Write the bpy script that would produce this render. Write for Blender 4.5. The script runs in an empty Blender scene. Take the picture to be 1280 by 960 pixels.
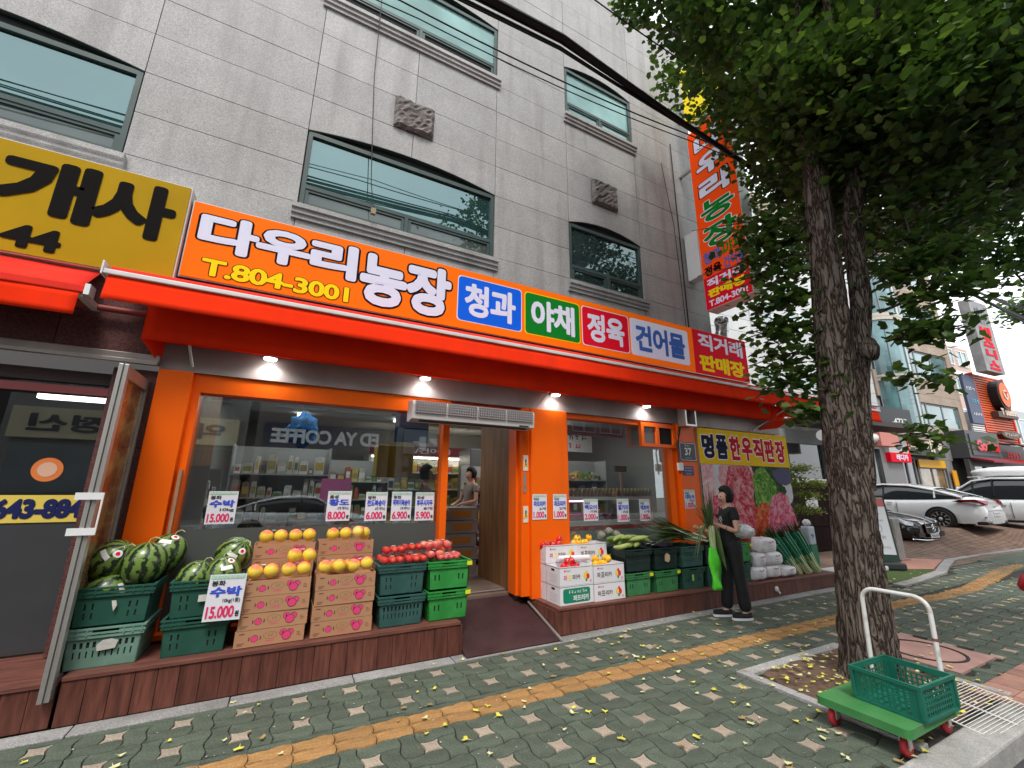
import bpy, math, random
from math import sin, cos, pi, radians, sqrt
from mathutils import Vector, Matrix
SC = bpy.context.scene
COL = SC.collection
# ---------------- camera ----------------
def make_camera():
    yaw, pit, rol = radians(27.4807), radians(14.0543), radians(0.4)
    fw = Vector((sin(yaw)*cos(pit), cos(yaw)*cos(pit), sin(pit)))
    r = Vector((cos(yaw), -sin(yaw), 0)); u = r.cross(fw)
    r2 = r*cos(rol)+u*sin(rol); u2 = -r*sin(rol)+u*cos(rol)
    cd = bpy.data.cameras.new('camera'); cd.sensor_width = 36; cd.lens = 36*522.13/1280
    cd.clip_start = 0.05; cd.clip_end = 800
    c = bpy.data.objects.new('camera', cd); COL.objects.link(c)
    m = Matrix((r2, u2, -fw)).transposed().to_4x4(); m.translation = Vector((0, 0, 1.6))
    c.matrix_world = m; SC.camera = c
make_camera()
# ---------------- world, sun, exposure ----------------
SUN_EL, SUN_AZ = radians(58), radians(200)
w = bpy.data.worlds.new('World'); SC.world = w; w.use_nodes = True
nt = w.node_tree; nt.nodes.clear()
sky = nt.nodes.new('ShaderNodeTexSky'); sky.sky_type = 'NISHITA'; sky.sun_disc = False
sky.sun_elevation = SUN_EL; sky.sun_rotation = SUN_AZ; sky.air_density = 1.5; sky.dust_density = 4
ov = nt.nodes.new('ShaderNodeMix'); ov.data_type = 'RGBA'; ov.inputs[0].default_value = 0.86   # overcast: veil of even cloud
nz = nt.nodes.new('ShaderNodeTexNoise'); nz.inputs['Scale'].default_value = 2.2; nz.inputs['Detail'].default_value = 4
cr = nt.nodes.new('ShaderNodeValToRGB'); cr.color_ramp.elements[0].color = (10.2, 10.8, 11.6, 1); cr.color_ramp.elements[1].color = (14.2, 14.6, 15.0, 1)
cr.color_ramp.elements[0].position = .3; cr.color_ramp.elements[1].position = .7
bg = nt.nodes.new('ShaderNodeBackground'); bg.inputs[1].default_value = 0.07
wo = nt.nodes.new('ShaderNodeOutputWorld')
nt.links.new(nz.outputs['Fac'], cr.inputs[0]); nt.links.new(sky.outputs[0], ov.inputs[6]); nt.links.new(cr.outputs[0], ov.inputs[7])
nt.links.new(ov.outputs[2], bg.inputs[0]); nt.links.new(bg.outputs[0], wo.inputs[0])
sl = bpy.data.lights.new('sun', 'SUN'); sl.energy = 1.1; sl.angle = radians(16); sl.color = (1, .97, .92)
so = bpy.data.objects.new('sun', sl); COL.objects.link(so)
sd = Vector((sin(SUN_AZ)*cos(SUN_EL), cos(SUN_AZ)*cos(SUN_EL), sin(SUN_EL)))
so.rotation_euler = sd.to_track_quat('Z', 'Y').to_euler(); so.location = (0, -10, 20)
SC.view_settings.view_transform = 'Standard'; SC.view_settings.look = 'None'
SC.view_settings.exposure = 1.22; SC.view_settings.gamma = 1
SC.cycles.max_bounces = 6; SC.cycles.transparent_max_bounces = 16; SC.cycles.caustics_reflective = False; SC.cycles.caustics_refractive = False
SC.cycles.sample_clamp_indirect = 4
# ---------------- materials ----------------
MC = {}
def mat(name, col=(.5, .5, .5), rough=.6, metal=0, var=0, scale=8, bump=0, bscale=None, emit=0, ecol=None, coat=0, spec=.3,
        col2=None, rnd=0, dirt=0, dcol=(.05, .04, .03), dscale=2.5, stretch=None, speck=0, alpha=1, trans=0, dstretch=None):
    if name in MC: return MC[name]
    m = bpy.data.materials.new(name); m.use_nodes = True; MC[name] = m
    n = m.node_tree; N = n.nodes; L = n.links; b = N['Principled BSDF']
    b.inputs['Roughness'].default_value = rough; b.inputs['Metallic'].default_value = metal
    b.inputs['Coat Weight'].default_value = coat; b.inputs['Specular IOR Level'].default_value = spec
    b.inputs['Base Color'].default_value = (*col, 1); b.inputs['Alpha'].default_value = alpha
    b.inputs['Transmission Weight'].default_value = trans
    tc = N.new('ShaderNodeTexCoord'); src = tc.outputs['Object']
    if stretch:
        mp = N.new('ShaderNodeMapping'); mp.inputs['Scale'].default_value = stretch; L.new(src, mp.inputs[0]); src = mp.outputs[0]
    cur = None
    def noise(s, d=5):
        nonlocal src
        t = N.new('ShaderNodeTexNoise'); t.inputs['Scale'].default_value = s; t.inputs['Detail'].default_value = d; L.new(src, t.inputs['Vector']); return t.outputs['Fac']
    if var or col2:
        r = N.new('ShaderNodeValToRGB'); c2 = col2 or tuple(min(1, c*(1+var)) for c in col); c1 = col if col2 else tuple(c*(1-var) for c in col)
        r.color_ramp.elements[0].position = .32; r.color_ramp.elements[1].position = .68
        r.color_ramp.elements[0].color = (*c1, 1); r.color_ramp.elements[1].color = (*c2, 1)
        L.new(noise(scale), r.inputs[0]); cur = r.outputs[0]
    def mixin(cur, fac, c, mode='MIX'):
        x = N.new('ShaderNodeMix'); x.data_type = 'RGBA'; x.blend_type = mode
        if cur: L.new(cur, x.inputs[6])
        else: x.inputs[6].default_value = (*col, 1)
        if isinstance(c, tuple): x.inputs[7].default_value = (*c, 1)
        else: L.new(c, x.inputs[7])
        if isinstance(fac, float): x.inputs[0].default_value = fac
        else: L.new(fac, x.inputs[0])
        return x.outputs[2]
    if speck:
        t = N.new('ShaderNodeTexVoronoi'); t.inputs['Scale'].default_value = 160; L.new(src, t.inputs['Vector'])
        r = N.new('ShaderNodeMapRange'); r.inputs[1].default_value = 0; r.inputs[2].default_value = 1; r.inputs[3].default_value = 1-speck; r.inputs[4].default_value = 1+speck*.6
        sp = N.new('ShaderNodeSeparateColor'); L.new(t.outputs['Color'], sp.inputs[0]); L.new(sp.outputs[0], r.inputs[0])
        cur = mixin(cur, 1.0, r.outputs[0], 'MULTIPLY')
    if rnd:
        oi = N.new('ShaderNodeObjectInfo'); r = N.new('ShaderNodeMapRange'); r.inputs[3].default_value = 1-rnd; r.inputs[4].default_value = 1+rnd
        L.new(oi.outputs['Random'], r.inputs[0]); cur = mixin(cur, 1.0, r.outputs[0], 'MULTIPLY')
    if dirt:
        r = N.new('ShaderNodeMapRange'); r.inputs[1].default_value = .5; r.inputs[2].default_value = .75; r.inputs[4].default_value = dirt
        s0 = src
        if dstretch: mq = N.new('ShaderNodeMapping'); mq.inputs['Scale'].default_value = dstretch; L.new(tc.outputs['Object'], mq.inputs[0]); src = mq.outputs[0]
        L.new(noise(dscale, 7), r.inputs[0]); src = s0; cur = mixin(cur, r.outputs[0], dcol)
    if cur: L.new(cur, b.inputs['Base Color'])
    if bump:
        bp = N.new('ShaderNodeBump'); bp.inputs['Strength'].default_value = bump; bp.inputs['Distance'].default_value = .01
        L.new(noise(bscale or scale*4, 6), bp.inputs['Height']); L.new(bp.outputs[0], b.inputs['Normal'])
    if emit:
        b.inputs['Emission Color'].default_value = (*(ecol or col), 1); b.inputs['Emission Strength'].default_value = emit
    return m
def glass(name, tint=(.9, .95, .95), refl=.16, body=None, bodyfac=0, rough=.0, mirror=(.9, .94, .97)):
    """window pane: see-through sheet with a mirror-like film; body = what is painted or filmed on the glass"""
    if name in MC: return MC[name]
    m = bpy.data.materials.new(name); m.use_nodes = True; MC[name] = m
    n = m.node_tree; N = n.nodes; L = n.links; N.clear()
    o = N.new('ShaderNodeOutputMaterial'); t = N.new('ShaderNodeBsdfTransparent'); t.inputs[0].default_value = (*tint, 1)
    g = N.new('ShaderNodeBsdfGlossy'); g.inputs['Roughness'].default_value = rough; g.inputs[0].default_value = (*mirror, 1)
    fr = N.new('ShaderNodeLayerWeight'); fr.inputs[0].default_value = .5; pw = N.new('ShaderNodeMath'); pw.operation = 'POWER'; pw.inputs[1].default_value = 4; L.new(fr.outputs['Facing'], pw.inputs[0])
    mr = N.new('ShaderNodeMapRange'); mr.inputs[3].default_value = refl/2; mr.inputs[4].default_value = .8
    L.new(pw.outputs[0], mr.inputs[0]); mx = N.new('ShaderNodeMixShader'); L.new(mr.outputs[0], mx.inputs[0])
    a = t.outputs[0]
    if body:
        d = N.new('ShaderNodeBsdfDiffuse'); m2 = N.new('ShaderNodeMixShader'); m2.inputs[0].default_value = bodyfac
        tc = N.new('ShaderNodeTexCoord'); nz = N.new('ShaderNodeTexNoise'); nz.inputs['Scale'].default_value = 1.3; nz.inputs['Detail'].default_value = 3
        L.new(tc.outputs['Object'], nz.inputs['Vector']); r = N.new('ShaderNodeValToRGB')
        r.color_ramp.elements[0].position = .35; r.color_ramp.elements[1].position = .65
        r.color_ramp.elements[0].color = (*[c*.72 for c in body], 1); r.color_ramp.elements[1].color = (*[min(1, c*1.2) for c in body], 1)
        L.new(nz.outputs[0], r.inputs[0]); L.new(r.outputs[0], d.inputs[0])
        L.new(a, m2.inputs[1]); L.new(d.outputs[0], m2.inputs[2]); a = m2.outputs[0]
    L.new(a, mx.inputs[1]); L.new(g.outputs[0], mx.inputs[2]); L.new(mx.outputs[0], o.inputs[0])
    return m
# ---------------- geometry builder ----------------
class G:
    def __init__(s): s.v = []; s.f = []; s.mi = []; s.sm = []
    def add(s, vs, fs, mi=0, sm=False, M=None):
        k = len(s.v)
        for p in vs: s.v.append(tuple(M @ Vector(p)) if M else tuple(p))
        for f in fs: s.f.append([i+k for i in f]); s.mi.append(mi); s.sm.append(sm)
        return s
    def box(s, x0, x1, y0, y1, z0, z1, mi=0, M=None):
        vs = [(x, y, z) for z in (z0, z1) for x, y in ((x0, y0), (x1, y0), (x1, y1), (x0, y1))]
        return s.add(vs, [(3, 2, 1, 0), (4, 5, 6, 7), (0, 1, 5, 4), (1, 2, 6, 5), (2, 3, 7, 6), (3, 0, 4, 7)], mi, False, M)
    def quad(s, a, b, c, d, mi=0, M=None): return s.add([a, b, c, d], [(0, 1, 2, 3)], mi, False, M)
    def tube(s, pts, r, n=8, mi=0, sm=True, cap=True):
        pts = [Vector(p) for p in pts]; rs = r if isinstance(r, (list, tuple)) else [r]*len(pts)
        vs = []; prev = None
        for i, p in enumerate(pts):
            d = (pts[min(i+1, len(pts)-1)]-pts[max(i-1, 0)])
            if d.length < 1e-9: d = Vector((0, 0, 1))
            d.normalize()
            a = prev if prev is not None else (Vector((0, 0, 1)) if abs(d.z) < .9 else Vector((1, 0, 0)))
            u = (a-d*a.dot(d)).normalized(); prev = u; q = d.cross(u)
            for k in range(n):
                t = 2*pi*k/n; vs.append(p+(u*cos(t)+q*sin(t))*rs[i])
        fs = [(i*n+k, i*n+(k+1) % n, (i+1)*n+(k+1) % n, (i+1)*n+k) for i in range(len(pts)-1) for k in range(n)]
        s.add(vs, fs, mi, sm)
        if cap: s.add(vs[:n], [tuple(range(n))[::-1]], mi); s.add(vs[-n:], [tuple(range(n))], mi)
        return s
    def lathe(s, prof, c=(0, 0, 0), n=16, mi=0, sm=True, M=None):
        vs = [(c[0]+r*cos(2*pi*k/n), c[1]+r*sin(2*pi*k/n), c[2]+z) for r, z in prof for k in range(n)]
        fs = [(i*n+k, i*n+(k+1) % n, (i+1)*n+(k+1) % n, (i+1)*n+k) for i in range(len(prof)-1) for k in range(n)]
        return s.add(vs, fs, mi, sm, M)
    def ball(s, c, r, nu=12, nv=8, mi=0, M=None, fn=None):
        r = r if isinstance(r, (tuple, list)) else (r, r, r); vs = []
        for j in range(nv+1):
            t = pi*j/nv
            for k in range(nu):
                p = 2*pi*k/nu; q = (sin(t)*cos(p), sin(t)*sin(p), cos(t)); e = fn(q, p, t) if fn else 1
                vs.append((c[0]+r[0]*q[0]*e, c[1]+r[1]*q[1]*e, c[2]+r[2]*q[2]*e))
        fs = [(j*nu+k, (j+1)*nu+k, (j+1)*nu+(k+1) % nu, j*nu+(k+1) % nu) for j in range(nv) for k in range(nu)]
        return s.add(vs, fs, mi, True, M)
    def prism(s, pts, a, b, axis='y', mi=0, M=None, mi_side=None):
        f = {'y': lambda p, d: (p[0], d, p[1]), 'z': lambda p, d: (p[0], p[1], d), 'x': lambda p, d: (d, p[0], p[1])}[axis]
        n = len(pts); vs = [f(p, a) for p in pts]+[f(p, b) for p in pts]
        s.add(vs, [tuple(range(n)), tuple(range(n, 2*n))[::-1]], mi, False, M)
        s.add(vs, [(i, i+n, (i+1) % n+n, (i+1) % n) for i in range(n)], mi if mi_side is None else mi_side, False, M); return s
    def disc(s, c, r, y, n=14, mi=0, rx=None):   # flat print in the xz plane
        rx = rx or r; return s.add([(c[0]+rx*cos(2*pi*k/n), y, c[1]+r*sin(2*pi*k/n)) for k in range(n)], [tuple(range(n))], mi)
    def plate(s, x0, x1, z0, z1, y0, y1, holes, mi=0, M=None):   # slab with rectangular holes
        xs = sorted({x0, x1, *[h[0] for h in holes], *[h[1] for h in holes]}); zs = sorted({z0, z1, *[h[2] for h in holes], *[h[3] for h in holes]})
        def hole(cx, cz): return any(h[0] < cx < h[1] and h[2] < cz < h[3] for h in holes)
        for i in range(len(xs)-1):
            for j in range(len(zs)-1):
                if not hole((xs[i]+xs[i+1])/2, (zs[j]+zs[j+1])/2):
                    a, b, c, d = xs[i], xs[i+1], zs[j], zs[j+1]
                    s.quad((a, y0, c), (b, y0, c), (b, y0, d), (a, y0, d), mi, M); s.quad((a, y1, d), (b, y1, d), (b, y1, c), (a, y1, c), mi, M)
        for (a, b, c, d) in [(x0, x1, z0, z1)]+list(holes):
            s.quad((a, y0, c), (a, y1, c), (b, y1, c), (b, y0, c), mi, M); s.quad((a, y0, d), (b, y0, d), (b, y1, d), (a, y1, d), mi, M)
            s.quad((a, y0, c), (a, y0, d), (a, y1, d), (a, y1, c), mi, M); s.quad((b, y0, c), (b, y1, c), (b, y1, d), (b, y0, d), mi, M)
        return s
    def mesh(s, name, mats):
        me = bpy.data.meshes.new(name); me.from_pydata(s.v, [], s.f)
        for m in (mats if isinstance(mats, (list, tuple)) else [mats]): me.materials.append(m)
        me.polygons.foreach_set('material_index', s.mi); me.polygons.foreach_set('use_smooth', s.sm); me.update(); return me
def obj(name, g, mats, parent=None, loc=None, rot=None, bevel=0, subsurf=0, solid=0):
    me = g if isinstance(g, bpy.types.Mesh) else g.mesh(name, mats)
    o = bpy.data.objects.new(name, me); COL.objects.link(o)
    if parent: o.parent = parent
    if loc: o.location = loc
    if rot: o.rotation_euler = rot
    if solid: md = o.modifiers.new('s', 'SOLIDIFY'); md.thickness = solid; md.offset = 0
    if bevel: md = o.modifiers.new('b', 'BEVEL'); md.width = bevel; md.segments = 2; md.limit_method = 'ANGLE'; md.angle_limit = radians(40)
    if subsurf: md = o.modifiers.new('s', 'SUBSURF'); md.levels = subsurf; md.render_levels = subsurf
    return o
def tag(o, label=None, cat=None, group=None, kind=None):
    if label: o['label'] = label
    if cat: o['category'] = cat
    if group: o['group'] = group
    if kind: o['kind'] = kind
    return o
def thing(name, label, cat, loc=(0, 0, 0), rz=0, group=None):
    o = bpy.data.objects.new(name, None); COL.objects.link(o); o.location = loc; o.rotation_euler = (0, 0, rz); o.empty_display_size = .1
    return tag(o, label, cat, group)
def kids(o): return [c for c in COL.objects if c.parent == o]
KID = {}
def dup(root, loc=None, rz=None, label=None, group=None, scale=None):
    r = root.copy(); COL.objects.link(r)
    if loc is not None: r.location = loc
    if rz is not None: r.rotation_euler = (0, 0, rz)
    if scale: r.scale = scale if isinstance(scale, tuple) else (scale,)*3
    if label: r['label'] = label
    if group: r['group'] = group
    def rec(a, b):
        for ch in list(a.children):
            c = ch.copy(); COL.objects.link(c); c.parent = b; rec(ch, c)
    rec(root, r); return r
FM = {}
def glyphs(s, bold=0, depth=.004, outline=False):
    k = (s, bold, depth)
    if k in FM: return FM[k]
    c = bpy.data.curves.new('text', 'FONT'); c.body = s; c.size = 1; c.offset = bold; c.extrude = 0; c.resolution_u = 3; c.space_character = .95
    o = bpy.data.objects.new('text', c); COL.objects.link(o); dg = bpy.context.evaluated_depsgraph_get(); me = bpy.data.meshes.new_from_object(o.evaluated_get(dg))
    COL.objects.unlink(o); bpy.data.objects.remove(o)
    vs = [tuple(v.co) for v in me.vertices]; fs = [tuple(p.vertices) for p in me.polygons]; bpy.data.meshes.remove(me)
    FM[k] = (vs, fs); return FM[k]
def stroke(s, w):
    """outline ribbons of width w (em) round every glyph edge: returns list of small polygons with a layer number"""
    k = ('st', s, w)
    if k in FM: return FM[k]
    vs, fs = glyphs(s, 0); cnt = {}
    for f in fs:
        for a, b in zip(f, f[1:]+f[:1]): cnt[frozenset((a, b))] = cnt.get(frozenset((a, b)), 0)+1
    out = []; used = set(); i = 0
    for e, c in cnt.items():
        if c != 1 or len(e) < 2: continue
        a, b = (Vector(vs[q][:2]) for q in e); d = b-a
        if d.length < 1e-6: continue
        n = Vector((-d.y, d.x)).normalized()*w; i += 1
        out.append(([a+n, a-n, b-n, b+n], i % 5))
        for q in e:
            if q not in used:
                used.add(q); p = Vector(vs[q][:2]); out.append(([p+Vector((cos(t*pi/4), sin(t*pi/4)))*w for t in range(8)], 5+len(used) % 3))
    FM[k] = out; return out
def txt(parent, s, x0, x1, z0, z1, y, m, bold=.02, name='lettering', M=None, rot=0, edge=None, emat=None, fit=None):
    """flat lettering fitted into x0..x1, z0..z1 in the xz plane facing -y, a few mm of raised sheet; edge = width of an outline behind it"""
    vs, fs = glyphs(s, 0); rv = glyphs(fit, 0)[0] if fit else vs
    ax = min(v[0] for v in rv)-bold; bx = max(v[0] for v in rv)+bold; az = min(v[1] for v in rv)-bold; bz = max(v[1] for v in rv)+bold
    sx = (x1-x0)/(bx-ax); sz = (z1-z0)/(bz-az); cx, cz = (x0+x1)/2, (z0+z1)/2
    def P(a, b, d):
        px, pz = x0+(a-ax)*sx, z0+(b-az)*sz
        if rot: px, pz = cx+(px-cx)*cos(rot)-(pz-cz)*sin(rot), cz+(px-cx)*sin(rot)+(pz-cz)*cos(rot)
        return (px, y+d, pz)
    g = G(); g.add([P(v[0], v[1], 0) for v in vs], fs, 0, False, M)
    def ribbons(w, mi, d0):
        for poly, k in stroke(s, w): g.add([P(q.x, q.y, d0+k*.0003) for q in poly], [tuple(range(len(poly)))], mi, False, M)
    if bold: ribbons(bold, 0, .0004)
    if edge: ribbons(bold+edge, 1, .0034)
    return obj(name, g, [m, emat] if edge else m, parent)
def smudge(parent, x0, x1, z0, z1, y, m, n=5, M=None, name='faint_print'):
    """print too small to read in the photograph: a row of short uneven strokes"""
    rr = random.Random(int(abs(x0*97+z0*31)*10)); g = G(); w_ = (x1-x0)/n; h = z1-z0
    for i in range(n):
        a = x0+i*w_; q = w_*.8
        for k in range(3):
            if rr.random() < .5: t = z0+h*rr.uniform(.05, .85); g.quad((a, y, t), (a+q*rr.uniform(.5, 1), y, t), (a+q*rr.uniform(.5, 1), y, t+h*.16), (a, y, t+h*.16), 0, M)
            else: u = a+q*rr.uniform(0, .8); g.quad((u, y-.0004, z0), (u+q*.18, y-.0004, z0), (u+q*.18, y-.0004, z0+h*rr.uniform(.6, 1)), (u, y-.0004, z0+h*.8), 0, M)
    return obj(name, g, m, parent)
R = random.Random(7)
# ---------------- shared materials ----------------
GRAN = mat('granite', (.41, .395, .385), .6, var=.07, scale=3, speck=.36, rnd=.085, bump=.08, bscale=90, dirt=.6, dcol=(.215, .20, .195), dscale=1.3, dstretch=(3.2, 1, .3))
ROUGHST = mat('rough stone', (.19, .165, .155), .85, var=.3, scale=6, speck=.4, bump=1.5, bscale=7)
FRAME = mat('green window frame', (.055, .085, .08), .45, var=.15, scale=4)
REDGR = mat('red granite', (.13, .052, .048), .42, var=.2, scale=30, speck=.6, rnd=.1, dirt=.4, dcol=(.08, .04, .035))
BLACK = mat('black', (.012, .012, .013), .5)
DARK = mat('dark recess', (.02, .02, .02), .9)
WHITE = mat('white paint', (.75, .75, .74), .45, dirt=.2, dcol=(.5, .48, .45))
ALU = mat('aluminium', (.55, .53, .5), .38, .75, var=.1, scale=3, stretch=(1, 1, .2))
ORANGE = mat('orange panel', (.88, .125, .003), .4, spec=.2, var=.04, scale=1.5, dirt=.3, dcol=(.58, .085, .01), dscale=1.6, dstretch=(3, 3, .35))
AWN = mat('red awning cloth', (.88, .036, .007), .9, spec=.05, var=.07, scale=2, bump=.25, bscale=5, dirt=.35, dcol=(.60, .035, .02), dscale=1.5, dstretch=(3, 1, .3))
AWNL = mat('faded red cloth', (.74, .04, .025), .9, spec=.05, var=.12, scale=3, bump=.2, bscale=6)
TIMB = mat('brown stained boards', (.115, .038, .026), .55, var=.35, scale=3, stretch=(9, 9, 1.2), bump=.25, rnd=.18, dirt=.55, dcol=(.045, .018, .013), dscale=4)
TIMBT = mat('brown deck boards', (.15, .055, .04), .5, var=.3, scale=3, stretch=(1.2, 9, 9), bump=.2, rnd=.12, dirt=.4, dcol=(.07, .03, .02))
CONC = mat('concrete', (.36, .35, .33), .85, var=.16, scale=5, bump=.3, speck=.25, dirt=.5, dcol=(.18, .165, .15), dscale=3)
PAVG = mat('green grey paver', (.088, .108, .080), .8, var=.22, scale=7, bump=.5, bscale=60, speck=.3, rnd=.16, dirt=.45, dcol=(.045, .042, .032), dscale=1.7)
PAVS = mat('beige paver', (.35, .285, .22), .85, var=.15, scale=9, bump=.5, bscale=60, speck=.3, rnd=.15, dirt=.35, dcol=(.17, .13, .09), dscale=3)
PAVT = mat('ochre tactile paver', (.34, .185, .068), .8, var=.2, scale=7, bump=.4, bscale=50, speck=.2, rnd=.13, dirt=.4, dcol=(.16, .085, .04), dscale=4)
JOINT = mat('dark joint sand', (.035, .032, .026), .95, var=.3, scale=20, bump=.6)
SOIL = mat('soil', (.115, .072, .048), .95, var=.35, scale=12, bump=1.5, bscale=25)
def struct(name, g, m, parent=None, **k):
    o = obj(name, g, m, parent, **k)
    if not parent: o['kind'] = 'structure'
    return o
# ---------------- ground ----------------
struct('ground', G().quad((-120, -60, -.16), (160, -60, -.16), (160, 120, -.16), (-120, 120, -.16)), mat('earth', (.1, .09, .075), .9, var=.2, scale=1))
struct('street', G().quad((-60, -9, -.13), (140, -9, -.13), (140, 1.36, -.13), (-60, 1.36, -.13)), mat('asphalt', (.05, .05, .052), .8, var=.2, scale=3, bump=.5, bscale=80))
struct('opposite_pavement', G().box(-60, 100, -13, -9, -.14, .0), CONC)
bk = mat('brown brick paving', (.21, .135, .098), .8, var=.22, scale=2.5, bump=.3, dirt=.5, dcol=(.1, .075, .06), dscale=1.2)
def add_bricks(m, sc, mortar=(.06, .045, .035)):
    n = m.node_tree; N = n.nodes; L = n.links; b = N['Principled BSDF']; src = b.inputs['Base Color'].links[0].from_socket
    tc = N.new('ShaderNodeTexCoord'); t = N.new('ShaderNodeTexBrick'); t.inputs['Scale'].default_value = sc; t.inputs['Mortar Size'].default_value = .015
    t.inputs['Color1'].default_value = (1, 1, 1, 1); t.inputs['Color2'].default_value = (.72, .7, .68, 1); t.inputs['Mortar'].default_value = (.3, .28, .26, 1)
    L.new(tc.outputs['Object'], t.inputs['Vector']); x = N.new('ShaderNodeMix'); x.data_type = 'RGBA'; x.blend_type = 'MULTIPLY'; x.inputs[0].default_value = 1
    L.new(src, x.inputs[6]); L.new(t.outputs[0], x.inputs[7]); L.new(x.outputs[2], b.inputs['Base Color'])
add_bricks(bk, 2.4)
struct('car_park', G() if 0 else G().add([(x, y, -.006) for x, y in ((9, 4.05), (12.2, 4.15), (14.5, 4.75), (19, 4.5), (60, 4.5), (60, 13.4), (9, 13.4))], [tuple(range(7))]), bk)
walk = struct('sidewalk', G().box(-4, 60, 1.57, 4.34, -.15, -.017), JOINT)
struct('distant_pavement', G().box(15.02, 60, 1.58, 4.4, -.02, -.004), PAVG, walk)
struct('street_kerb', G().box(-6, 5.2, 1.352, 1.57, -.15, .004), CONC, walk, bevel=.015)
for i in range(14):   # granite strip stones in front of the decks
    x0 = -2.9+i*.9; struct('kerb_stone', G().box(x0+.004, x0+.896, 4.19, 4.349, -.02, .006+.001*(i % 3)), mat('kerb granite', (.30, .29, .28), .7, var=.12, scale=4, speck=.4, rnd=.12, dirt=.6, dcol=(.13, .12, .1), dscale=2.2, bump=.2), walk, bevel=.005)
KP = [(9.7, 3.83), (10.4, 3.86), (11.3, 3.95), (12.1, 4.03), (13.2, 4.32), (14.4, 4.6), (16, 4.62), (18.5, 4.5), (22, 4.4), (30, 4.4)]
for i in range(len(KP)-1):
    a, b = Vector((*KP[i], 0)), Vector((*KP[i+1], 0)); d = (b-a).normalized(); n = Vector((-d.y, d.x, 0))*.17
    struct('kerb_stone', G().prism([tuple((a+d*.004)[:2]), tuple((b-d*.004)[:2]), tuple((b-d*.004+n)[:2]), tuple((a+d*.004+n)[:2])], -.05, .012, 'z'), MC['kerb granite'], walk)
def in_view(x, y, z=0):
    fw = Vector((.4477, .8607, .2428)); r = Vector((.8871, -.4613, .0062))   # camera axes, to find the pavers that show
    u = r.cross(fw); d = Vector((x, y, z-1.6)); t = d.dot(fw)
    return t > .2 and abs(522*d.dot(r)/t) < 690 and abs(522*d.dot(u)/t) < 530
U = .12222
def wave(a, b, sgn, hv, n=3):
    pts = []
    for k in range(n):
        t = k/n; p = (a[0]+(b[0]-a[0])*t, a[1]+(b[1]-a[1])*t); e = sgn*.014*sin(pi*t); pts.append((p[0], p[1]+e) if hv == 'h' else (p[0]+e, p[1]))
    return pts
HS = {(0, 0): 1, (1, 0): -1, (2, 0): 1, (0, 1): -1, (1, 1): 1, (2, 1): -1, (0, 2): 1, (1, 2): -1, (2, 2): 1}
VS = {(0, 0): 1, (0, 1): -1, (0, 2): 1, (1, 0): -1, (1, 1): 1, (1, 2): -1, (2, 0): 1, (2, 1): -1, (2, 2): 1}
def outline(i0, j0, w, h):
    P = []
    for i in range(i0, i0+w): P += wave((i*U, j0*U), ((i+1)*U, j0*U), HS[i % 3, j0 % 3], 'h')
    for j in range(j0, j0+h): P += wave(((i0+w)*U, j*U), ((i0+w)*U, (j+1)*U), VS[(i0+w) % 3, j % 3], 'v')
    for i in range(i0+w-1, i0-1, -1): P += wave(((i+1)*U, (j0+h)*U), (i*U, (j0+h)*U), HS[i % 3, (j0+h) % 3], 'h')
    for j in range(j0+h-1, j0-1, -1): P += wave((i0*U, (j+1)*U), (i0*U, j*U), VS[i0 % 3, j % 3], 'v')
    return P
def inset(P, d):
    n = len(P); out = []
    for i in range(n):
        a, b, c = Vector(P[i-1]), Vector(P[i]), Vector(P[(i+1) % n]); t = (c-a).normalized(); out.append((b.x-t.y*d, b.y+t.x*d))
    return out
def paver_geo(P, ridges=False):
    o = inset(P, .0018); t = inset(P, .0055); n = len(P); g = G()
    g.add([(*p, -.014) for p in o]+[(*p, 0) for p in t], [(i, (i+1) % n, (i+1) % n+n, i+n) for i in range(n)]+[tuple(range(n, 2*n))])
    return g
PIECES = {'b': (0, 0, 2, 1), 'r': (2, 0, 1, 2), 't': (1, 2, 2, 1), 'l': (0, 1, 1, 2), 's': (1, 1, 1, 1)}
def centred(q):
    i, j, w_, h_ = q; c = ((i+w_/2)*U, (j+h_/2)*U); return [(x-c[0], y-c[1]) for x, y in outline(i, j, w_, h_)], c
PM = {}; PG = {}
for k, q in PIECES.items():
    P, c = centred(q); PG[k] = (paver_geo(P), c); PM[k] = PG[k][0].mesh('paver', PAVS if k == 's' else PAVG)
def pit(x, y): return (3.8 < x < 5.46 and 1.5 < y < 2.88) or (5.6 < x < 6.5 and 1.9 < y < 2.8) or (5.15 < x < 8.1 and y < 1.78)
def kerb_y(x): return 4.19 if x < 9.2 else 3.83 if x < 10 else 3.83+(x-10)*.08 if x < 12 else 4+(x-12)*.24 if x < 14.4 else 4.55
slots = []
X0 = .65-.18333
for oy in (3.52, 3.8867, 2.853, 2.4865, 2.12, 1.7533, 1.3866):
    for k in range(-8, 40):
        ox = X0+k*.36667
        for key in PG:
            c = PG[key][1]; x, y = ox+c[0], oy+c[1]; e = .06
            if y < 1.57+e or y > kerb_y(x)-.04 or pit(x, y) or x > 15: continue
            slots.append((x, y, key))
def lay(slots, name, meshes, geos, mats, limit=300):
    slots = [s for s in slots if in_view(s[0], s[1])]; slots.sort(key=lambda s: s[0]**2+s[1]**2)
    for x, y, key in slots[:limit]:
        o = obj(name, meshes[key], None, walk); o.location = (x, y, R.uniform(-.003, .001)); o.rotation_euler = (R.gauss(0, .005), R.gauss(0, .005), R.gauss(0, .008))
    g = G()
    for x, y, key in slots[limit:]: g.add(*[geos[key][0].v, geos[key][0].f], M=Matrix.Translation((x, y, R.uniform(-.003, .001))))
    if slots[limit:]: o = obj('far_'+name+'s', g, mats, walk); o['kind'] = 'stuff'
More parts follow.
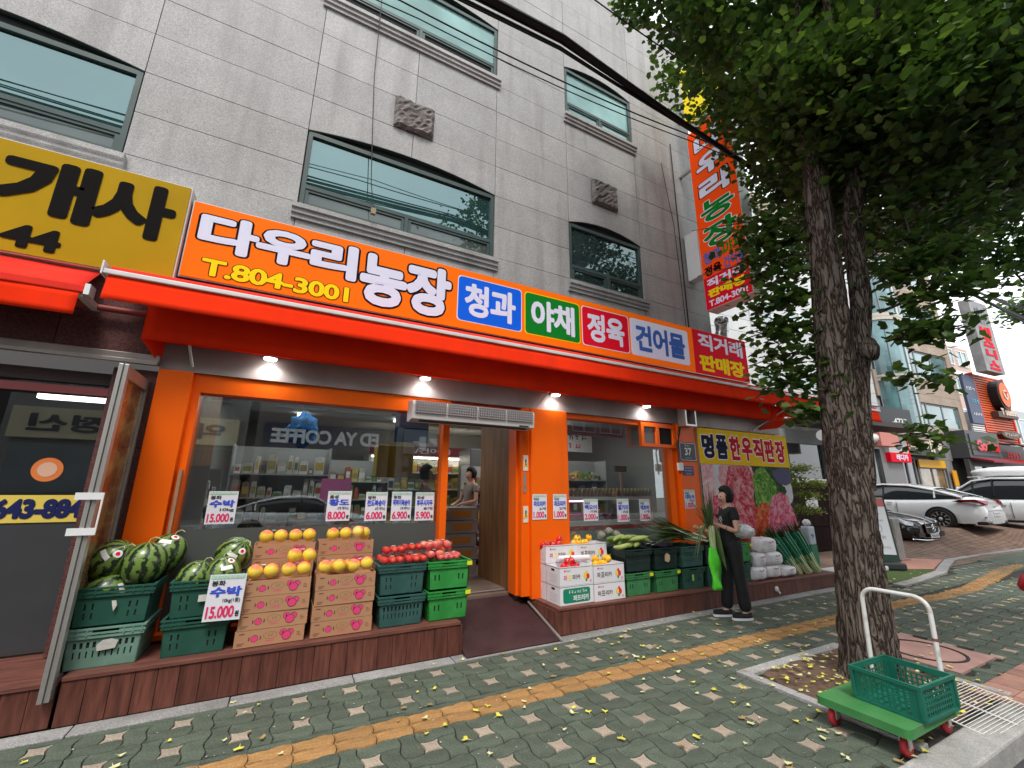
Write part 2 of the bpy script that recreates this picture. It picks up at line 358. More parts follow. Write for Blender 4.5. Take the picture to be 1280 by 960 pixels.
lay([s for s in slots if s[2] != 's'], 'paver', PM, PG, PAVG, 300)
lay([s for s in slots if s[2] == 's'], 'star_paver', PM, PG, PAVS, 280)
# cut pieces beside the tactile strip and round the edges
fill = []
for k in range(-14, 62): fill.append((X0+(k+.5)*2*U, 3.494, 'f'))
for k in range(-14, 40): fill.append((X0+(k+.5)*2*U, 4.165, 'f'))
fg = paver_geo([(-U, -.026), (U, -.026), (U, .026), (-U, .026)]); lay([f for f in fill if f[0] < 9.2 or f[1] < 4], 'cut_paver', {'f': fg.mesh('cut_paver', PAVG)}, {'f': (fg,)}, PAVG, 60)
tg = G()
tp = [(x-U, y-U/2) for x, y in outline(0, 0, 2, 1)]; tg = paver_geo(tp)
for yy in (-.034, 0, .034):
    vs = []; n = 10
    for i in range(n+1):
        t = i/n; x = -U+.014+t*(2*U-.028); y = yy+.010*sin(pi*t*1.0)*(-1 if t < 1 else 1)*0+.008*sin(2*pi*t)
        vs += [(x, y-.011, 0), (x, y-.006, .004), (x, y+.006, .004), (x, y+.011, 0)]
    tg.add(vs, [(i*4+a, (i+1)*4+a, (i+1)*4+a+1, i*4+a+1) for i in range(n) for a in range(3)], 0, False)
tsl = [(X0-.05*U+(k+.5)*2*U, y, 't') for k in range(-14, 60) for y in (3.22+U/2, 3.22+U*1.5)]
def bend(x): return 0 if x < 8.2 else -.09*(x-8.2) if x < 9.4 else -.11+.02*(x-9.4) if x < 10.6 else -.086+.12*(x-10.6) if x < 14 else .32
lay([(x, y+bend(x), k) for x, y, k in tsl if x < 15], 'tactile_paver', {'t': tg.mesh('tactile_paver', PAVT)}, {'t': (tg,)}, PAVT, 200)
# tree pit, manhole, red bricks by the kerb
pitk = mat('pit kerb granite', (.36, .35, .34), .7, var=.12, scale=5, speck=.4, bump=.2, dirt=.35, dcol=(.17, .15, .12))
struct('tree_pit_soil', (lambda g: g.add([(3.9+i*.1, 1.62+j*.115, -.012+.016*sin(i*1.7+j)*cos(j*1.3)+.05*math.exp(-((3.9+i*.1-4.7)**2+(1.62+j*.115-2.25)**2)*5)) for j in range(11) for i in range(16)], [(j*16+i, j*16+i+1, (j+1)*16+i+1, (j+1)*16+i) for j in range(10) for i in range(15)], 0, True))(G()), SOIL, walk)
for b in ((3.80, 5.44, 2.77, 2.87), (3.80, 3.89, 1.58, 2.765), (5.36, 5.44, 1.58, 2.765)):
    struct('pit_kerb', G().box(b[0], b[1], b[2], b[3], -.04, .012), pitk, walk, bevel=.006)
mh = struct('manhole_plate', G().box(5.62, 6.48, 1.93, 2.76, -.03, .002), mat('pink concrete', (.40, .235, .20), .85, var=.15, scale=4, bump=.3, dirt=.4, dcol=(.24, .15, .13)), walk)
struct('manhole_ring', G().lathe([(.30, .003), (.30, .009), (.325, .009), (.325, .003)], (6.05, 2.33, 0), 32), JOINT, mh)
for i in range(13):
    for j in range(2): struct('red_brick', G().box(5.2+i*.2+.003, 5.4+i*.2-.003, 1.36+j*.2, 1.555+j*.2, -.05, .004+R.uniform(-.002, .002)), mat('red brick paver', (.36, .19, .145), .85, rnd=.2, var=.15, scale=8, bump=.3, dirt=.3, dcol=(.2, .12, .1)), walk)
struct('artificial_turf', G().add([(x, y, .008) for x, y in ((8.78, 4.06), (10.2, 4.03), (11.9, 4.2), (12.3, 4.3), (11.9, 4.62), (10.8, 4.6), (11, 9.6), (8.78, 9.6))], [tuple(range(8))]), mat('artificial turf', (.06, .095, .025), .95, var=.3, scale=30, bump=1.2, bscale=120), walk)
struct('ramp_slab', G().add([(11.6, 4.62, .012), (12.3, 4.3, .012), (14.2, 4.75, .012), (13.6, 5.3, .012)], [(0, 1, 2, 3)]), mat('terracotta slab', (.4, .2, .15), .85, var=.15, bump=.3), walk)
# ---------------- granite building ----------------
bld = thing('stone_building', 'grey granite building rising above the orange shop sign, with arched green windows', 'building', (0, 0, 0))
ZR = [3.35, 3.89, 4.42, 4.96, 5.495, 6.03, 6.57, 7.105, 7.64, 8.18, 8.76, 9.40, 9.94, 10.48, 11.02, 11.6, 12.2]
XC = [-8.0, -6.3, -4.58, -1.93, -.30, 2.33, 3.72, 5.36, 7.13]
WIN = [(-4.58, -1.93), (-.30, 2.33), (3.72, 5.36)]
def arch(x, a, b, z): t = (x-a)/(b-a)*2-1; return z+.135*max(0, 1-t*t)
wc = G(); holes = []
for a, b in WIN:
    for z0 in (4.92, 8.29): holes.append((a+.03, b-.03, z0, z0+1.24))
wc.plate(-8, 7.13, 3.3, 12.2, 5.15, 5.4, holes); wc.box(7.08, 7.13, 5.4, 13, 3.3, 12.2); wc.box(-8, 7.13, 12.9, 13, 0, 12.2)
obj('wall', wc, mat('mortar grey', (.10, .095, .095), .9), bld)
for ci in range(len(XC)-1):
    a, b = XC[ci], XC[ci+1]; isw = (a, b) in WIN; mids = [a, (a+b)/2, b] if b-a > 2 else [a, b]
    for ri in range(len(ZR)-1):
        z0, z1 = ZR[ri], ZR[ri+1]
        for m in range(len(mids)-1):
            x0, x1 = mids[m]+.004, mids[m+1]-.004; lo, hi = z0+.004, z1-.004; top = [(x1, hi), (x0, hi)]
            if isw:
                if ZR[ri] in (4.96, 5.495, 8.76) : continue
                if z0 == 8.18: hi = 8.285; top = [(x1, hi), (x0, hi)]
                if z0 == 4.42: hi = 4.915; top = [(x1, hi), (x0, hi)]
                if z0 in (6.03, 9.40):
                    n = 12; bot = [(x0+(x1-x0)*k/n, max(lo, arch(x0+(x1-x0)*k/n, a, b, 6.035 if z0 == 6.03 else 9.405))) for k in range(n+1)]
                else: bot = [(x0, lo), (x1, lo)]
            else: bot = [(x0, lo), (x1, lo)]
            obj('stone_panel', G().prism(bot+top, 5.10+R.uniform(0, .003), 5.149), GRAN, bld)
for x0, x1 in ((.72, 1.30), (4.23, 4.83)):
    g = G(); n = 12
    g.add([(x0+(x1-x0)*i/n, 5.045+(0 if 0 < i < n and 0 < j < n else .05)-.03*R.random(), 6.575+.525*j/n) for j in range(n+1) for i in range(n+1)], [(j*(n+1)+i, j*(n+1)+i+1, (j+1)*(n+1)+i+1, (j+1)*(n+1)+i) for j in range(n) for i in range(n)])
    obj('rough_block', g, ROUGHST, bld)
PT = [glass('teal pane', (.25, .42, .42), .62, (.03, .07, .07), .9, mirror=(.40, .56, .57)), glass('pale teal pane', (.4, .6, .58), .14, (.27, .43, .41), .93, mirror=(.6, .8, .78)), glass('clear teal pane', (.55, .72, .7), .32, (.08, .12, .12), .35, mirror=(.6, .75, .75))]
def window(a, b, z, kind, ajar=False):
    a += .012; b -= .012; top = z+1.11; tr = z+.30; mx = (a+b)/2; F = .05
    g = G().plate(a, b, z, top, 5.115, 5.20, [(a+F, b-F, tr+.025, top-.06), (a+F, mx-F/2, z+.04, tr-.03), (mx+F/2, b-F, z+.04, tr-.03)])
    n = 16; rim = [(a+(b-a)*k/n, arch(a+(b-a)*k/n, a, b, top)) for k in range(n+1)]
    for k in range(n):
        p, q = rim[k], rim[k+1]
        if k and k < n-1 or 1: g.prism([p, q, (q[0], q[1]+.035), (p[0], p[1]+.035)], 5.105, 5.21)
    f = obj('window', g, FRAME, bld)
    obj('arch_panel', G().prism([(a+.02, top-.005)]+[(b-.02, top-.005)]+rim[::-1][1:-1], 5.16, 5.18), DARK, f)
    obj('pane', G().box(a+F-.01, b-F+.01, 5.15, 5.158, tr+.02, top-.055), PT[kind], f)
    for x0, x1 in ((a+F, mx-F/2), (mx+F/2, b-F)):
        obj('sash', G().plate(x0+.004, x1-.004, z+.044, tr-.034, 5.125, 5.17, [(x0+.04, x1-.04, z+.08, tr-.065)]), FRAME, f)
        obj('pane', G().box(x0+.035, x1-.035, 5.145, 5.152, z+.075, tr-.06), DARK if ajar else PT[kind] if kind else glass('dull green pane', (.2, .25, .23), .12, (.09, .115, .105), .95), f)
    g = G(); A = a-.06; B = b+.06
    g.prism([(5.02, z-.012), (5.12, z-.012), (5.12, z-.19), (5.07, z-.19), (5.07, z-.145), (5.045, z-.13), (5.045, z-.085), (5.02, z-.07)], A, B, 'x')
    obj('sill', g, GRAN, bld)
for i, (a, b) in enumerate(WIN):
    window(a, b, 4.92, [0, 0, 2][i]); window(a, b, 8.29, [1, 1, 1][i], ajar=(i == 1))
obj('dim_room', G().box(-7.9, 7.0, 5.9, 5.95, 4.5, 9.9), mat('dim room wall', (.16, .17, .16), .9), bld)
# desk fan behind the right lower window
fan = thing('desk_fan', 'white desk fan standing behind the lower right window of the granite building', 'fan', (4.25, 5.45, 5.1))
obj('cage', G().lathe([(.0, -.04), (.1, -.035), (.14, 0), (.1, .035), (0, .04)], (0, 0, .42), 16, M=Matrix.Rotation(0, 4, 'Z')), WHITE, fan)
obj('stand', G().tube([(0, 0, 0), (0, 0, .34)], .02, 8).lathe([(.12, 0), (.12, .02), (.02, .04)], (0, 0, 0), 14), WHITE, fan)
# ---------------- main sign ----------------
def signbox(name, label, x0, x1, z0, z1, y0, y1, face, trim=ALU):
    t = thing(name, label, 'sign', (0, 0, 0))
    obj('case', G().box(x0, x1, y0+.012, y1, z0, z1), trim, t)
    obj('face', G().box(x0+.012, x1-.012, y0, y0+.011, z0+.012, z1-.012), face, t)
    return t
S_OR = mat('backlit orange vinyl', (.92, .15, .002), .6, spec=.08, emit=.10, ecol=(1, .17, .004), var=.06, scale=.8)
LAV = mat('lavender white vinyl', (.70, .70, .84), .6, spec=.08, emit=.06); INK = mat('black vinyl', (.014, .004, .006), .6, spec=.06); YEL = mat('yellow vinyl', (.9, .68, .006), .6, spec=.08, emit=.05)
RED = mat('red vinyl', (.72, .006, .025), .6, spec=.08, emit=.05); BLU = mat('blue vinyl', (.006, .12, .75), .6, spec=.08, emit=.05); GRN = mat('green vinyl', (.004, .21, .02), .6, spec=.08, emit=.04)
PBLU = mat('mid blue vinyl', (.07, .18, .62), .6, spec=.08)
ms = signbox('shop_sign', 'long orange backlit shop sign with large Korean lettering over the awning', -1.21, 7.76, 3.62, 4.485, 4.85, 5.098, S_OR)
Yf = 4.842
for s, a, b, c, d in (('다', -1.12, -.585, 3.96, 4.39), ('우', -.61, -.075, 3.97, 4.38), ('리', -.08, .43, 3.95, 4.40), ('농', .47, 1.03, 3.71, 4.38), ('장', 1.02, 1.61, 3.71, 4.40)):
    txt(ms, s, a, b, c, d, Yf, LAV, .05, edge=.035, emat=INK)
txt(ms, 'T.804-3001', -1.04, .37, 3.675, 3.865, Yf, YEL, .035, edge=.03, emat=INK)
def rrect(x0, x1, z0, z1, r=.05, n=4):
    P = []
    for cx, cz, t0 in ((x1-r, z1-r, 0), (x0+r, z1-r, 90), (x0+r, z0+r, 180), (x1-r, z0+r, 270)):
        for k in range(n+1): t = radians(t0+90*k/n); P.append((cx+r*cos(t), cz+r*sin(t)))
    return P
for x0, x1, m, s, tm in ((1.71, 2.66, BLU, '청과', LAV), (2.73, 3.68, GRN, '야채', LAV), (3.74, 4.67, RED, '정육', LAV), (4.73, 6.08, LAV, '건어물', PBLU)):
    obj('panel', G().prism(rrect(x0-.012, x1+.012, 3.735, 4.385), 4.8475, 4.8495), YEL if m is GRN else LAV, ms)
    obj('panel', G().prism(rrect(x0, x1, 3.747, 4.373), 4.8455, 4.847), m, ms)
    txt(ms, s, x0+.09, x1-.09, 3.82, 4.30, 4.841, tm, .04)
obj('panel', G().prism([(6.22, 3.634), (7.745, 3.634), (7.745, 4.472), (6.22, 4.472)], 4.8455, 4.849), RED, ms)
txt(ms, '직거래', 6.36, 7.62, 4.10, 4.42, 4.841, LAV, .035); txt(ms, '판매장', 6.34, 7.62, 3.69, 4.01, 4.841, YEL, .045)
YS = mat('mustard sign face', (.47, .28, .003), .6, spec=.1, var=.08, scale=1.5, emit=0)
ys = signbox('neighbour_sign', 'mustard yellow sign with black Korean lettering left of the orange sign', -5.5, -1.225, 3.52, 4.585, 4.80, 5.098, YS, WHITE)
K2 = mat('black paint lettering', (.012, .011, .01), .8, spec=.05)
for s, a, b in (('중', -3.2, -2.62), ('개', -2.56, -1.90), ('사', -1.93, -1.31)): txt(ys, s, a, b, 3.90, 4.50, 4.792, K2, .045)
txt(ys, '44', -2.42, -2.04, 3.58, 3.80, 4.792, K2, .05)
# ---------------- blade signs ----------------
def blade(name, label, x, ya, yb, z0, z1, m):
    t = thing(name, label, 'sign', (x, yb, z0)); t.rotation_euler = (0, 0, 0)
    w_ = yb-ya; h_ = z1-z0
    obj('case', G().box(.012, .3, -w_, 0, 0, h_), WHITE, t); obj('face', G().box(0, .011, -w_+.012, -.012, .012, h_-.012), m, t)
    return t
BM = Matrix(((0, 1, 0, 0), (-1, 0, 0, 0), (0, 0, 1, 0), (0, 0, 0, 1)))    # local xz text plane turned to face -x: text x runs toward -y
bs = blade('blade_sign', 'tall orange and red blade sign fixed to the corner of the granite building', 6.6, 3.86, 4.78, 4.86, 8.85, mat('backlit red orange vinyl', (.86, .07, .004), .6, spec=.08, emit=.08, ecol=(1, .09, .004)))
def bt(s, a, b, c, d, m, bold=.04, edge=None, em=None): txt(bs, s, a, b, c, d, -.008, m, bold, M=BM, edge=edge, emat=em)
for s, z in (('다', 3.30), ('우', 2.78), ('리', 2.24)): bt(s, .14, .78, z, z+.46, LAV, .05, .03, INK)
for s, z in (('농', 1.74), ('장', 1.20)): bt(s, .12, .82, z, z+.47, GRN, .035, .025, LAV)
bt('청과', .06, .45, .90, 1.16, PBLU, .04); bt('야채', .48, .87, .90, 1.20, GRN, .03); bt('정육', .06, .42, .66, .86, INK, .05); bt('건어물', .46, .88, .66, .89, PBLU, .03)
obj('panel', G().box(-.004, -.002, -.905, -.015, .015, .64), RED, bs)
bt('직거래', .08, .84, .42, .60, LAV, .04); bt('판매장', .08, .84, .22, .39, YEL, .05); bt('T.804-3001', .08, .84, .05, .17, LAV, .03)
obj('bracket', G().box(.05, .12, 0, .33, .9, .95).box(.05, .12, 0, .33, 3.2, 3.25), ALU, bs)
bx = obj('junction_case', G().box(-.02, .2, .0, .3, .75, 1.75), WHITE, bs)
yb_ = blade('blade_sign', 'yellow blade sign with dark lettering above the orange one, half hidden by leaves', 6.62, 3.93, 4.8, 9.05, 10.6, mat('yellow sign face', (.85, .65, .01), .4, emit=.1))
txt(yb_, '상', .08, .8, .55, 1.35, -.008, K2, .05, M=BM)
# ---------------- awnings ----------------
def cloth(g, x0, x1, ya, za, yb, zb, n=60, m=4, amp=.006, seed=1, mi=0):
    rr = random.Random(seed); ph = [rr.uniform(0, 6) for _ in range(4)]
    vs = []
    for j in range(m+1):
        t = j/m
        for i in range(n+1):
            x = x0+(x1-x0)*i/n; d = amp*(sin(x*3.1+ph[0])+.6*sin(x*7.7+ph[1])+.3*sin(x*17+ph[2]))*(.3+t); vs.append((x, ya+(yb-ya)*t+d, za+(zb-za)*t+d*.3))
    return g.add(vs, [(j*(n+1)+i, j*(n+1)+i+1, (j+1)*(n+1)+i+1, (j+1)*(n+1)+i) for j in range(m) for i in range(n)], mi, True)
def awning(name, label, x0, x1, y, z, zval, group=None):
    t = thing(name, label, 'awning', (0, 0, 0))
    obj('front_bar', G().box(x0, x1, y-.025, y+.05, z-.028, z+.018), mat('white bar', (.7, .68, .66), .4, dirt=.2), t, bevel=.008)
    obj('roller', G().tube([(x0+.03, y+.07, z+.035), (x1-.03, y+.07, z+.035)], .045, 12), AWNL, t)
    for x in (x0-.012, x1): obj('end_cap', G().box(x, x+.012, y-.03, y+.12, z-.035, z+.085), WHITE, t)
    obj('valance', cloth(G(), x0+.03, x1-.03, y, z-.03, y-.035, zval, 120, 4, .004, 3), AWN, t, solid=.002)
    obj('cover', cloth(G(), x0+.05, x1-.05, y+.06, z+.06, 4.84, z+.19, 40, 3, .003), AWNL, t, solid=.002)
    return t
aw = awning('awning', 'long red awning rolled in under the orange shop sign', -1.60, 10.2, 4.46, 3.375, 3.115)
g = cloth(G(), -1.32, 8.0, 4.66, 3.4, 4.68, 2.885, 110, 5, .007, 5)
cloth(g, -1.32, 8.0, 4.68, 2.885, 4.9, 2.93, 110, 3, .004, 6)
g.add([(-1.32, 4.66, 3.4), (-1.32, 4.68, 2.885), (-1.20, 4.9, 2.70), (-1.20, 4.9, 3.4)], [(0, 1, 2, 3)])
obj('back_sheet', g, AWN, aw, solid=.002)
g = G(); n = 26
g.add([(8.0+1.15*i/n, 4.68-.14*(i/n)*(1 if j else .3)+.02*sin(i*1.1+j), 3.22-.05*sin(i*.5)-(.33-.20*(i/n)**1.5)*j/5+.012*sin(i*1.9+j*2)) for j in range(6) for i in range(n+1)], [(j*(n+1)+i, j*(n+1)+i+1, (j+1)*(n+1)+i+1, (j+1)*(n+1)+i) for j in range(5) for i in range(n)], 0, True)
g.add([(8.0, 4.68, 2.89), (8.7, 4.60, 3.0), (8.5, 4.9, 2.80), (7.9, 4.9, 2.72)], [(0, 1, 2, 3)])
obj('crumpled_end', g, AWN, aw, solid=.002)
obj('arm', G().tube([(7.62, 4.86, 2.68), (8.3, 4.62, 3.1)], .018, 8), ALU, aw); obj('arm', G().tube([(-.95, 4.87, 2.72), (-1.02, 4.72, 3.05)], .014, 8), ALU, aw); obj('arm', G().tube([(2.9, 4.86, 2.68), (3.08, 4.7, 2.98)], .014, 8), ALU, aw)
awning('awning', 'red awning of the next building, its end showing right of the tree trunk', 10.3, 11.75, 4.46, 3.375, 3.10)
na = thing('awning', 'red awning of the left neighbour with a white end cap', 'awning')
obj('front_bar', G().box(-5.4, -1.69, 4.47, 4.56, 3.155, 3.225), AWNL, na, bevel=.01)
obj('end_cap', G().box(-1.69, -1.655, 4.46, 4.57, 3.14, 3.235), WHITE, na)
obj('valance', cloth(G(), -5.4, -1.72, 4.48, 3.16, 4.47, 2.955, 60, 4, .008, 8), AWN, na, solid=.002)
obj('cover', cloth(G(), -5.4, -1.75, 4.56, 3.22, 4.84, 3.50, 40, 3, .006), AWNL, na, solid=.002)
obj('torsion_bar', G().tube([(-5.4, 4.82, 3.16), (-1.36, 4.82, 3.16)], .03, 8), mat('dull red bar', (.3, .06, .05), .5), na)
obj('arm', G().box(-1.75, -1.70, 4.5, 4.85, 3.13, 3.18), WHITE, na)
# downlights under the awning, switched on
LAMP = mat('lit lamp', (1, 1, 1), .5, emit=9, ecol=(1, .97, .92))
for i, x in enumerate((-.31, 1.32, 3.19, 4.91)):
    d = thing('downlight', ['lit round downlight over the watermelon window, leftmost under the awning', 'lit downlight above the air curtain, second from the left', 'lit downlight over the orange pillar by the entrance', 'lit downlight above the butcher window, rightmost of the four'][i], 'lamp', (x, 4.80, 2.88), group='downlights under the red awning')
    obj('housing', G().lathe([(.0, .03), (.07, .03), (.07, -.0), (.06, -.0)], n=18), WHITE, d); obj('lens', G().lathe([(.06, .0), (.055, -.012), (0, -.016)], n=18), LAMP, d)
    l = bpy.data.lights.new('downlight_glow', 'SPOT'); l.energy = 5; l.spot_size = radians(150); l.spot_blend = .6; l.shadow_soft_size = .05; l.color = (1, .97, .93)
    lo = bpy.data.objects.new('downlight_glow', l); COL.objects.link(lo); lo.parent = d; lo.location = (0, 0, -.03); lo.rotation_euler = (radians(12), 0, 0)
# ---------------- shop front ----------------
sf = thing('storefront', 'orange shop front with two big windows and an open doorway under the awning', 'shop front')
BEAM = mat('grey brown beam paint', (.30, .26, .25), .42, var=.12, scale=2, dirt=.3, dcol=(.1, .08, .07))
obj('beam', G().box(-1.2, 8.55, 4.90, 5.098, 2.672, 3.6), BEAM, sf)
obj('pillar', G().box(-1.195, -.93, 4.86, 5.2, .30, 2.668), ORANGE, sf, bevel=.006)
obj('pillar', G().box(2.82, 3.40, 4.85, 5.2, .28, 2.668), ORANGE, sf, bevel=.006)
obj('pillar', G().box(5.62, 6.05, 4.85, 5.2, .24, 2.668), ORANGE, sf, bevel=.006)
obj('window_surround', G().plate(-.928, 1.70, .32, 2.668, 4.93, 5.10, [(-.86, 1.62, .36, 2.49)]), ORANGE, sf)
obj('door_frame', G().box(2.70, 2.818, 4.90, 5.16, .31, 2.668).box(2.665, 2.70, 4.99, 5.2, .31, 2.668).box(1.702, 2.664, 5.0, 5.2, 2.44, 2.668), ORANGE, sf, bevel=.004)
obj('window_surround', G().plate(3.402, 5.618, .3, 2.668, 4.94, 5.10, [(3.47, 5.55, .36, 2.60)]), ORANGE, sf)
obj('top_vent_frame', G().plate(4.84, 5.60, 2.26, 2.64, 4.88, 4.938, [(4.90, 5.17, 2.31, 2.58), (5.23, 5.54, 2.31, 2.58)]), ORANGE, sf)
obj('vent_glass', G().box(4.90, 5.17, 4.92, 4.925, 2.31, 2.58), mat('hazy pane', (.12, .11, .1), .2), sf); obj('vent_opening', G().box(5.23, 5.54, 4.92, 4.925, 2.31, 2.58), DARK, sf)
obj('box_frame', G().plate(5.66, 5.92, 2.62, 2.98, 4.70, 4.86, [(5.69, 5.89, 2.65, 2.95)]), ALU, sf)
SG = glass('shop glass', (.84, .88, .87), .28)
GF = mat('grey window film', (.085, .09, .085), .28, var=.06, scale=1)
obj('shop_glass', G().box(-.86, 1.62, 5.05, 5.058, 1.21, 2.49), SG, sf); obj('window_film', G().box(-.86, 1.62, 5.05, 5.058, .36, 1.208), GF, sf)
obj('shop_glass', G().box(3.47, 5.55, 5.05, 5.058, .36, 2.60), SG, sf)
obj('window_strip', G().box(3.47, 5.55, 5.07, 5.075, 1.03, 1.09), mat('dull red strip', (.42, .06, .07), .5), sf); obj('window_film', G().box(3.47, 5.55, 5.07, 5.075, .36, 1.03), mat('pale film', (.34, .35, .34), .4), sf)
obj('door_rail', G().tube([(5.60, 4.82, .5), (5.63, 4.82, 1.6)], .01), ALU, sf) if 0 else None
obj('timber_strip', G().box(-.90, -.875, 4.885, 4.928, .32, 1.75), mat('raw timber', (.36, .2, .12), .7, var=.2, scale=5, stretch=(8, 8, 1)), sf)
obj('threshold', G().box(1.70, 2.70, 5.34, 5.39, .30, .318), ALU, sf)
for x, z in ((2.76, 1.93), (2.76, 1.28)):
    st = obj('warning_sticker', G().box(x-.035, x+.035, 4.894, 4.899, z-.10, z+.10), mat('sticker white', (.7, .68, .62), .5), sf); txt(st, '!', x-.012, x+.012, z-.03, z+.05, 4.891, K2, .05); obj('triangle', G().prism([(x-.028, z-.05), (x+.028, z-.05), (x, z+.07)], 4.8925, 4.8935), mat('warning yellow', (.7, .5, .02), .5), st)
obj('door_lock', G().box(2.725, 2.765, 4.893, 4.899, 1.55, 1.80).box(2.735, 2.755, 4.889, 4.893, 1.62, 1.7), ALU, sf)
g = G()
for a, b in ((4.62, 2.70), (5.42, 2.62)): pass
cabs = thing('cable', 'twisted black cable with grey splitter hanging beside the butcher window', 'cable', (5.57, 4.84, 1.9))
obj('wire', G().tube([(.13, .0, .78), (.06, -.02, .62), (.0, -.01, .45), (-.02, -.02, .3), (-.01, -.01, .05), (.0, -.01, -.05)], .012, 6).tube([(.15, .0, .78), (.0, -.03, .6), (.03, -.01, .45), (-.03, -.02, .3)], .008, 6), BLACK, cabs)
obj('splitter', G().box(-.05, .06, -.04, 0, -.0, .12), WHITE, cabs, bevel=.005)
ac = thing('air_curtain', 'white air curtain unit with mesh intake mounted over the shop doorway', 'air curtain', (1.95, 4.86, 2.47))
P = [(-.2, -.11), (-.03, -.125), (.02, -.11), (.02, .11), (-.0, .125), (-.2, .10), (-.215, .06)]
obj('housing', G().prism([(a, b) for a, b in P], -.80, .80, 'x'), mat('cream plastic', (.56, .52, .50), .4, dirt=.2), ac, bevel=.008)
g = G()
for i in range(4): g.plate(-.77+i*.39, -.40+i*.39, -.035, .10, -.226, -.214, [(-.77+i*.39+.01+k*.03, -.77+i*.39+.03+k*.03, -.025+r*.03, -.005+r*.03) for k in range(12) for r in range(4)])
obj('intake_grille', g, mat('grille mesh', (.30, .27, .27), .5), ac); obj('nozzle', G().box(-.7, .7, -.19, -.12, -.128, -.122), DARK, ac); obj('maker_plate', G().box(.58, .72, -.2055, -.203, -.10, -.085), BLACK, ac)
# price cards ---------------------------------------------------------
CARD = mat('card white', (.72, .71, .76), .5); PRICE = mat('magenta print', (.76, .03, .14), .5); NAME = mat('blue print', (.05, .10, .62), .5); KEY = mat('black print', (.03, .03, .035), .5); MINT = mat('mint print', (.35, .62, .45), .5)
def card(label, x0, x1, z0, z1, y, top, nm, mid, price, tilt=0):
    t = thing('price_card', label, 'price card', ((x0+x1)/2, y, (z0+z1)/2), group='price cards of the fruit shop'); t.rotation_euler = (0, tilt, 0)
    w_, h_ = (x1-x0)/2, (z1-z0)/2
    obj('card', G().box(-w_, w_, 0, .002, -h_, h_), CARD, t); obj('heading_band', G().box(-w_*.92, w_*.92, -.0012, -.0004, h_*.78, h_*.96), MINT, t)
    txt(t, '다우리농장', -w_*.85, w_*.85, h_*.8, h_*.95, -.004, WHITE, .02); txt(t, top, -w_*.85, -w_*.1, h_*.5, h_*.74, -.004, KEY, .03)
    txt(t, nm, -w_*.86, w_*.86, h_*.02, h_*.47, -.004, NAME, .045); txt(t, mid, -w_*.1, w_*.85, -h_*.26, -h_*.04, -.004, KEY, .02)
    txt(t, price, -w_*.88, w_*.62, -h_*.88, -h_*.36, -.004, PRICE, .03); txt(t, '원', w_*.68, w_*.9, -h_*.85, -h_*.6, -.004, KEY, .05)
    return t
card('watermelon price card reading 15.000 taped to the window above the watermelons', -.66, -.42, 1.25, 1.555, 5.043, '봉화', '수박', '10kg', '15.000')
card('price card reading 8.000, second from the left on the shop window', .40, .64, 1.25, 1.56, 5.043, '음성', '황도', '5개 케이스', '8.000')
card('price card reading 6.000 taped to the shop window above the nectarines', .795, 1.03, 1.24, 1.55, 5.043, '영천', '천도복숭아', '6개 케이스', '6.000')
card('price card reading 6.900, second from the door mullion on the window', 1.08, 1.31, 1.235, 1.555, 5.043, '영천', '딱딱이복숭아', '5개 케이스', '6.900')
card('price card for plums reading 5.900, rightmost on the fruit window', 1.355, 1.58, 1.23, 1.55, 5.043, '의성', '후무사자두', '8개', '5.900')
card('paprika price card reading 1.000, left of two on the orange pillar', 2.83, 3.045, 1.215, 1.53, 4.843, '국내산', '파프리카', '2개', '1.000')
card('paprika price card reading 1.000 at the pillar edge, right of two', 3.145, 3.36, 1.215, 1.53, 4.843, '국내산', '파프리카', '2개', '1.000')
card('cucumber price card reading 2.000 hanging in the butcher window', 3.79, 4.05, 1.16, 1.46, 5.043, '국내산', '백오이', '3개 묶음', '2.000')
card('middle price card reading 1.000 of the three hanging in the butcher window', 4.41, 4.64, 1.13, 1.46, 5.043, '국내산', '깔가지', '2개 묶음', '1.000')
card('squash price card reading 1.000, rightmost in the butcher window', 4.86, 5.07, 1.13, 1.45, 5.043, '국내산', '애호박', '1개', '1.000')
card('leek price card on the orange pillar behind the crates', 5.63, 5.88, 1.31, 1.60, 4.843, '국내산', '대파·무', '1단', '1.000')
card('large watermelon price card reading 15.000 standing against the watermelon crate', -.47, -.215, .555, .90, 4.372, '봉화', '수박', '10kg(1통)', '15.000', .03)
# plates and posters on the right pillar
hp = thing('house_number_plate', 'dark square house number plate reading 37 on the orange pillar', 'sign', (5.80, 4.845, 2.21))
obj('plate', G().box(-.20, .20, -.012, 0, -.155, .155), mat('navy plate', (.012, .012, .03), .35), hp, bevel=.005)
obj('rim', G().plate(-.185, .185, -.142, .142, -.0145, -.0125, [(-.177, .177, -.134, .134)]), WHITE, hp)
txt(hp, '37', -.08, .08, -.06, .065, -.017, WHITE, .03); smudge(hp, -.07, .07, .085, .12, -.015, WHITE, 3); smudge(hp, -.07, .07, -.11, -.09, -.015, WHITE, 7)
np_ = thing('notice_plate', 'small purple blue notice plate below the house number 37', 'sign', (5.78, 4.845, 1.905))
obj('plate', G().box(-.12, .12, -.008, 0, -.075, .075), mat('violet plate', (.035, .03, .14), .4), np_); smudge(np_, -.09, .09, .03, .05, -.010, WHITE, 7); smudge(np_, -.09, .09, -.01, .01, -.010, WHITE, 8); smudge(np_, -.06, .06, -.06, -.04, -.010, WHITE, 5)
ps = thing('butcher_sign', 'yellow butcher banner with black and red lettering above the meat poster', 'sign')
obj('face', G().box(6.06, 8.60, 4.82, 4.83, 2.03, 2.632), mat('bright yellow banner', (.88, .56, .004), .6, spec=.08), ps)
CRIM = mat('crimson vinyl', (.60, .004, .012), .6, spec=.06)
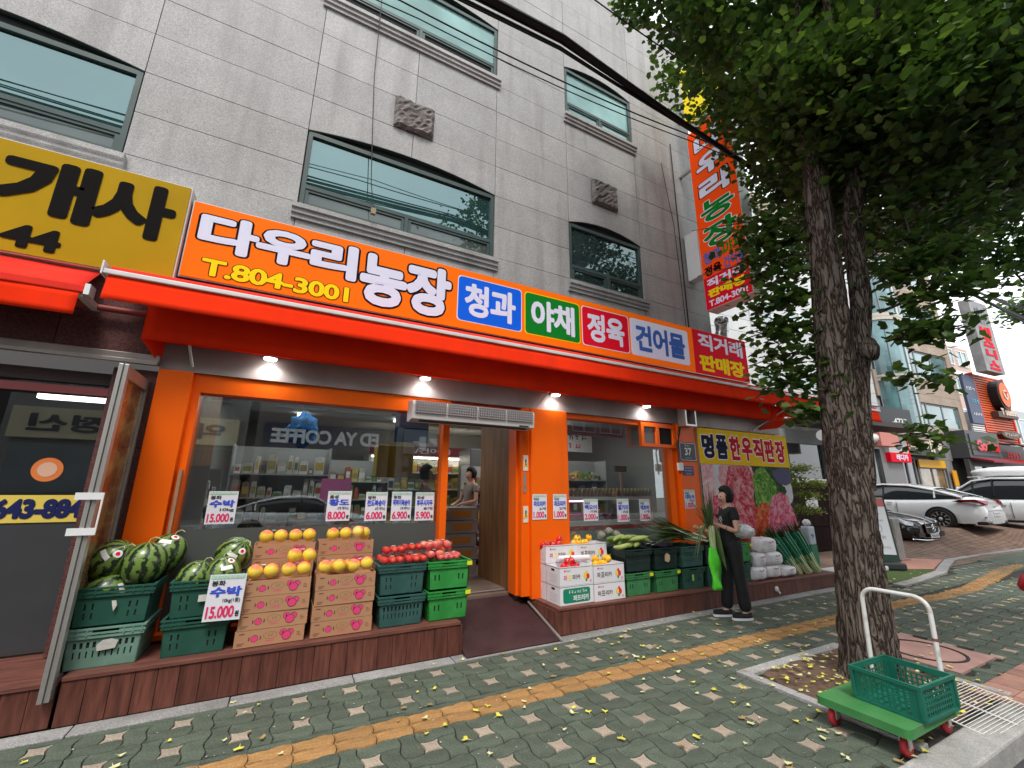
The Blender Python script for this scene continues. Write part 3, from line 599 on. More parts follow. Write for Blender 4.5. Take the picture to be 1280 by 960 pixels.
for i, ch in enumerate('명품'): txt(ps, ch, 6.13+i*.36, 6.44+i*.36, 2.12, 2.54, 4.813, mat('navy vinyl', (.01, .014, .04), .6, spec=.06), .055, edge=.03, emat=LAV)
for i, ch in enumerate('한우직판장'): txt(ps, ch, 6.85+i*.335, 7.15+i*.335, 2.11, 2.54, 4.813, CRIM, .05, edge=.03, emat=LAV)
# meat poster: printed patches on a flat board
mp = thing('meat_poster', 'tall poster of marbled beef and green lettuce below the yellow butcher banner', 'poster')
def marble(name, c1, c2, sc, dist=1.6, w_=.5):
    sc *= 2.2
    m = mat(name, c1, .7, spec=.08); n = m.node_tree; N = n.nodes; L = n.links
    tc = N.new('ShaderNodeTexCoord'); a = N.new('ShaderNodeTexNoise'); a.inputs['Scale'].default_value = sc; a.inputs['Detail'].default_value = 10; a.inputs['Distortion'].default_value = dist; a.inputs['Roughness'].default_value = .65
    r = N.new('ShaderNodeValToRGB'); r.color_ramp.elements[0].color = (*c1, 1); r.color_ramp.elements[1].color = (*c2, 1); r.color_ramp.elements[0].position = w_-.07; r.color_ramp.elements[1].position = w_+.12
    L.new(tc.outputs['Object'], a.inputs[0]); L.new(a.outputs[0], r.inputs[0]); L.new(r.outputs[0], N['Principled BSDF'].inputs['Base Color']); return m
MA = marble('beef print', (.52, .03, .06), (.72, .36, .38), 3.0); MB = marble('fat print', (.70, .32, .36), (.80, .62, .62), 2.2); MCc = marble('lettuce print', (.05, .20, .02), (.30, .48, .12), 4); MD = marble('dark slate print', (.03, .03, .045), (.13, .10, .09), 2, 2)
ME = marble('tomato print', (.55, .05, .02), (.75, .28, .12), 3); MF = marble('pink beef print', (.60, .06, .14), (.78, .38, .44), 3.4); MG = marble('white plate print', (.6, .6, .66), (.72, .72, .76), 2); MH = marble('leaf shade print', (.02, .05, .02), (.08, .14, .05), 5)
obj('board', G().box(6.06, 8.56, 4.826, 4.834, .30, 2.028), MD, mp)
def blob(cx, cz, rx, rz, y, m, seed, clip=(6.065, 8.555, .31, 2.025)):
    r = random.Random(seed); n = 40; ph = [r.uniform(0, 6) for _ in range(4)]; P = []
    for k in range(n):
        t = 2*pi*k/n; e = 1+.07*sin(3*t+ph[0])+.05*sin(5*t+ph[1])+.03*sin(11*t+ph[2]); P.append((min(max(cx+rx*e*cos(t), clip[0]), clip[1]), min(max(cz+rz*e*sin(t), clip[2]), clip[3])))
    obj('printed_patch', G().add([(p[0], y, p[1]) for p in P], [tuple(range(n))]), m, mp)
for a in ((6.45, 1.75, .42, .6, MG, 1), (6.16, 1.5, .22, .9, MB, 2), (6.45, .9, .6, .6, MF, 5), (6.95, 1.84, .50, .36, MB, 3), (7.10, 1.2, .52, .95, MA, 4), (8.1, .55, .8, .5, MH, 6), (7.85, 1.50, .50, .62, MH, 13), (8.40, 1.62, .16, .30, MG, 11), (7.70, 1.62, .34, .38, MCc, 7), (7.85, 1.15, .30, .2, MCc, 14), (7.60, .95, .34, .42, ME, 9), (8.12, 1.12, .42, .42, MF, 10), (7.75, .62, .3, .25, MB, 12), (8.30, 1.86, .3, .16, mat('violet print', (.04, .035, .11), .6), 15), (8.28, 1.60, .07, .08, MH, 16)):
    YB = globals().get('YB', 4.8245)-.0008; blob(a[0], a[1], a[2], a[3], YB, a[4], a[5])
# ---------------- decks and ramp ----------------
def deck(name, label, x0, x1, ztop0, ztop1, y0=4.35, y1=4.86, bw=.135, ramp_side=None):
    t = thing(name, label, 'deck'); zt = lambda x: ztop0+(ztop1-ztop0)*(x-x0)/(x1-x0)
    obj('frame', G().add([(x0+.02, y0+.03, .0), (x1-.02, y0+.03, 0), (x1-.02, y1, 0), (x0+.02, y1, 0), (x0+.02, y0+.03, zt(x0)-.03), (x1-.02, y0+.03, zt(x1)-.03), (x1-.02, y1, zt(x1)-.03), (x0+.02, y1, zt(x0)-.03)],
        [(0, 1, 5, 4), (1, 2, 6, 5), (2, 3, 7, 6), (3, 0, 4, 7), (4, 5, 6, 7)]), DARK, t)
    n = max(1, round((x1-x0)/bw)); w_ = (x1-x0)/n
    for i in range(n):
        a, b = x0+i*w_+.002, x0+(i+1)*w_-.002
        obj('front_board', G().add([(x, y, z) for y in (y0+R.uniform(-.001, .002), y0+.022) for x, z in ((a, .012), (b, .012), (b, zt(b)-.032), (a, zt(a)-.032))], [(0, 1, 2, 3), (7, 6, 5, 4), (0, 4, 5, 1), (1, 5, 6, 2), (2, 6, 7, 3), (3, 7, 4, 0)]), TIMB, t)
    m = max(1, round((y1-y0)/.125)); d = (y1-y0+.012)/m
    for j in range(m):
        a, b = y0-.012+j*d+.002, y0-.012+(j+1)*d-.002
        obj('deck_board', G().add([(x, y, z+zt(x)) for z in (-.028, 0) for x, y in ((x0, a), (x1, a), (x1, b), (x0, b))], [(3, 2, 1, 0), (4, 5, 6, 7), (0, 1, 5, 4), (1, 2, 6, 5), (2, 3, 7, 6), (3, 0, 4, 7)]), TIMBT, t, bevel=.003)
    return t
dl = deck('timber_deck', 'brown timber display deck carrying watermelons and peach boxes, left of the ramp', -1.22, 1.70, .315, .305)
dr = deck('timber_deck', 'brown timber display deck right of the ramp, under the vegetable crates', 2.86, 8.72, .29, .215, bw=.9)
nd = deck('timber_deck', 'reddish timber step in front of the left neighbour, cut off by the picture edge', -5.4, -1.24, .29, .29, y0=4.36, y1=5.25)
obj('side_board', G().box(1.702, 1.722, 4.352, 5.1, .01, .27), TIMB, dl); obj('side_board', G().box(2.838, 2.858, 4.352, 5.0, .01, .262), TIMB, dr)
rp = thing('ramp', 'dark maroon matted ramp rising from the pavement to the open shop door', 'ramp')
obj('mat', G().add([(1.725, 4.22, .02), (2.80, 4.22, .02), (2.80, 5.34, .315), (1.725, 5.34, .315), (1.725, 4.22, .0), (2.80, 4.22, .0), (2.80, 5.34, .0), (1.725, 5.34, .0)], [(0, 1, 2, 3), (4, 5, 1, 0), (5, 6, 2, 1), (7, 4, 0, 3)]), mat('maroon rubber mat', (.042, .016, .018), .55, var=.2, scale=5, bump=.5, bscale=150, dirt=.4, dcol=(.075, .05, .045), dscale=3), rp)
obj('edge_strip', G().add([(2.80, 4.20, .012), (2.825, 4.20, .012), (2.825, 4.93, .235), (2.80, 4.93, .235), (2.80, 4.20, .03), (2.825, 4.20, .03), (2.825, 4.93, .25), (2.80, 4.93, .25)], [(4, 5, 6, 7), (0, 1, 5, 4), (1, 2, 6, 5), (3, 0, 4, 7)]), ALU, rp)
rl = struct('worn_lettering', G(), DARK, rp) if 0 else None
tw = thing('kerb_tap', 'small white outlet fixed to the front of the right deck near the pavement', 'outlet', (6.9, 4.34, .12)); obj('body', G().ball((0, 0, 0), (.035, .03, .04), 10, 8).tube([(0, 0, 0), (.03, -.03, -.06)], .012), WHITE, tw)
# ---------------- shop interior ----------------
room = thing('shop_interior', 'bright shop room seen through the windows and the open door', 'room')
obj('floor', G().box(-1.1, 7.0, 5.2, 11, .2, .308), mat('worn floor', (.16, .11, .085), .5, var=.25, scale=3, dirt=.4), room)
obj('wall', G().box(-1.1, 7.0, 10.9, 11, .3, 3.1).box(-1.18, -1.1, 5.4, 11, .3, 3.1).box(7.0, 7.1, 5.4, 11, .3, 3.1), mat('interior wall', (.26, .26, .25), .8, var=.1, scale=1), room)
obj('ceiling', G().box(-1.1, 7.0, 5.12, 11, 3.0, 3.05), mat('ceiling board', (.34, .34, .34), .8), room)
obj('side_panel', G().box(2.74, 2.80, 5.22, 6.35, .31, 2.99), mat('oak veneer', (.20, .095, .04), .5, var=.3, scale=3, stretch=(4, 4, .5)), room)
obj('side_panel', G().box(-.98, -.93, 5.2, 6.8, .31, 2.9), mat('oak veneer', (1, 1, 1)), room)
for i, (x, y) in enumerate(((.1, 6.2), (.1, 7.6), (.1, 9.0), (1.9, 7.2), (1.9, 8.8), (3.9, 6.3), (4.9, 7.6), (5.9, 6.4))):
    l = thing('ceiling_lamp', 'lit ceiling lamp inside the shop, seen through the glass', 'lamp', (x, y, 2.97), group='lit ceiling lamps in the shop')
    obj('tube', G().box(-.35 if i > 4 else -.09, .35 if i > 4 else .09, -.06, .06, -.03, 0), mat('lit tube', (1, 1, 1), .5, emit=5, ecol=(.98, 1, .97)), l)
for x, y in ((.6, 7.2), (4.2, 7.2)):
    l = bpy.data.lights.new('shop_light', 'AREA'); l.energy = 17; l.size = 2.6; l.color = (.98, 1, .97); lo = bpy.data.objects.new('shop_light', l); COL.objects.link(lo); lo.location = (x, y, 2.9)
GOODC = [mat('goods %d' % i, c, .5, var=.2, scale=12) for i, c in enumerate(((.5, .48, .42), (.62, .6, .56), (.35, .3, .12), (.12, .25, .1), (.45, .1, .06), (.6, .42, .1), (.1, .12, .2), (.28, .2, .15), (.7, .7, .68)))]
def shelf(label, x, y, rz, w_, h_, n, dens=1, cols=None):
    t = thing('shelf_rack', label, 'shelf', (x, y, .31), rz)
    g = G().box(-w_/2-.02, -w_/2, 0, .4, 0, h_).box(w_/2, w_/2+.02, 0, .4, 0, h_).box(-w_/2, w_/2, .385, .4, 0, h_)
    obj('frame', g, mat('white enamel', (.36, .36, .36), .4), t)
    for k in range(n):
        z = .12+k*(h_-.2)/n; sh = obj('shelf', G().box(-w_/2, w_/2, .0, .38, z-.02, z), MC['white enamel'], t)
        gg = G(); x_ = -w_/2+.03
        while x_ < w_/2-.12:
            ww = R.uniform(.06, .15); hh = R.uniform(.08, (h_-.2)/n-.06); q = R.choice(cols or range(9))
            if R.random() < dens: yq = .03+R.random()*.05; gg.prism([(x_, z), (x_+ww, z), (x_+ww-.01*R.random(), z+hh), (x_+ww*.5, z+hh*1.06), (x_+.01, z+hh)], yq, .3, 'y', q); gg.box(x_+.012, x_+ww-.014, yq-.002, yq-.0005, z+hh*.25, z+hh*.7, R.choice((2, 3, 4, 5, 6, 8)))
            x_ += ww+.012
        obj('goods', gg, GOODC, sh)['kind'] = 'stuff'
    return t
shelf('grey shelf rack of packed dry goods behind the left shop window', -.1, 7.3, 0, 1.3, 1.9, 5, cols=[0, 1, 1, 8, 7]); shelf('shelf rack of bottles and jars deeper in the shop', 1.1, 8.4, 0, 1.2, 1.8, 5); shelf('low shelf rack by the left wall of the shop', -.75, 6.0, pi/2, 1.0, 1.5, 4, cols=[0, 1, 8, 6])
cool = thing('chilled_display', 'lit chilled display with a dark red header sign seen through the open door', 'display case', (3.0, 9.6, .31))
obj('case', G().box(-1.5, 1.5, .45, .8, 0, 2.0).box(-1.5, 1.5, 0, .45, 0, .5).box(-1.5, -1.45, 0, .45, .5, 2.0).box(1.45, 1.5, 0, .45, .5, 2.0), WHITE, cool)
hd = obj('header', G().box(-1.5, 1.5, -.05, 0, 2.0, 2.22), mat('maroon header', (.22, .012, .03), .4), cool); txt(cool, '계란류/건어물', -1.3, .35, 2.05, 2.18, -.056, WHITE, .02)
obj('light_strip', G().box(-1.45, 1.45, .02, .06, 1.95, 1.98), mat('lit strip', (1, 1, .9), .5, emit=7, ecol=(1, .98, .8)), cool)
for k in range(4):
    z = .5+k*.37; sh = obj('shelf', G().box(-1.45, 1.45, .05, .45, z, z+.02), WHITE, cool); gg = G(); x_ = -1.4
    while x_ < 1.3:
        ww = R.uniform(.08, .16); hq = R.uniform(.12, .26); gg.box(x_, x_+ww, .08, .3, z+.02, z+.02+hq, R.choice([0, 1, 2, 5, 3, 4, 8])); gg.box(x_+.01, x_+ww-.01, .077, .0795, z+.05, z+.02+hq*.75, R.choice((2, 3, 4, 5, 6, 8))); x_ += ww+.02
    obj('goods', gg, GOODC, sh)['kind'] = 'stuff'
bn = thing('hanging_banner', 'dark blue hanging banner at the ceiling near the door', 'banner', (1.55, 6.2, 2.25)); obj('cloth', G().box(-.25, .25, 0, .01, 0, .6), mat('navy cloth', (.01, .06, .16), .6), bn)
yb2 = thing('yellow_box', 'yellow carton on the shelf beside the door mullion', 'box', (1.3, 6.2, 1.75)); obj('carton', G().box(-.22, .3, 0, .3, 0, .45), mat('carton yellow', (.38, .28, .02), .5), yb2, bevel=.01)
bb = thing('blue_bag', 'crumpled blue plastic bag hanging inside the left window', 'bag', (.1, 6.3, 2.35)); obj('bag', G().ball((0, 0, 0), (.17, .1, .20), 18, 14, fn=lambda q, p, t: 1+.2*sin(5*p+3*t)+.12*sin(9*t)), mat('blue plastic', (.02, .22, .6), .3), bb)
scr = thing('till_screen', 'dark purple till screen standing in the shop', 'screen', (.62, 6.6, 1.42)); obj('screen', G().box(-.2, .2, 0, .03, 0, .3), mat('purple screen', (.12, .03, .08), .2, emit=.4, ecol=(.2, .05, .12)), scr); obj('stand', G().box(-.03, .03, .01, .03, -.5, 0), BLACK, scr)
cnt = thing('till_counter', 'dark counter under the till screen', 'counter', (.6, 6.55, .31)); obj('body', G().box(-.45, .5, 0, .5, 0, .8), mat('counter dark', (.06, .055, .05), .5), cnt, bevel=.01)
bc = thing('butcher_counter', 'white glass fronted butcher counter with pink light in the right window', 'counter', (4.5, 5.45, .31))
obj('base', G().box(-1.0, 1.05, 0, .9, 0, .78), WHITE, bc, bevel=.01)
obj('top_rail', G().plate(-1.0, 1.05, .78, 1.17, 0, .03, [(-.95, -.35, .82, 1.12), (-.3, .3, .82, 1.12), (.35, 1.0, .82, 1.12)]), WHITE, bc)
obj('display_light', G().box(-.95, .2, .5, .55, 1.08, 1.11), mat('lit pink tube', (1, .5, .8), .5, emit=3, ecol=(1, .35, .75)), bc)
obj('meat_trays', G().box(-.95, -.35, .1, .7, .80, .9, 0).box(-.3, .3, .1, .7, .80, .9, 1).box(.36, 1.0, .1, .7, .8, .88, 2), [mat('tray meat', (.25, .03, .05), .4, var=.4, scale=14), mat('tray violet', (.16, .05, .12), .4, var=.4, scale=14), mat('tray dark', (.07, .05, .05), .4, var=.4, scale=14)], bc)
for k in range(26): 
    jr = thing('sauce_jar', 'small jar in the long row on top of the butcher counter', 'jar', (3.62+k*.078, 5.52, 1.49), group='jars along the top of the butcher counter'); 
    if k == 0: jm = G().lathe([(0, 0), (.03, .002), (.03, .08), (.02, .1)], n=8).mesh('jar', GOODC[7]); jl = G().lathe([(.024, .1), (.024, .125), (0, .125)], n=8).mesh('lid', GOODC[5])
    obj('jar_body', jm, None, jr); obj('lid', jl, None, jr)
fr = thing('wall_fridge', 'tall grey fridge behind the butcher counter', 'fridge', (4.2, 8.2, .31)); obj('body', G().box(-.9, .9, 0, .7, 0, 2.1), mat('fridge grey', (.10, .10, .10), .35), fr, bevel=.02); obj('door_seam', G().box(-.01, .01, -.004, 0, .1, 2.0), DARK, fr)
mbd = thing('menu_board', 'white meat price board on the wall behind the butcher counter', 'sign', (5.6, 8.1, 2.45)); obj('board', G().box(-.8, .8, 0, .04, 0, .5), WHITE, mbd); smudge(mbd, -.7, .7, .28, .42, -.01, KEY, 7); smudge(mbd, -.7, .5, .08, .2, -.01, PRICE, 6)
shelf('shelf rack of tins at the right of the butcher area', 5.5, 7.4, 0, 1.4, 1.9, 5); shelf('shelf rack of packets behind the butcher counter on the left', 3.4, 7.2, 0, 1.0, 1.7, 5)
scl = thing('weighing_scale', 'white weighing scale with a display on the butcher counter', 'scale', (5.2, 5.7, 1.48)); obj('body', G().box(-.16, .16, -.12, .12, 0, .08), WHITE, scl, bevel=.01); obj('pan', G().box(-.15, .15, -.11, .11, .09, .10), ALU, scl); obj('post', G().box(-.015, .015, .1, .12, .08, .42), ALU, scl); obj('display', G().box(-.12, .12, .08, .13, .42, .52), BLACK, scl)
hd2 = thing('red_pelmet', 'deep red pelmet across the top of the butcher window', 'pelmet', (4.5, 5.3, 2.42)); obj('board', G().box(-1.05, .35, 0, .05, 0, .14), mat('deep red board', (.22, .015, .03), .5), hd2)
for k in range(5):
    b = thing('carton', 'stacked carton on the shop floor behind the doorway, %s of its pile' % ['lowest', 'second from the floor', 'third from the floor', 'fourth from the floor', 'topmost'][k], 'box', (2.50+.03*(k % 2), 6.55, .31+.2*k)); obj('body', G().box(-.28, .28, 0, .35, 0, .19), mat('grey carton', (.3, .28, .25), .8, var=.1), b); obj('window_cut', G().box(-.15, .18, -.003, 0, .05, .14), mat('orange fruit', (.5, .2, .03), .5), b)
# ---------------- left neighbour ----------------
nb = thing('neighbour_shop_front', 'red granite front of the left neighbour with grey filmed glass and a sliding door', 'shop front')
for i, (a, b) in enumerate(((-5.2, -3.9), (-3.9, -2.62), (-2.62, -1.955), (-1.955, -1.205))): obj('lintel_panel', G().box(a+.003, b-.003, 4.90, 5.1, 2.79, 3.52), REDGR, nb)
for z0, z1 in ((.30, 1.12), (1.12, 1.93), (1.93, 2.655)): obj('pier_panel', G().box(-1.53, -1.20, 4.93, 5.12, z0+.003, z1-.003), REDGR, nb)
obj('hanging_rail', G().box(-5.2, -1.2, 4.84, 4.93, 2.70, 2.785).box(-5.2, -1.2, 4.80, 4.84, 2.68, 2.72), mat('brushed rail', (.30, .26, .24), .45, .6, var=.1), nb, bevel=.006)
obj('head_bar', G().box(-5.2, -1.535, 5.02, 5.1, 2.49, 2.6), mat('brown bar', (.06, .035, .035), .5), nb); obj('head_bar', G().box(-5.2, -1.535, 4.98, 5.02, 2.385, 2.455), mat('dusky pink bar', (.33, .09, .09), .5), nb)
obj('sliding_glass', G().box(-5.2, -1.535, 5.06, 5.066, 1.32, 2.49), glass('neighbour glass', (.55, .57, .57), .2), nb)
obj('window_film', G().box(-5.2, -1.535, 5.058, 5.068, .32, 1.318), mat('charcoal film', (.05, .052, .056), .35, var=.05), nb)
bnd = obj('number_band', G().box(-5.2, -1.535, 5.05, 5.057, 1.30, 1.52), mat('yellow band', (.74, .56, .10), .5), nb); txt(nb, '02-643-8844', -2.30, -1.46, 1.33, 1.49, 5.044, mat('navy print', (.01, .015, .09), .5), .06)
bd = obj('round_badge', G().add([(-1.83+.10*cos(t*pi/14), 5.05, 1.73+.10*sin(t*pi/14)) for t in range(28)], [tuple(range(28))]), mat('orange badge', (.72, .20, .05), .5), nb); obj('badge_centre', G().add([(-1.83+.062*cos(t*pi/10), 5.048, 1.73+.062*sin(t*pi/10)) for t in range(20)], [tuple(range(20))]), mat('badge pale', (.7, .42, .3), .5), nb)
obj('room_back', G().box(-6, -1.3, 7.5, 7.6, .3, 3), mat('dim neighbour wall', (.10, .1, .1), .8, var=.4, scale=2), nb); obj('strip_light', G().box(-2.6, -1.9, 6.5, 6.58, 2.55, 2.6), mat('lit tube', (1, 1, 1)), nb)
obj('room_floor', G().box(-6, -1.3, 5.1, 7.5, .2, .3), mat('worn floor', (1, 1, 1)), nb)
dp = thing('open_glass_door', 'aluminium framed glass door leaf standing open at right angles beside the watermelons', 'door', (-1.275, 4.28, .19))
obj('stile', G().box(-.028, -.002, .0, .07, 0, 2.36).box(.002, .03, .012, .07, 0, 2.36).box(-.002, .002, .02, .06, 0, 2.36), ALU, dp, bevel=.004); obj('rail', G().box(-.02, .02, .071, .62, 0, .12).box(-.02, .02, .071, .62, 2.26, 2.36), ALU, dp); obj('stile', G().box(-.02, .02, .62, .66, 0, 2.36), ALU, dp)
obj('door_glass', G().box(-.006, .0, .071, .62, .12, 2.26), mat('red printed glass', (.16, .04, .03), .15, col2=(.36, .26, .10), var=.5, scale=4, coat=.6, stretch=(1, 1, 1.5)), dp)
obj('handle', G().box(-.09, .06, -.012, .0, 1.31, 1.36).box(-.09, .06, -.012, .0, 1.06, 1.11).box(.06, .07, -.012, .0, 1.06, 1.36), WHITE, dp)
# ---------------- crates ----------------
CR = {k: mat('crate '+k, c, .42, var=.13, scale=5, dirt=.3, dcol=dc, dscale=5, rnd=.06, bump=.1) for k, c, dc in (
    ('dark green', (.022, .088, .062), (.05, .10, .08)), ('pale green', (.15, .27, .21), (.22, .33, .27)), ('bright green', (.03, .26, .05), (.12, .33, .12)), ('teal green', (.035, .10, .088), (.07, .14, .12)), ('mid green', (.045, .20, .075), (.10, .25, .13)), ('black green', (.014, .03, .027), (.04, .06, .05)))}
YTAG = mat('yellow tag', (.8, .68, .02), .5)
def crate(colour, style, w_=.47, d_=.44, h_=.27, tagy=False):
    """stacking crate: tapered slotted box under a stepped rim; styles: slots = two pairs of slots twice, holes = rows of holes"""
    t = bpy.data.objects.new('vegetable_crate', None); COL.objects.link(t); m = CR[colour]
    W, D = w_/2, d_/2; tp = .018; zr = h_-.065
    def wall(M, L, hl):
        g.plate(-L, L, 0, zr, 0, .008, hl, 0, M)
    def slots(L):
        hs = []
        if style == 'slots':
            for c in (-L*.62, L*.55):
                for dx in (-.022, .022):
                    for z in (.05, .115): hs.append((c+dx-.006, c+dx+.006, z, z+.042))
        elif style == 'pair':
            for c in (-L*.6, L*.6):
                for dx in (-.022, .022): hs.append((c+dx-.008, c+dx+.008, .085, .14))
        else:
            n = 10
            for k in range(n): x = -L*.78+2*L*.78*k/(n-1); hs.append((x-.009, x+.009, .135, .175)); hs.append((x-.005, x+.005, .07, .115))
        return hs
    g = G()
    for M, L in ((Matrix.Translation((0, -D+tp, 0)), W-tp), (Matrix.Translation((0, D-tp, 0)) @ Matrix.Rotation(pi, 4, 'Z'), W-tp), (Matrix.Translation((W-tp, 0, 0)) @ Matrix.Rotation(pi/2, 4, 'Z'), D-tp), (Matrix.Translation((-W+tp, 0, 0)) @ Matrix.Rotation(-pi/2, 4, 'Z'), D-tp)): wall(M, L, slots(L))
    g.box(-W+tp, W-tp, -D+tp, D-tp, 0, .006)
    # flare: the base is narrower than the rim
    g.v = [(x*(.95+.05*z/zr) if z < zr else x, y*(.95+.05*z/zr) if z < zr else y, z) for x, y, z in g.v]
    obj('body', g, m, t)
    g = G()
    for z0, z1, e in ((zr-.004, zr+.014, .0), (zr+.022, zr+.034, .006), (h_-.012, h_, .008)):
        a, b = W+e-.004, D+e-.004; i = .022
        g.box(-a, a, -b, -b+i, z0, z1).box(-a, a, b-i, b, z0, z1).box(-a, -a+i, -b+i, b-i, z0, z1).box(a-i, a, -b+i, b-i, z0, z1)
    a, b = W-.006, D-.006
    for s in (-1, 1):
        g.box(-a, -.075, s*b-.003, s*b+.003, zr+.01, h_-.008).box(.075, a, s*b-.003, s*b+.003, zr+.01, h_-.008); g.box(s*a-.003, s*a+.003, -b, b, zr+.01, h_-.008)
    for k in range(9):
        x = -W+.02+k*(2*W-.04)/8
        if abs(x) > .07: g.box(x-.004, x+.004, -D-.004, -D+.006, zr+.012, h_-.01)
    obj('rim', g, m, t)
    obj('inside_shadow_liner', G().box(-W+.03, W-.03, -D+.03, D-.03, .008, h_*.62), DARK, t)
    if tagy: obj('tag', G().box(W-.05, W+.006, -D-.009, -D-.002, h_-.05, h_-.012), YTAG, t)
    return t
PROTO = {}
def put_crate(colour, style, x, y, z, label, d_=.44, w_=.47, h_=.27, tagy=False, group='crates on the shop decks', rz=0):
    k = (colour, style, d_, w_, h_, tagy)
    if k not in PROTO: PROTO[k] = crate(*k[:2], w_, d_, h_, tagy); o = PROTO[k]
    else: o = dup(PROTO[k])
    o.location = (x, y, z); o.rotation_euler = (0, 0, rz+R.gauss(0, .01)); tag(o, label, 'crate', group); return o
yc = 4.65
put_crate('pale green', 'holes', -1.06, yc, .316, 'faded pale green crate with a torn paper label, lowest beside the glass door', w_=.46)
put_crate('dark green', 'slots', -1.06, yc, .592, 'dark green crate heaped with four watermelons, beside the glass door', w_=.48)
put_crate('dark green', 'slots', -.51, yc, .314, 'dark green crate under the watermelon crate with the big price card', w_=.46)
put_crate('dark green', 'slots', -.49, yc, .590, 'dark green crate holding three watermelons behind the big price card', w_=.48)
put_crate('teal green', 'holes', 1.12, yc, .312, 'teal green crate with rows of holes, under the nectarine packs', w_=.46)
put_crate('teal green', 'slots', 1.11, yc, .594, 'teal green slotted crate topped with packs of red nectarines', w_=.47)
put_crate('bright green', 'pair', 1.595, yc, .312, 'bright green crate with a yellow tag, lowest at the ramp corner', w_=.45, tagy=True)
put_crate('bright green', 'pair', 1.60, yc, .594, 'bright green crate with a yellow tag, topped with pink peach packs', w_=.47, tagy=True)
zd = lambda x: .29-.075*(x-2.86)/5.86+.002
for i, (c, s, x, lab, tg_) in enumerate((('mid green', 'pair', 4.19, 'mid green crate with yellow tag directly right of the white paprika boxes', True), ('mid green', 'pair', 4.70, 'mid green crate with yellow tag, second from the paprika boxes', True), ('dark green', 'pair', 5.21, 'dark green crate with a lime label under the leeks', False), ('dark green', 'slots', 5.71, 'dark green lower crate behind the green carrier bag', False), ('dark green', 'slots', 6.28, 'dark green lower crate right of the standing woman', False))):
    put_crate(c, s, x, yc, zd(x), lab, tagy=tg_, w_=.46)
for c, s, x, lab, tg_ in (('black green', 'holes', 4.21, 'blackish crate heaped with zucchini and squash', False), ('black green', 'slots', 4.71, 'blackish crate with a torn paper patch between zucchini and leeks', False), ('teal green', 'holes', 5.23, 'teal crate with holes under the fanned leeks', False), ('black green', 'holes', 5.73, 'blackish upper crate behind the green carrier bag', False), ('bright green', 'pair', 6.32, 'bright green upper crate right of the standing woman', True)):
    put_crate(c, s, x, yc, zd(x)+.285, lab, tagy=tg_, w_=.47)
def decal(name, label, cat, pts, y, m):
    o = obj(name, G().prism(pts, y, y+.0015), m); return tag(o, label, cat)
PAPER = mat('torn paper', (.55, .53, .48), .8, var=.15, scale=20)
decal('paper_label', 'torn white paper label on the pale green crate', 'label', [(-1.09, .43), (-.99, .44), (-.98, .49), (-1.02, .505), (-1.07, .50), (-1.10, .47)], 4.432, PAPER)
decal('paper_scrap', 'small torn white scrap stuck on the upper watermelon crate by the door', 'label', [(-1.06, .74), (-1.045, .69), (-1.03, .73), (-1.04, .765), (-1.065, .765)], 4.428, PAPER)
decal('paper_label', 'torn round paper patch on the blackish crate', 'label', [(4.66, .66), (4.72, .64), (4.76, .67), (4.76, .73), (4.71, .76), (4.67, .74)], 4.426, mat('tan paper', (.5, .38, .25), .8, var=.2, scale=30))
decal('paper_label', 'small lime green label on the dark crate under the leeks', 'label', [(5.16, .37), (5.20, .37), (5.20, .45), (5.16, .45)], 4.428, mat('lime label', (.3, .6, .1), .6))
decal('paper_label', 'small white label next to the big price card', 'label', [(-.53, .70), (-.44, .70), (-.44, .75), (-.53, .75)], 4.428, PAPER)
# ---------------- watermelons ----------------
def melon_mat():
    m = bpy.data.materials.new('watermelon rind'); m.use_nodes = True; n = m.node_tree; N = n.nodes; L = n.links; b = N['Principled BSDF']; b.inputs['Roughness'].default_value = .32; b.inputs['Coat Weight'].default_value = .2
    tc = N.new('ShaderNodeTexCoord'); sp = N.new('ShaderNodeSeparateXYZ'); L.new(tc.outputs['Object'], sp.inputs[0])
    at = N.new('ShaderNodeMath'); at.operation = 'ARCTAN2'; L.new(sp.outputs[1], at.inputs[0]); L.new(sp.outputs[0], at.inputs[1])
    nz = N.new('ShaderNodeTexNoise'); nz.inputs['Scale'].default_value = 20; nz.inputs['Detail'].default_value = 6; nz.inputs['Roughness'].default_value = .7; L.new(tc.outputs['Object'], nz.inputs[0])
    a = N.new('ShaderNodeMath'); a.operation = 'MULTIPLY_ADD'; L.new(nz.outputs[0], a.inputs[0]); a.inputs[1].default_value = 1.1; L.new(at.outputs[0], a.inputs[2])
    k = N.new('ShaderNodeMath'); k.operation = 'MULTIPLY'; L.new(a.outputs[0], k.inputs[0]); k.inputs[1].default_value = 10
    s = N.new('ShaderNodeMath'); s.operation = 'SINE'; L.new(k.outputs[0], s.inputs[0])
    n2 = N.new('ShaderNodeTexNoise'); n2.inputs['Scale'].default_value = 55; n2.inputs['Detail'].default_value = 4; L.new(tc.outputs['Object'], n2.inputs[0])
    ad = N.new('ShaderNodeMath'); ad.operation = 'MULTIPLY_ADD'; L.new(n2.outputs[0], ad.inputs[0]); ad.inputs[1].default_value = 1.7; L.new(s.outputs[0], ad.inputs[2])
    r = N.new('ShaderNodeValToRGB'); e = r.color_ramp.elements; e[0].position = .48; e[0].color = (.15, .235, .045, 1); e[1].position = .60; e[1].color = (.009, .022, .008, 1)
    x = r.color_ramp.elements.new(.535); x.color = (.075, .135, .026, 1)
    mr = N.new('ShaderNodeMapRange'); mr.inputs[1].default_value = -1; mr.inputs[2].default_value = 2.7; L.new(ad.outputs[0], mr.inputs[0]); L.new(mr.outputs[0], r.inputs[0]); L.new(r.outputs[0], b.inputs['Base Color']); return m
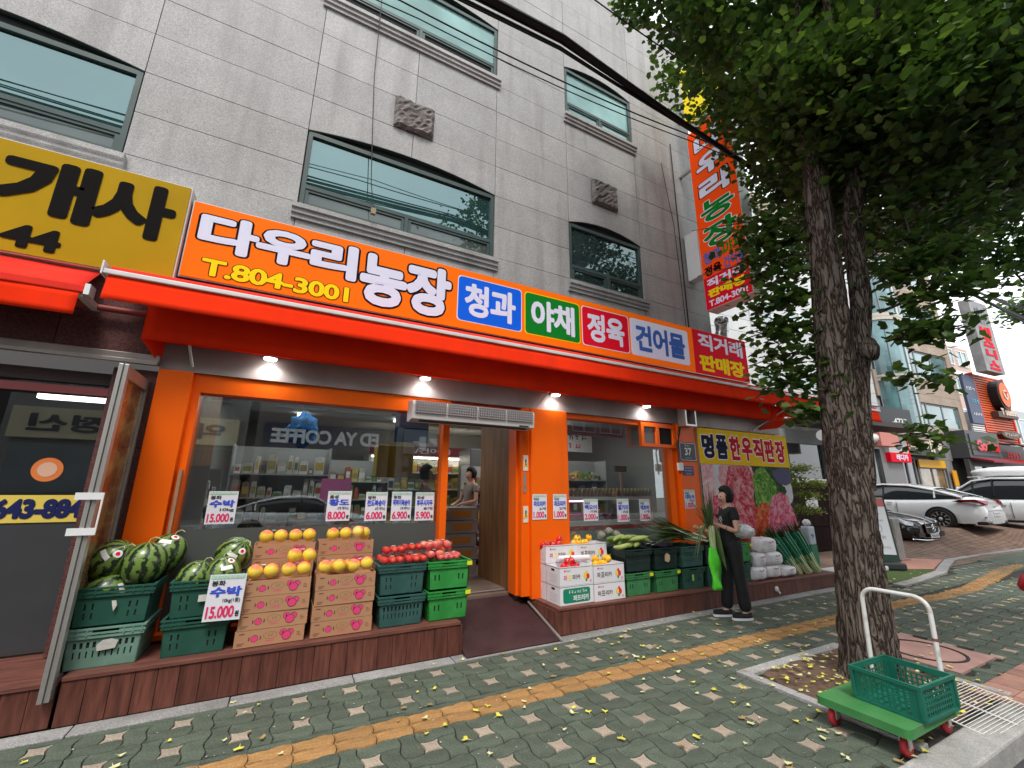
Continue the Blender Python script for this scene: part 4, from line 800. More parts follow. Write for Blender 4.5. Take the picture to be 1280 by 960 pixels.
MEL = melon_mat(); melg = G().ball((0, 0, 0), (.15, .15, .165), 28, 18, fn=lambda q, p, t: 1-.02*abs(q[2])**8).mesh('rind', MEL)
STK = mat('sticker', (.78, .78, .76), .4)
def melon(x, y, z, rx, ry, rz, s, label, sticker=True, stem=True):
    t = thing('watermelon', label, 'watermelon', (x, y, z), group='watermelons in the crates'); t.rotation_euler = (rx, ry, rz); t.scale = (s,)*3
    obj('rind', melg, None, t)
    if stem: obj('stem', G().tube([(0, 0, .155), (.01, .01, .185), (.04, .0, .20), (.07, -.03, .19)], .005, 6), mat('dry stem', (.4, .42, .2), .7), t)
    if sticker:
        for k, (ph, th, w_, h_, m) in enumerate(((sticker, 1.0, .045, .018, STK), (sticker+.5, .62, .03, .03, STK)) if sticker else ()):
            vs = []
            for j in range(5):
                for i in range(5):
                    u, v = (i/4-.5)*2*w_, (j/4-.5)*2*h_
                    if k == 1: rr = max(1e-4, sqrt(u*u+v*v)); f = max(abs(u), abs(v))/rr; u *= f; v *= f
                    tt = th+v/.16; pp = ph+u/(.15*sin(th)); vs.append((.1525*sin(tt)*cos(pp), .1525*sin(tt)*sin(pp), .1675*cos(tt)))
            obj('sticker', G().add(vs, [(j*5+i, j*5+i+1, (j+1)*5+i+1, (j+1)*5+i) for j in range(4) for i in range(4)]), m, t)
            if k == 1:
                rd = []; 
                for q in range(12): u, v = .014*cos(q*pi/6), .014*sin(q*pi/6); tt = th+v/.16; pp = ph+u/(.15*sin(th)); rd.append((.1545*sin(tt)*cos(pp), .1545*sin(tt)*sin(pp), .1695*cos(tt)))
                obj('sticker_dot', G().add(rd, [tuple(range(12))]), RED, t)
    return t
FR = -pi/2
melon(-.95, 4.58, .995, .12, 0, .3, 1.0, 'round watermelon in front at the top of the heap beside the glass door', sticker=0)
melon(-1.17, 4.66, 1.02, .3, .75, -.2, 1.0, 'watermelon with a round red sticker at the back left by the glass door', sticker=FR-.3)
melon(-.87, 4.86, 1.03, -.15, .2, 0, 1.0, 'watermelon with stickers behind the front one, before the orange panel', sticker=FR-.2)
melon(-1.15, 4.60, .80, 0, 1.2, .3, .92, 'half sunk watermelon low in the crate by the glass door', sticker=FR)
melon(-.36, 4.77, 1.0, .35, .7, -.3, .98, 'watermelon at the back right of the crate beside the peach boxes', sticker=FR+.2)
melon(-.60, 4.62, .84, 0, .3, 0, .92, 'low watermelon on the left in the crate behind the price card', sticker=FR+.9)
melon(-.40, 4.55, .87, .1, -.1, .2, .92, 'watermelon with a curled stem directly above the big price card', sticker=FR+.15)
# ---------------- peach boxes ----------------
CB = mat('kraft cardboard', (.43, .225, .12), .8, var=.08, scale=3, rnd=.05, dirt=.25, dcol=(.3, .15, .08)); PK = mat('pink fruit print', (.72, .055, .19), .6); BP = mat('brown ink', (.10, .03, .035), .6); GP = mat('green ink', (.12, .13, .04), .6)
def peach_box(lid):
    g = G(); w_, d_, h_ = .258, .15, .124
    if lid: g.box(-w_, w_, -d_, d_, 0, h_)
    else:
        g.box(-w_, w_, -d_, -d_+.006, 0, h_).box(-w_, w_, d_-.006, d_, 0, h_).box(-w_, -w_+.006, -d_+.006, d_-.006, 0, h_).box(w_-.006, w_, -d_+.006, d_-.006, 0, h_).box(-w_+.006, w_-.006, -d_+.006, d_-.006, 0, h_-.035)
    y = -d_-.0008
    def fruit(cx, cz, r, mi=1, yy=y): g.disc((cx, cz), r*1.12, yy+.0003, 12, 2, r*1.2); g.disc((cx, cz), r, yy, 12, mi, r*1.07)
    fruit(-.115, .058, .024); g.add([(-.125, y-.0003, .088), (-.095, y-.0003, .084), (-.115, y-.0003, .074)], [(0, 1, 2)], 3)
    for a in (-.155, -.072): g.add([(a-.004, y, .045), (a+.004, y, .047), (a+.005, y, .074), (a-.003, y, .073)], [(0, 1, 2, 3)], 2)
    for k in range(14):   # stylised emblem ring with the leaf strokes inside
        t0, t1 = 2*pi*k/14, 2*pi*(k+1)/14; e = lambda t, r: (.0+r*cos(t)*(1+.15*(abs(cos(t)) > .9)), y, .072+r*.62*sin(t))
        g.add([e(t0, .046), e(t1, .046), e(t1, .0435), e(t0, .0435)], [(0, 1, 2, 3)], 3)
    for dx in (-.016, .004): g.add([(dx, y, .062), (dx+.004, y, .062), (dx+.014, y, .084), (dx+.009, y, .084)], [(0, 1, 2, 3)], 3)
    g.add([(-.034, y, .028), (.034, y, .03), (.034, y, .036), (-.034, y, .034)], [(0, 1, 2, 3)], 1)
    for cx, cz, r in ((.095, .082, .024), (.150, .080, .022), (.122, .055, .030)): y -= .0006; fruit(cx, cz, r, yy=y)
    g.add([(.128, y-.0003, .105), (.152, y-.0003, .098), (.134, y-.0003, .088)], [(0, 1, 2)], 3); g.add([(.088, y-.0003, .07), (.10, y-.0003, .07), (.098, y-.0003, .094), (.09, y-.0003, .09)], [(0, 1, 2, 3)], 2)
    y = -d_-.0008
    for k in range(3): g.add([(.20, y, .045+k*.012), (.235-.006*k, y, .045+k*.012), (.235-.006*k, y, .048+k*.012), (.20, y, .048+k*.012)], [(0, 1, 2, 3)], 2)
    for k in range(3): g.add([(-.235, y, .014+k*.009), (-.20+.008*k, y, .014+k*.009), (-.20+.008*k, y, .017+k*.009), (-.235, y, .017+k*.009)], [(0, 1, 2, 3)], 2)
    g.add([(-.228, y, .098), (-.19, y, .098), (-.19, y, .105), (-.228, y, .105)], [(0, 1, 2, 3)], 2)
    return g.mesh('carton', [CB, PK, BP, GP])
pbl, pbo = peach_box(True), peach_box(False)
ORD = ['lowest', 'second from the deck', 'third from the deck', 'topmost']
for si, (cx, nm) in enumerate(((.035, 'left'), (.585, 'right'))):
    for k in range(4):
        o = obj('peach_box', pbo if k == 3 else pbl, None, None, (cx+R.uniform(-.006, .006)-.004*(3-k)*(si == 0), 4.575+R.uniform(-.004, .004), .316+.1275*k)); o.rotation_euler = (0, 0, R.gauss(0, .008))
        tag(o, 'printed cardboard peach box, %s in the front %s stack' % (ORD[k], nm), 'box', 'printed peach boxes in four stacks')
    for k in range(6):
        o = obj('peach_box', pbo if k == 5 else pbl, None, None, (cx+.015+R.uniform(-.005, .005), 4.885, .316+.1275*k)); tag(o, 'printed cardboard peach box, %s in the rear %s stack' % (['lowest', 'second from the deck', 'third from the deck', 'fourth from the deck', 'second from the top', 'topmost'][k], nm), 'box', 'printed peach boxes in four stacks')
def fruit_mat(name, c1, c2, sc=14, ctr=.5):
    m = mat(name, c1, .45); n = m.node_tree; N = n.nodes; L = n.links; tc = N.new('ShaderNodeTexCoord'); a = N.new('ShaderNodeTexNoise'); a.inputs['Scale'].default_value = sc; sp = N.new('ShaderNodeSeparateXYZ'); L.new(tc.outputs['Object'], sp.inputs[0]); L.new(tc.outputs['Object'], a.inputs[0])
    k = N.new('ShaderNodeMath'); k.operation = 'MULTIPLY_ADD'; L.new(sp.outputs[2], k.inputs[0]); k.inputs[1].default_value = 9; L.new(a.outputs[0], k.inputs[2])
    r = N.new('ShaderNodeValToRGB'); r.color_ramp.elements[0].position = ctr; r.color_ramp.elements[1].position = ctr+.22; r.color_ramp.elements[0].color = (*c1, 1); r.color_ramp.elements[1].color = (*c2, 1); L.new(k.outputs[0], r.inputs[0]); L.new(r.outputs[0], N['Principled BSDF'].inputs['Base Color']); return m
PCH = fruit_mat('yellow peach in foam', (.98, .66, .05), (.93, .24, .10), 16, .62); NEC = fruit_mat('red nectarine', (.62, .025, .02), (.74, .13, .05), 18, .62); PNK = fruit_mat('pink peach', (.72, .10, .09), (.80, .34, .24), 16, .62); PLM = mat('dark plum', (.35, .02, .03), .35, var=.3)
CLR = glass('clear plastic', (.985, .99, .99), .12, rough=.08)
def pack(nx, ny, r, m, sq=.92, hh=None):
    t = bpy.data.objects.new('fruit_pack', None); COL.objects.link(t)
    fm = G().ball((0, 0, 0), (r, r, r*sq), 16, 12, fn=lambda q, p, t_: 1-.06*max(0, q[2])**6).mesh('fruit', m)
    for i in range(nx):
        for j in range(ny): o = obj('fruit', fm, None, t); o.location = ((i-(nx-1)/2)*r*2.04, (j-(ny-1)/2)*r*2.04, r*sq+.004); o.rotation_euler = (R.uniform(-.3, .3), R.uniform(-.3, .3), R.uniform(0, 6))
    X, Y, Z = nx*r*1.03+.004, ny*r*1.03+.004, hh or r*1.72
    obj('tray', G().add([(-X+.01, -Y+.01, .001), (X-.01, -Y+.01, .001), (X-.01, Y-.01, .001), (-X+.01, Y-.01, .001), (-X, -Y, Z*.45), (X, -Y, Z*.45), (X, Y, Z*.45), (-X, Y, Z*.45), (-X+.012, -Y+.012, Z+.012), (X-.012, -Y+.012, Z+.012), (X-.012, Y-.012, Z+.012), (-X+.012, Y-.012, Z+.012)],
        [(0, 1, 5, 4), (1, 2, 6, 5), (2, 3, 7, 6), (3, 0, 4, 7), (4, 5, 9, 8), (5, 6, 10, 9), (6, 7, 11, 10), (7, 4, 8, 11), (8, 9, 10, 11)]), CLR, t)
    obj('sticker', G().box(-.02, .015, -.012, .012, Z+.0125, Z+.0135), STK, t)
    return t
def packs(proto, lst, cat, grp):
    for i, (x, y, z, rz, ry, lab) in enumerate(lst):
        o = proto if i == 0 else dup(proto); o.location = (x, y, z); o.rotation_euler = (0, ry, rz); tag(o, lab, cat, grp)
packs(pack(2, 1, .0605, PCH, sq=1.0), [(-.10, 4.50, .822, 0, 0, 'clear pack of two yellow peaches, left on the front left box stack'), (.16, 4.50, .822, .05, 0, 'clear pack of two yellow peaches, lower right on the front left box stack'), (.19, 4.53, .930, .1, .06, 'clear pack of two yellow peaches riding on another pack'), (.46, 4.50, .822, 0, 0, 'clear pack of two yellow peaches, left on the front right box stack'), (.715, 4.50, .822, .12, -.08, 'clear pack of two yellow peaches, right on the front right box stack'),
    (-.06, 4.83, 1.078, 0, 0, 'clear pack of two yellow peaches, left on the rear left stack'), (.19, 4.83, 1.078, 0, 0, 'clear pack of two yellow peaches, right on the rear left stack'), (.53, 4.83, 1.078, 0, 0, 'clear pack of two yellow peaches on the rear right stack'), (.74, 4.84, 1.08, .9, .2, 'tilted clear pack of peaches at the right end of the rear right stack'), (-.10, 4.62, .80, .2, 0, 'pack of yellow peaches behind the front left packs'), (.55, 4.63, .80, -.2, 0, 'pack of yellow peaches behind the front right packs')], 'fruit pack', 'packs of yellow peaches on the printed boxes')
zc = .866
packs(pack(3, 2, .036, NEC), [(1.01, 4.50, zc, 0, 0, 'clear tray of red nectarines at the front left of the teal crate'), (1.245, 4.50, zc, 0, 0, 'clear tray of red nectarines at the front right of the teal crate'), (1.0, 4.66, zc, 0, 0, 'clear tray of red nectarines at the back left of the teal crate'), (1.24, 4.67, zc, 0, 0, 'clear tray of nectarines at the back right of the teal crate'), (1.04, 4.60, zc+.083, .03, 0, 'upper clear tray of red nectarines on the teal crate, left'), (1.26, 4.72, zc+.083, -.1, 0, 'upper clear tray of dark nectarines on the teal crate, right')], 'fruit pack', 'trays of red nectarines')
packs(pack(2, 2, .047, PNK), [(1.47, 4.60, zc+.004, 0, 0, 'clear pack of pink peaches at the left of the bright green crate'), (1.44, 4.66, zc+.09, .3, 0, 'clear pack of pink peaches on top at the left of the bright green crate'), (1.60, 4.74, zc+.085, -.2, .1, 'clear pack of pink peaches on top at the back of the bright green crate')], 'fruit pack', 'packs of pink peaches')
packs(pack(4, 2, .028, PNK, hh=.04), [(1.59, 4.50, zc+.002, 0, 0, 'flat tray of small pink fruit at the front of the bright green crate'), (1.71, 4.66, zc+.002, 1.5, 0, 'flat tray of small pink fruit at the right of the bright green crate'), (1.62, 4.62, zc+.002, 0, 0, 'flat tray of small pink fruit in the middle of the bright green crate')], 'fruit pack', 'flat trays of small pink fruit')
# ---------------- paprika boxes ----------------
WB = mat('white carton', (.70, .68, .70), .5, var=.03, rnd=.03, dirt=.12, dcol=(.5, .47, .45)); GREEN2 = mat('bottle green print', (.01, .22, .13), .5)
def wbox(kind, open_, label, x, y, z, w_=.49, d_=.30, h_=.205):
    t = thing('paprika_box', label, 'box', (x, y, z), group='white paprika boxes'); W, D = w_/2-.003, d_/2-.003
    g = G()
    if open_: g.box(-W, W, -D, -D+.006, 0, h_).box(-W, W, D-.006, D, 0, h_).box(-W, -W+.006, -D+.006, D-.006, 0, h_).box(W-.006, W, -D+.006, D-.006, 0, h_).box(-W+.006, W-.006, -D+.006, D-.006, 0, h_-.06)
    else: g.box(-W, W, -D, D, 0, h_)
    obj('carton', g, WB, t); y_ = -D-.001
    obj('edge_line', G().box(-W-.0008, W+.0008, -D-.0008, -D+.01, h_-.014, h_-.009).box(-W-.0008, -W+.01, -D+.011, D, h_-.014, h_-.009), mat('dark tape', (.05, .08, .08), .5), t)
    obj('handle_slot', G().box(-W-.001, -W+.002, -.035, .035, h_-.055, h_-.03), DARK, t)
    obj('side_print', G().box(-W-.0012, -W+.001, -.08, .08, .03, .034).box(-W-.0012, -W+.001, -.08, .06, .05, .054).box(-W-.0012, -W+.001, -.08, .07, .07, .074).box(-W-.0012, -W+.001, -.08, .05, .09, .094).box(-W-.0012, -W+.001, -.08, .075, .11, .114), mat('faint grey print', (.42, .42, .43), .6), t)
    if kind == 'green':
        obj('print_panel', G().prism(rrect(-.20, .19, .02, h_-.03, .03), y_-.0004, y_+.0008), GREEN2, t); txt(t, '파프리카', -.06, .17, .035, .10, y_-.003, WHITE, .04); smudge(t, -.12, .15, .12, .155, y_-.003, WHITE, 7)
    else:
        for ch, m, a in (('파', PRICE, -.19), ('프', YEL, -.125), ('리', KEY, -.06), ('카', KEY, .0)) if kind == 'colour' else (('파', KEY, -.19), ('프', KEY, -.13), ('리', KEY, -.07), ('카', KEY, -.01)): txt(t, ch, a, a+.052, .06, .115, y_-.003, m, .01)
        smudge(t, -.15, -.09, .15, .17, y_-.001, KEY, 3); obj('mark', G().box(-.18, -.16, y_-.0004, y_+.001, .15, .17), RED, t)
        g = G()
        for cx, cz, rx, rz, mi in ((.12, .09, .022, .032, 1), (.165, .085, .024, .034, 0), (.145, .125, .018, .020, 0 if kind != 'colour' else 1), (.14, .045, .014, .018, 2)): g.disc((cx, cz), rz, y_-.0006*(mi+1), 12, mi, rx)
        g.disc((.205, .03), .014, y_-.0005, 12, 0); g.disc((.205, .03), .008, y_-.0009, 10, 3); obj('fruit_print', g, [mat('pepper red print', (.75, .03, .06), .5), mat('pepper yellow print', (.8, .62, .03), .5), mat('pepper green print', (.03, .25, .08), .5), WB], t)
    return t
wbox('green', 0, 'white box with a dark green printed panel, lowest at the ramp corner', 3.19, 4.57, zd(3.2)); wbox('plain', 0, 'white paprika box with grey lettering, lowest beside the crates', 3.685, 4.57, zd(3.7))
wbox('colour', 1, 'open white box of red paprika with coloured lettering, front left', 3.19, 4.57, zd(3.2)+.208); wbox('plain', 1, 'open white box of yellow paprika, front right of the paprika stack', 3.685, 4.57, zd(3.7)+.208)
for k in range(2):
    wbox('plain', 0, 'white box of the rear row showing its side to the ramp, %s' % ['lowest', 'second from the deck'][k], 3.19, 4.90, zd(3.2)+.208*k, d_=.30); wbox('plain', 0, 'white box of the rear row behind the yellow paprika, %s' % ['lowest', 'second from the deck'][k], 3.685, 4.86, zd(3.7)+.208*k, d_=.24)
wbox('colour', 1, 'open white box of red paprika on the top rear left', 3.19, 4.86, zd(3.2)+.416, d_=.28); wbox('plain', 1, 'open white box of yellow paprika on the top rear right', 3.685, 4.86, zd(3.7)+.416, d_=.24)
PR = mat('red paprika', (.62, .012, .02), .2, coat=.4, var=.2); PY = mat('yellow paprika', (.86, .42, .01), .22, coat=.4, var=.12); PS = mat('green stem', (.12, .22, .04), .6)
def pepper_mesh(m): return G().ball((0, 0, 0), (.045, .045, .048), 18, 12, fn=lambda q, p, t: (1+.07*cos(4*p))*(1-.18*max(0, q[2])**4)).mesh('paprika', m)
pm = {0: pepper_mesh(PR), 1: pepper_mesh(PY)}; stm = G().tube([(0, 0, .03), (0, 0, .05), (.008, 0, .066)], [.012, .007, .005], 6).mesh('stem', PS)
def peppers(k, cx, cy, z, w_, d_, n, where, top=2):
    for i in range(n):
        x = cx-w_/2+w_*((i+.5)/n if i < n-top else R.random()*.8+.1); y = cy+R.uniform(-d_/2, d_/2); zz = z+(.0 if i < n-top else .055)
        t = thing('paprika', '%s paprika in the open box %s' % (['red', 'yellow orange'][k], where), 'paprika', (x, y, zz), group='%s paprikas in the box %s' % (['red', 'yellow'][k], where)); t.rotation_euler = (R.uniform(-.8, .8), R.uniform(-.8, .8), R.uniform(0, 6))
        obj('flesh', pm[k], None, t); obj('stem', stm, None, t)
peppers(0, 3.20, 4.50, .69, .30, .08, 7, 'at the front left'); peppers(1, 3.68, 4.51, .69, .36, .08, 8, 'at the front right', 3); peppers(0, 3.12, 4.84, .905, .36, .08, 5, 'at the top rear left', 1); peppers(1, 3.64, 4.85, .90, .38, .08, 8, 'at the top rear right', 3)
ro = tag(obj('film_roll', G().tube([(3.08, 4.66, .76), (3.55, 4.66, .745)], .034, 16).tube([(3.07, 4.66, .76), (3.56, 4.66, .745)], .014, 10), mat('rolled film', (.75, .72, .74), .25, coat=.3)), 'roll of clear plastic bags lying on the front paprika boxes', 'roll')
# ---------------- zucchini and squash ----------------
ZM = [mat('pale zucchini', (.30, .36, .10), .4, var=.3, scale=6, stretch=(1, 1, 1)), mat('green zucchini', (.14, .22, .05), .4, var=.35, scale=8)]
for i in range(15):
    x = 3.98+.44*((i*.37) % 1); z = .885+.035*(i//5); y = 4.50+.24*((i*.61) % 1); a = R.uniform(-.5, .5); L = R.uniform(.10, .14); bnd_ = R.uniform(-.03, .05)
    t = thing('zucchini', 'pale green zucchini in the heap on the blackish crate', 'zucchini', (x, y, z), group='zucchini heaped on the blackish crate'); t.rotation_euler = (0, R.uniform(-.25, .25), a)
    pts = [(-L+2*L*k/8, 0, bnd_*(1-((k-4)/4)**2)) for k in range(9)]; rr = [.012, .024, .029, .031, .032, .032, .031, .026, .010]
    obj('flesh', G().tube(pts, rr, 10), ZM[i % 2], t); obj('stem', G().tube([(L, 0, 0), (L+.025, 0, .005)], .008, 6), PS, t)
for i in range(3):
    t = tag(obj('bagged_gourd', G().ball((0, 0, 0), (.06, .05, .05), 16, 12, fn=lambda q, p, t: 1+.12*sin(6*p+i)*sin(4*t)), mat('grey green gourd', (.22, .22, .17), .4, var=.5, scale=18), None, (3.88+.13*i, 4.78, .99+.045*(i == 1))), ['greyish wrapped gourd at the left back of the zucchini', 'greyish wrapped gourd on top behind the zucchini', 'greyish wrapped gourd at the right back of the zucchini'][i], 'gourd')
# eggplants-dark pods in the middle crate
for i in range(7):
    t = tag(obj('eggplant', G().tube([(-.12+.24*k/6, 0, .01*sin(k)) for k in range(7)], [.012, .02, .024, .026, .025, .02, .01], 10), mat('eggplant skin', (.02, .012, .025), .25, coat=.4), None, (4.66+R.uniform(-.05, .08), 4.48+.045*i, .855)), 'dark eggplant lying in the blackish crate beside the zucchini', 'eggplant', 'eggplants in the blackish crate'); t.rotation_euler = (0, 0, R.uniform(-.5, .2))
# ---------------- leeks ----------------
LKG = [mat('leek green %d' % i, c, .45, var=.25, scale=9) for i, c in enumerate(((.05, .10, .03), (.09, .15, .045), (.16, .22, .07)))]; LKW = mat('leek white', (.55, .60, .38), .45, var=.15, scale=10)
def blade_leaf(g, p0, d, L, w_, curl, mi, n=7, up=Vector((0, 0, 1)), droop=0):
    d = Vector(d).normalized(); s = d.cross(up).normalized() if d.cross(up).length > .05 else Vector((1, 0, 0)); q = s.cross(d); vs = []; p = Vector(p0)
    for k in range(n+1):
        t = k/n; ww = w_*(1-t**2.2)*(.8+.4*min(1, t*4)); a = q*(curl*t*t*L)+Vector((0, 0, -droop*t*t*L)); c = p+d*(L*t)+a
        vs += [c-s*ww, c+q*ww*.35, c+s*ww]
    g.add([tuple(v) for v in vs], [(k*3+j, k*3+j+1, (k+1)*3+j+1, (k+1)*3+j) for k in range(n) for j in range(2)], mi, True)
def leek(x, y, z, d, L, label, grp, r=.014, seed=0, droop=.1):
    rr = random.Random(seed); t = thing('leek', label, 'leek', (x, y, z), group=grp); d = Vector(d).normalized()
    obj('stalk', G().tube([tuple(-d*.02), tuple(d*.04), tuple(d*L*.4)], [r*1.1, r, r*1.1], 8), LKW, t)
    g = G()
    for k in range(5):
        e = Vector((rr.uniform(-.16, .16), rr.uniform(-.16, .16), rr.uniform(-.1, .16))); blade_leaf(g, d*L*.36, d+e, L*rr.uniform(.45, .68), r*rr.uniform(.8, 1.3), rr.uniform(-.1, .15), rr.randint(0, 2), droop=droop)
    obj('leaves', g, LKG, t, solid=.001); return t
for i in range(26):
    x, y = 5.50+R.uniform(-.13, .10), 4.52+R.uniform(-.1, .25); e = i % 5
    leek(x, y, .87+.018*(i//6), (-.95, R.uniform(-.05, .12), R.uniform(.04, .36)), R.uniform(.65, .95), 'leek lying fanned out to the left on the teal crates', 'leeks fanned out on the crates', seed=i)
for i in range(10):
    t = tag(obj('lotus_root', G().ball((0, 0, 0), (.05, .04, .035), 12, 8, fn=lambda q, p, t: 1+.08*sin(3*p+i)), mat('tan root', (.55, .36, .18), .7, var=.25, scale=15), None, (5.66+.05*(i % 5), 4.62+.08*(i//5), .90+.045*((i*7) % 4))), 'tan root vegetable in the pile between the leeks and the woman', 'root', 'tan roots on the crates'); t.rotation_euler = (R.random(), R.random(), R.random()*3)
# wrapped leek bundles leaning on the meat poster
NETM = mat('green wrap film', (.015, .20, .10), .35, var=.25, scale=10, stretch=(6, 6, 1))
for i, (bx_, by_, tx_, ty_) in enumerate(((7.84, 4.50, 7.32, 4.74), (8.10, 4.48, 7.68, 4.74), (8.40, 4.50, 8.12, 4.74))):
    t = thing('leek_bundle', ['wrapped leek bundle leaning on the poster beside the white bags', 'middle wrapped leek bundle leaning on the poster', 'wrapped leek bundle nearest the tree trunk'][i], 'leek bundle', (bx_, by_, zd(8)), group='wrapped leek bundles leaning on the meat poster'); D = Vector((tx_-bx_, ty_-by_, .78)); dn = D.normalized(); sx = dn.cross(Vector((0, 1, 0))).normalized(); sy = dn.cross(sx)
    g = G()
    for k in range(16):
        a = 2.4*k; r_ = .016*sqrt(k); b0 = sx*(r_*cos(a)*.9)+sy*(r_*sin(a)*.9); e0 = sx*(r_*cos(a)*1.6)+sy*(r_*sin(a)*1.6); g.tube([tuple(b0+dn*.0), tuple(b0+dn*.02), tuple(b0*.9+dn*.12), tuple(e0*.8+dn*.32)], [.006, .013, .013, .014], 6)
    obj('white_stalks', g, mat('leek shank', (.42, .52, .24), .45, col2=(.62, .66, .42), scale=7), t)
    g = G()
    for k in range(16):
        a = 2.4*k+1; r_ = .017*sqrt(k); b0 = sx*(r_*cos(a))+sy*(r_*sin(a)); e0 = b0*2.0; g.tube([tuple(b0+dn*.22), tuple(e0*.85+dn*.45), tuple(e0+dn*.72)], [.014, .016, .017], 6)
    obj('wrapped_leaves', g, NETM, t)
    g = G()
    for k in range(46): e = sx*R.uniform(-.35, .35)+sy*R.uniform(-.25, .25); blade_leaf(g, dn*.66+e*.22, dn+e*.8+Vector((0, 0, .1)), R.uniform(.15, .36), .011, .1, R.randint(0, 1), 5, droop=.2)
    obj('dark_leaves', g, LKG, t)
    g = G(); n = 16; g.tube([tuple(sx*.075*cos(q*2*pi/n)+sy*.07*sin(q*2*pi/n)+dn*.6) for q in range(n+1)], .004, 5); g.tube([tuple(dn*.6+sx*.07), tuple(dn*.5+sx*.09+Vector((0, 0, -.02))), tuple(dn*.42+sx*.06)], .0035, 5); obj('string', g, mat('white string', (.6, .7, .65), .6), t)
# white printed sacks
SK = mat('white sack', (.80, .78, .80), .5, var=.05, scale=4, bump=1.0, bscale=9)
def sack(x, y, z, w_, h_, label, seed, d_=.15):
    rr = random.Random(seed); ph = [rr.uniform(0, 6) for _ in range(6)]; t = thing('printed_sack', label, 'sack', (x, y, z), group='white printed sacks piled on the deck')
    def fn(q, p, th): return 1+.08*sin(3*p+ph[0])*sin(2*th+ph[1])+.06*sin(7*p+ph[2])*sin(5*th+ph[3])+.035*sin(15*p+ph[4])*sin(9*th+ph[5])+.02*sin(23*p+ph[0])*sin(17*th)
    g = G(); g.ball((0, 0, h_/2), (1, 1, 1), 40, 26, fn=fn)
    def sq(v, e): return math.copysign(abs(v)**e, v)
    g.v = [(sq(a, .45)*w_/2, sq(b, .5)*d_, h_/2+sq(c-h_/2, .5)*h_/2) for a, b, c in g.v]; obj('bag', g, SK, t)
    y_ = -d_*1.06; smudge(t, -w_*.06, w_*.12, h_*.62, h_*.82, y_, KEY, 3); smudge(t, -w_*.16, w_*.16, h_*.42, h_*.52, y_, mat('grey print', (.3, .3, .32), .6), 7); smudge(t, -w_*.16, w_*.16, h_*.26, h_*.36, y_, MC['grey print'], 6); obj('red_mark', G().disc((w_*.18, h_*.75), h_*.07, y_, 10), RED, t)
    return t
for i, (x, z, w_, h_, l) in enumerate(((6.66, .0, .40, .20, 'white printed sack, leftmost at the bottom by the woman'), (7.06, .0, .44, .20, 'white printed sack in the middle of the bottom row'), (7.45, .0, .42, .15, 'flattened white sack at the right end of the bottom row'), (6.76, .19, .34, .20, 'white printed sack, left in the middle row'), (7.12, .19, .42, .20, 'white printed sack, right in the middle row'), (7.02, .38, .44, .23, 'white printed sack on top of the pile'))):
    sack(x, 4.56+.02*(i % 2), zd(7)+z, w_, h_, l, i)
rb = thing('red_basin', 'red plastic basin standing on a crate beside the white sacks', 'basin', (6.72, 4.74, zd(6.7)+.38)); obj('bowl', G().lathe([(0, 0), (.13, 0), (.155, .22), (.165, .225), (.165, .235), (.148, .23), (.13, .02)], n=24), mat('red plastic', (.65, .02, .03), .35), rb); obj('rim', G().lathe([(.16, .22), (.172, .225), (.172, .24), (.16, .24)], n=24), mat('pale rim', (.7, .35, .35), .4), rb)
sb_ = tag(obj('crate_stand', G().box(6.58, 6.86, 4.6, 4.9, zd(6.7)+.0, zd(6.7)+.375), DARK), 'dark low stand holding the red basin', 'stand')
rb2 = thing('red_bucket', 'small red box at the far end of the deck beside the dark fence', 'bucket', (9.4, 5.2, .60)); obj('body', G().box(-.13, .13, -.1, .1, 0, .22), mat('red plastic', (1, 0, 0)), rb2, bevel=.01); obj('lid', G().box(-.15, .15, -.12, .12, .22, .25), mat('red plastic', (1, 0, 0)), rb2); obj('stand', G().box(-.1, .1, -.08, .08, -.6, 0), DARK, rb2)
ib = thing('ice_jug', 'small white plastic jug with a blue label at the poster edge', 'jug', (8.68, 4.72, zd(8.7))); obj('body', G().box(-.10, .10, -.07, .07, .42, .74), mat('milky plastic', (.55, .62, .68), .3), ib, bevel=.02); obj('stack_below', G().box(-.10, .10, -.07, .07, 0, .418), NETM, ib); smudge(ib, -.05, .05, .52, .64, -.074, mat('blue label print', (.02, .1, .4), .5), 2); obj('crumpled_top', G().ball((0, 0, .8), (.08, .06, .06), 12, 8, fn=lambda q, p, t: 1+.2*sin(5*p)*sin(4*t)), SK, ib)
sl_ = tag(obj('marble_slab', G().box(9.0, 11.2, 4.62, 5.1, .012, .10), mat('pale marble', (.55, .56, .58), .35, var=.1), bevel=.02), 'pale stone slab lying on the turf beyond the end of the deck', 'slab')
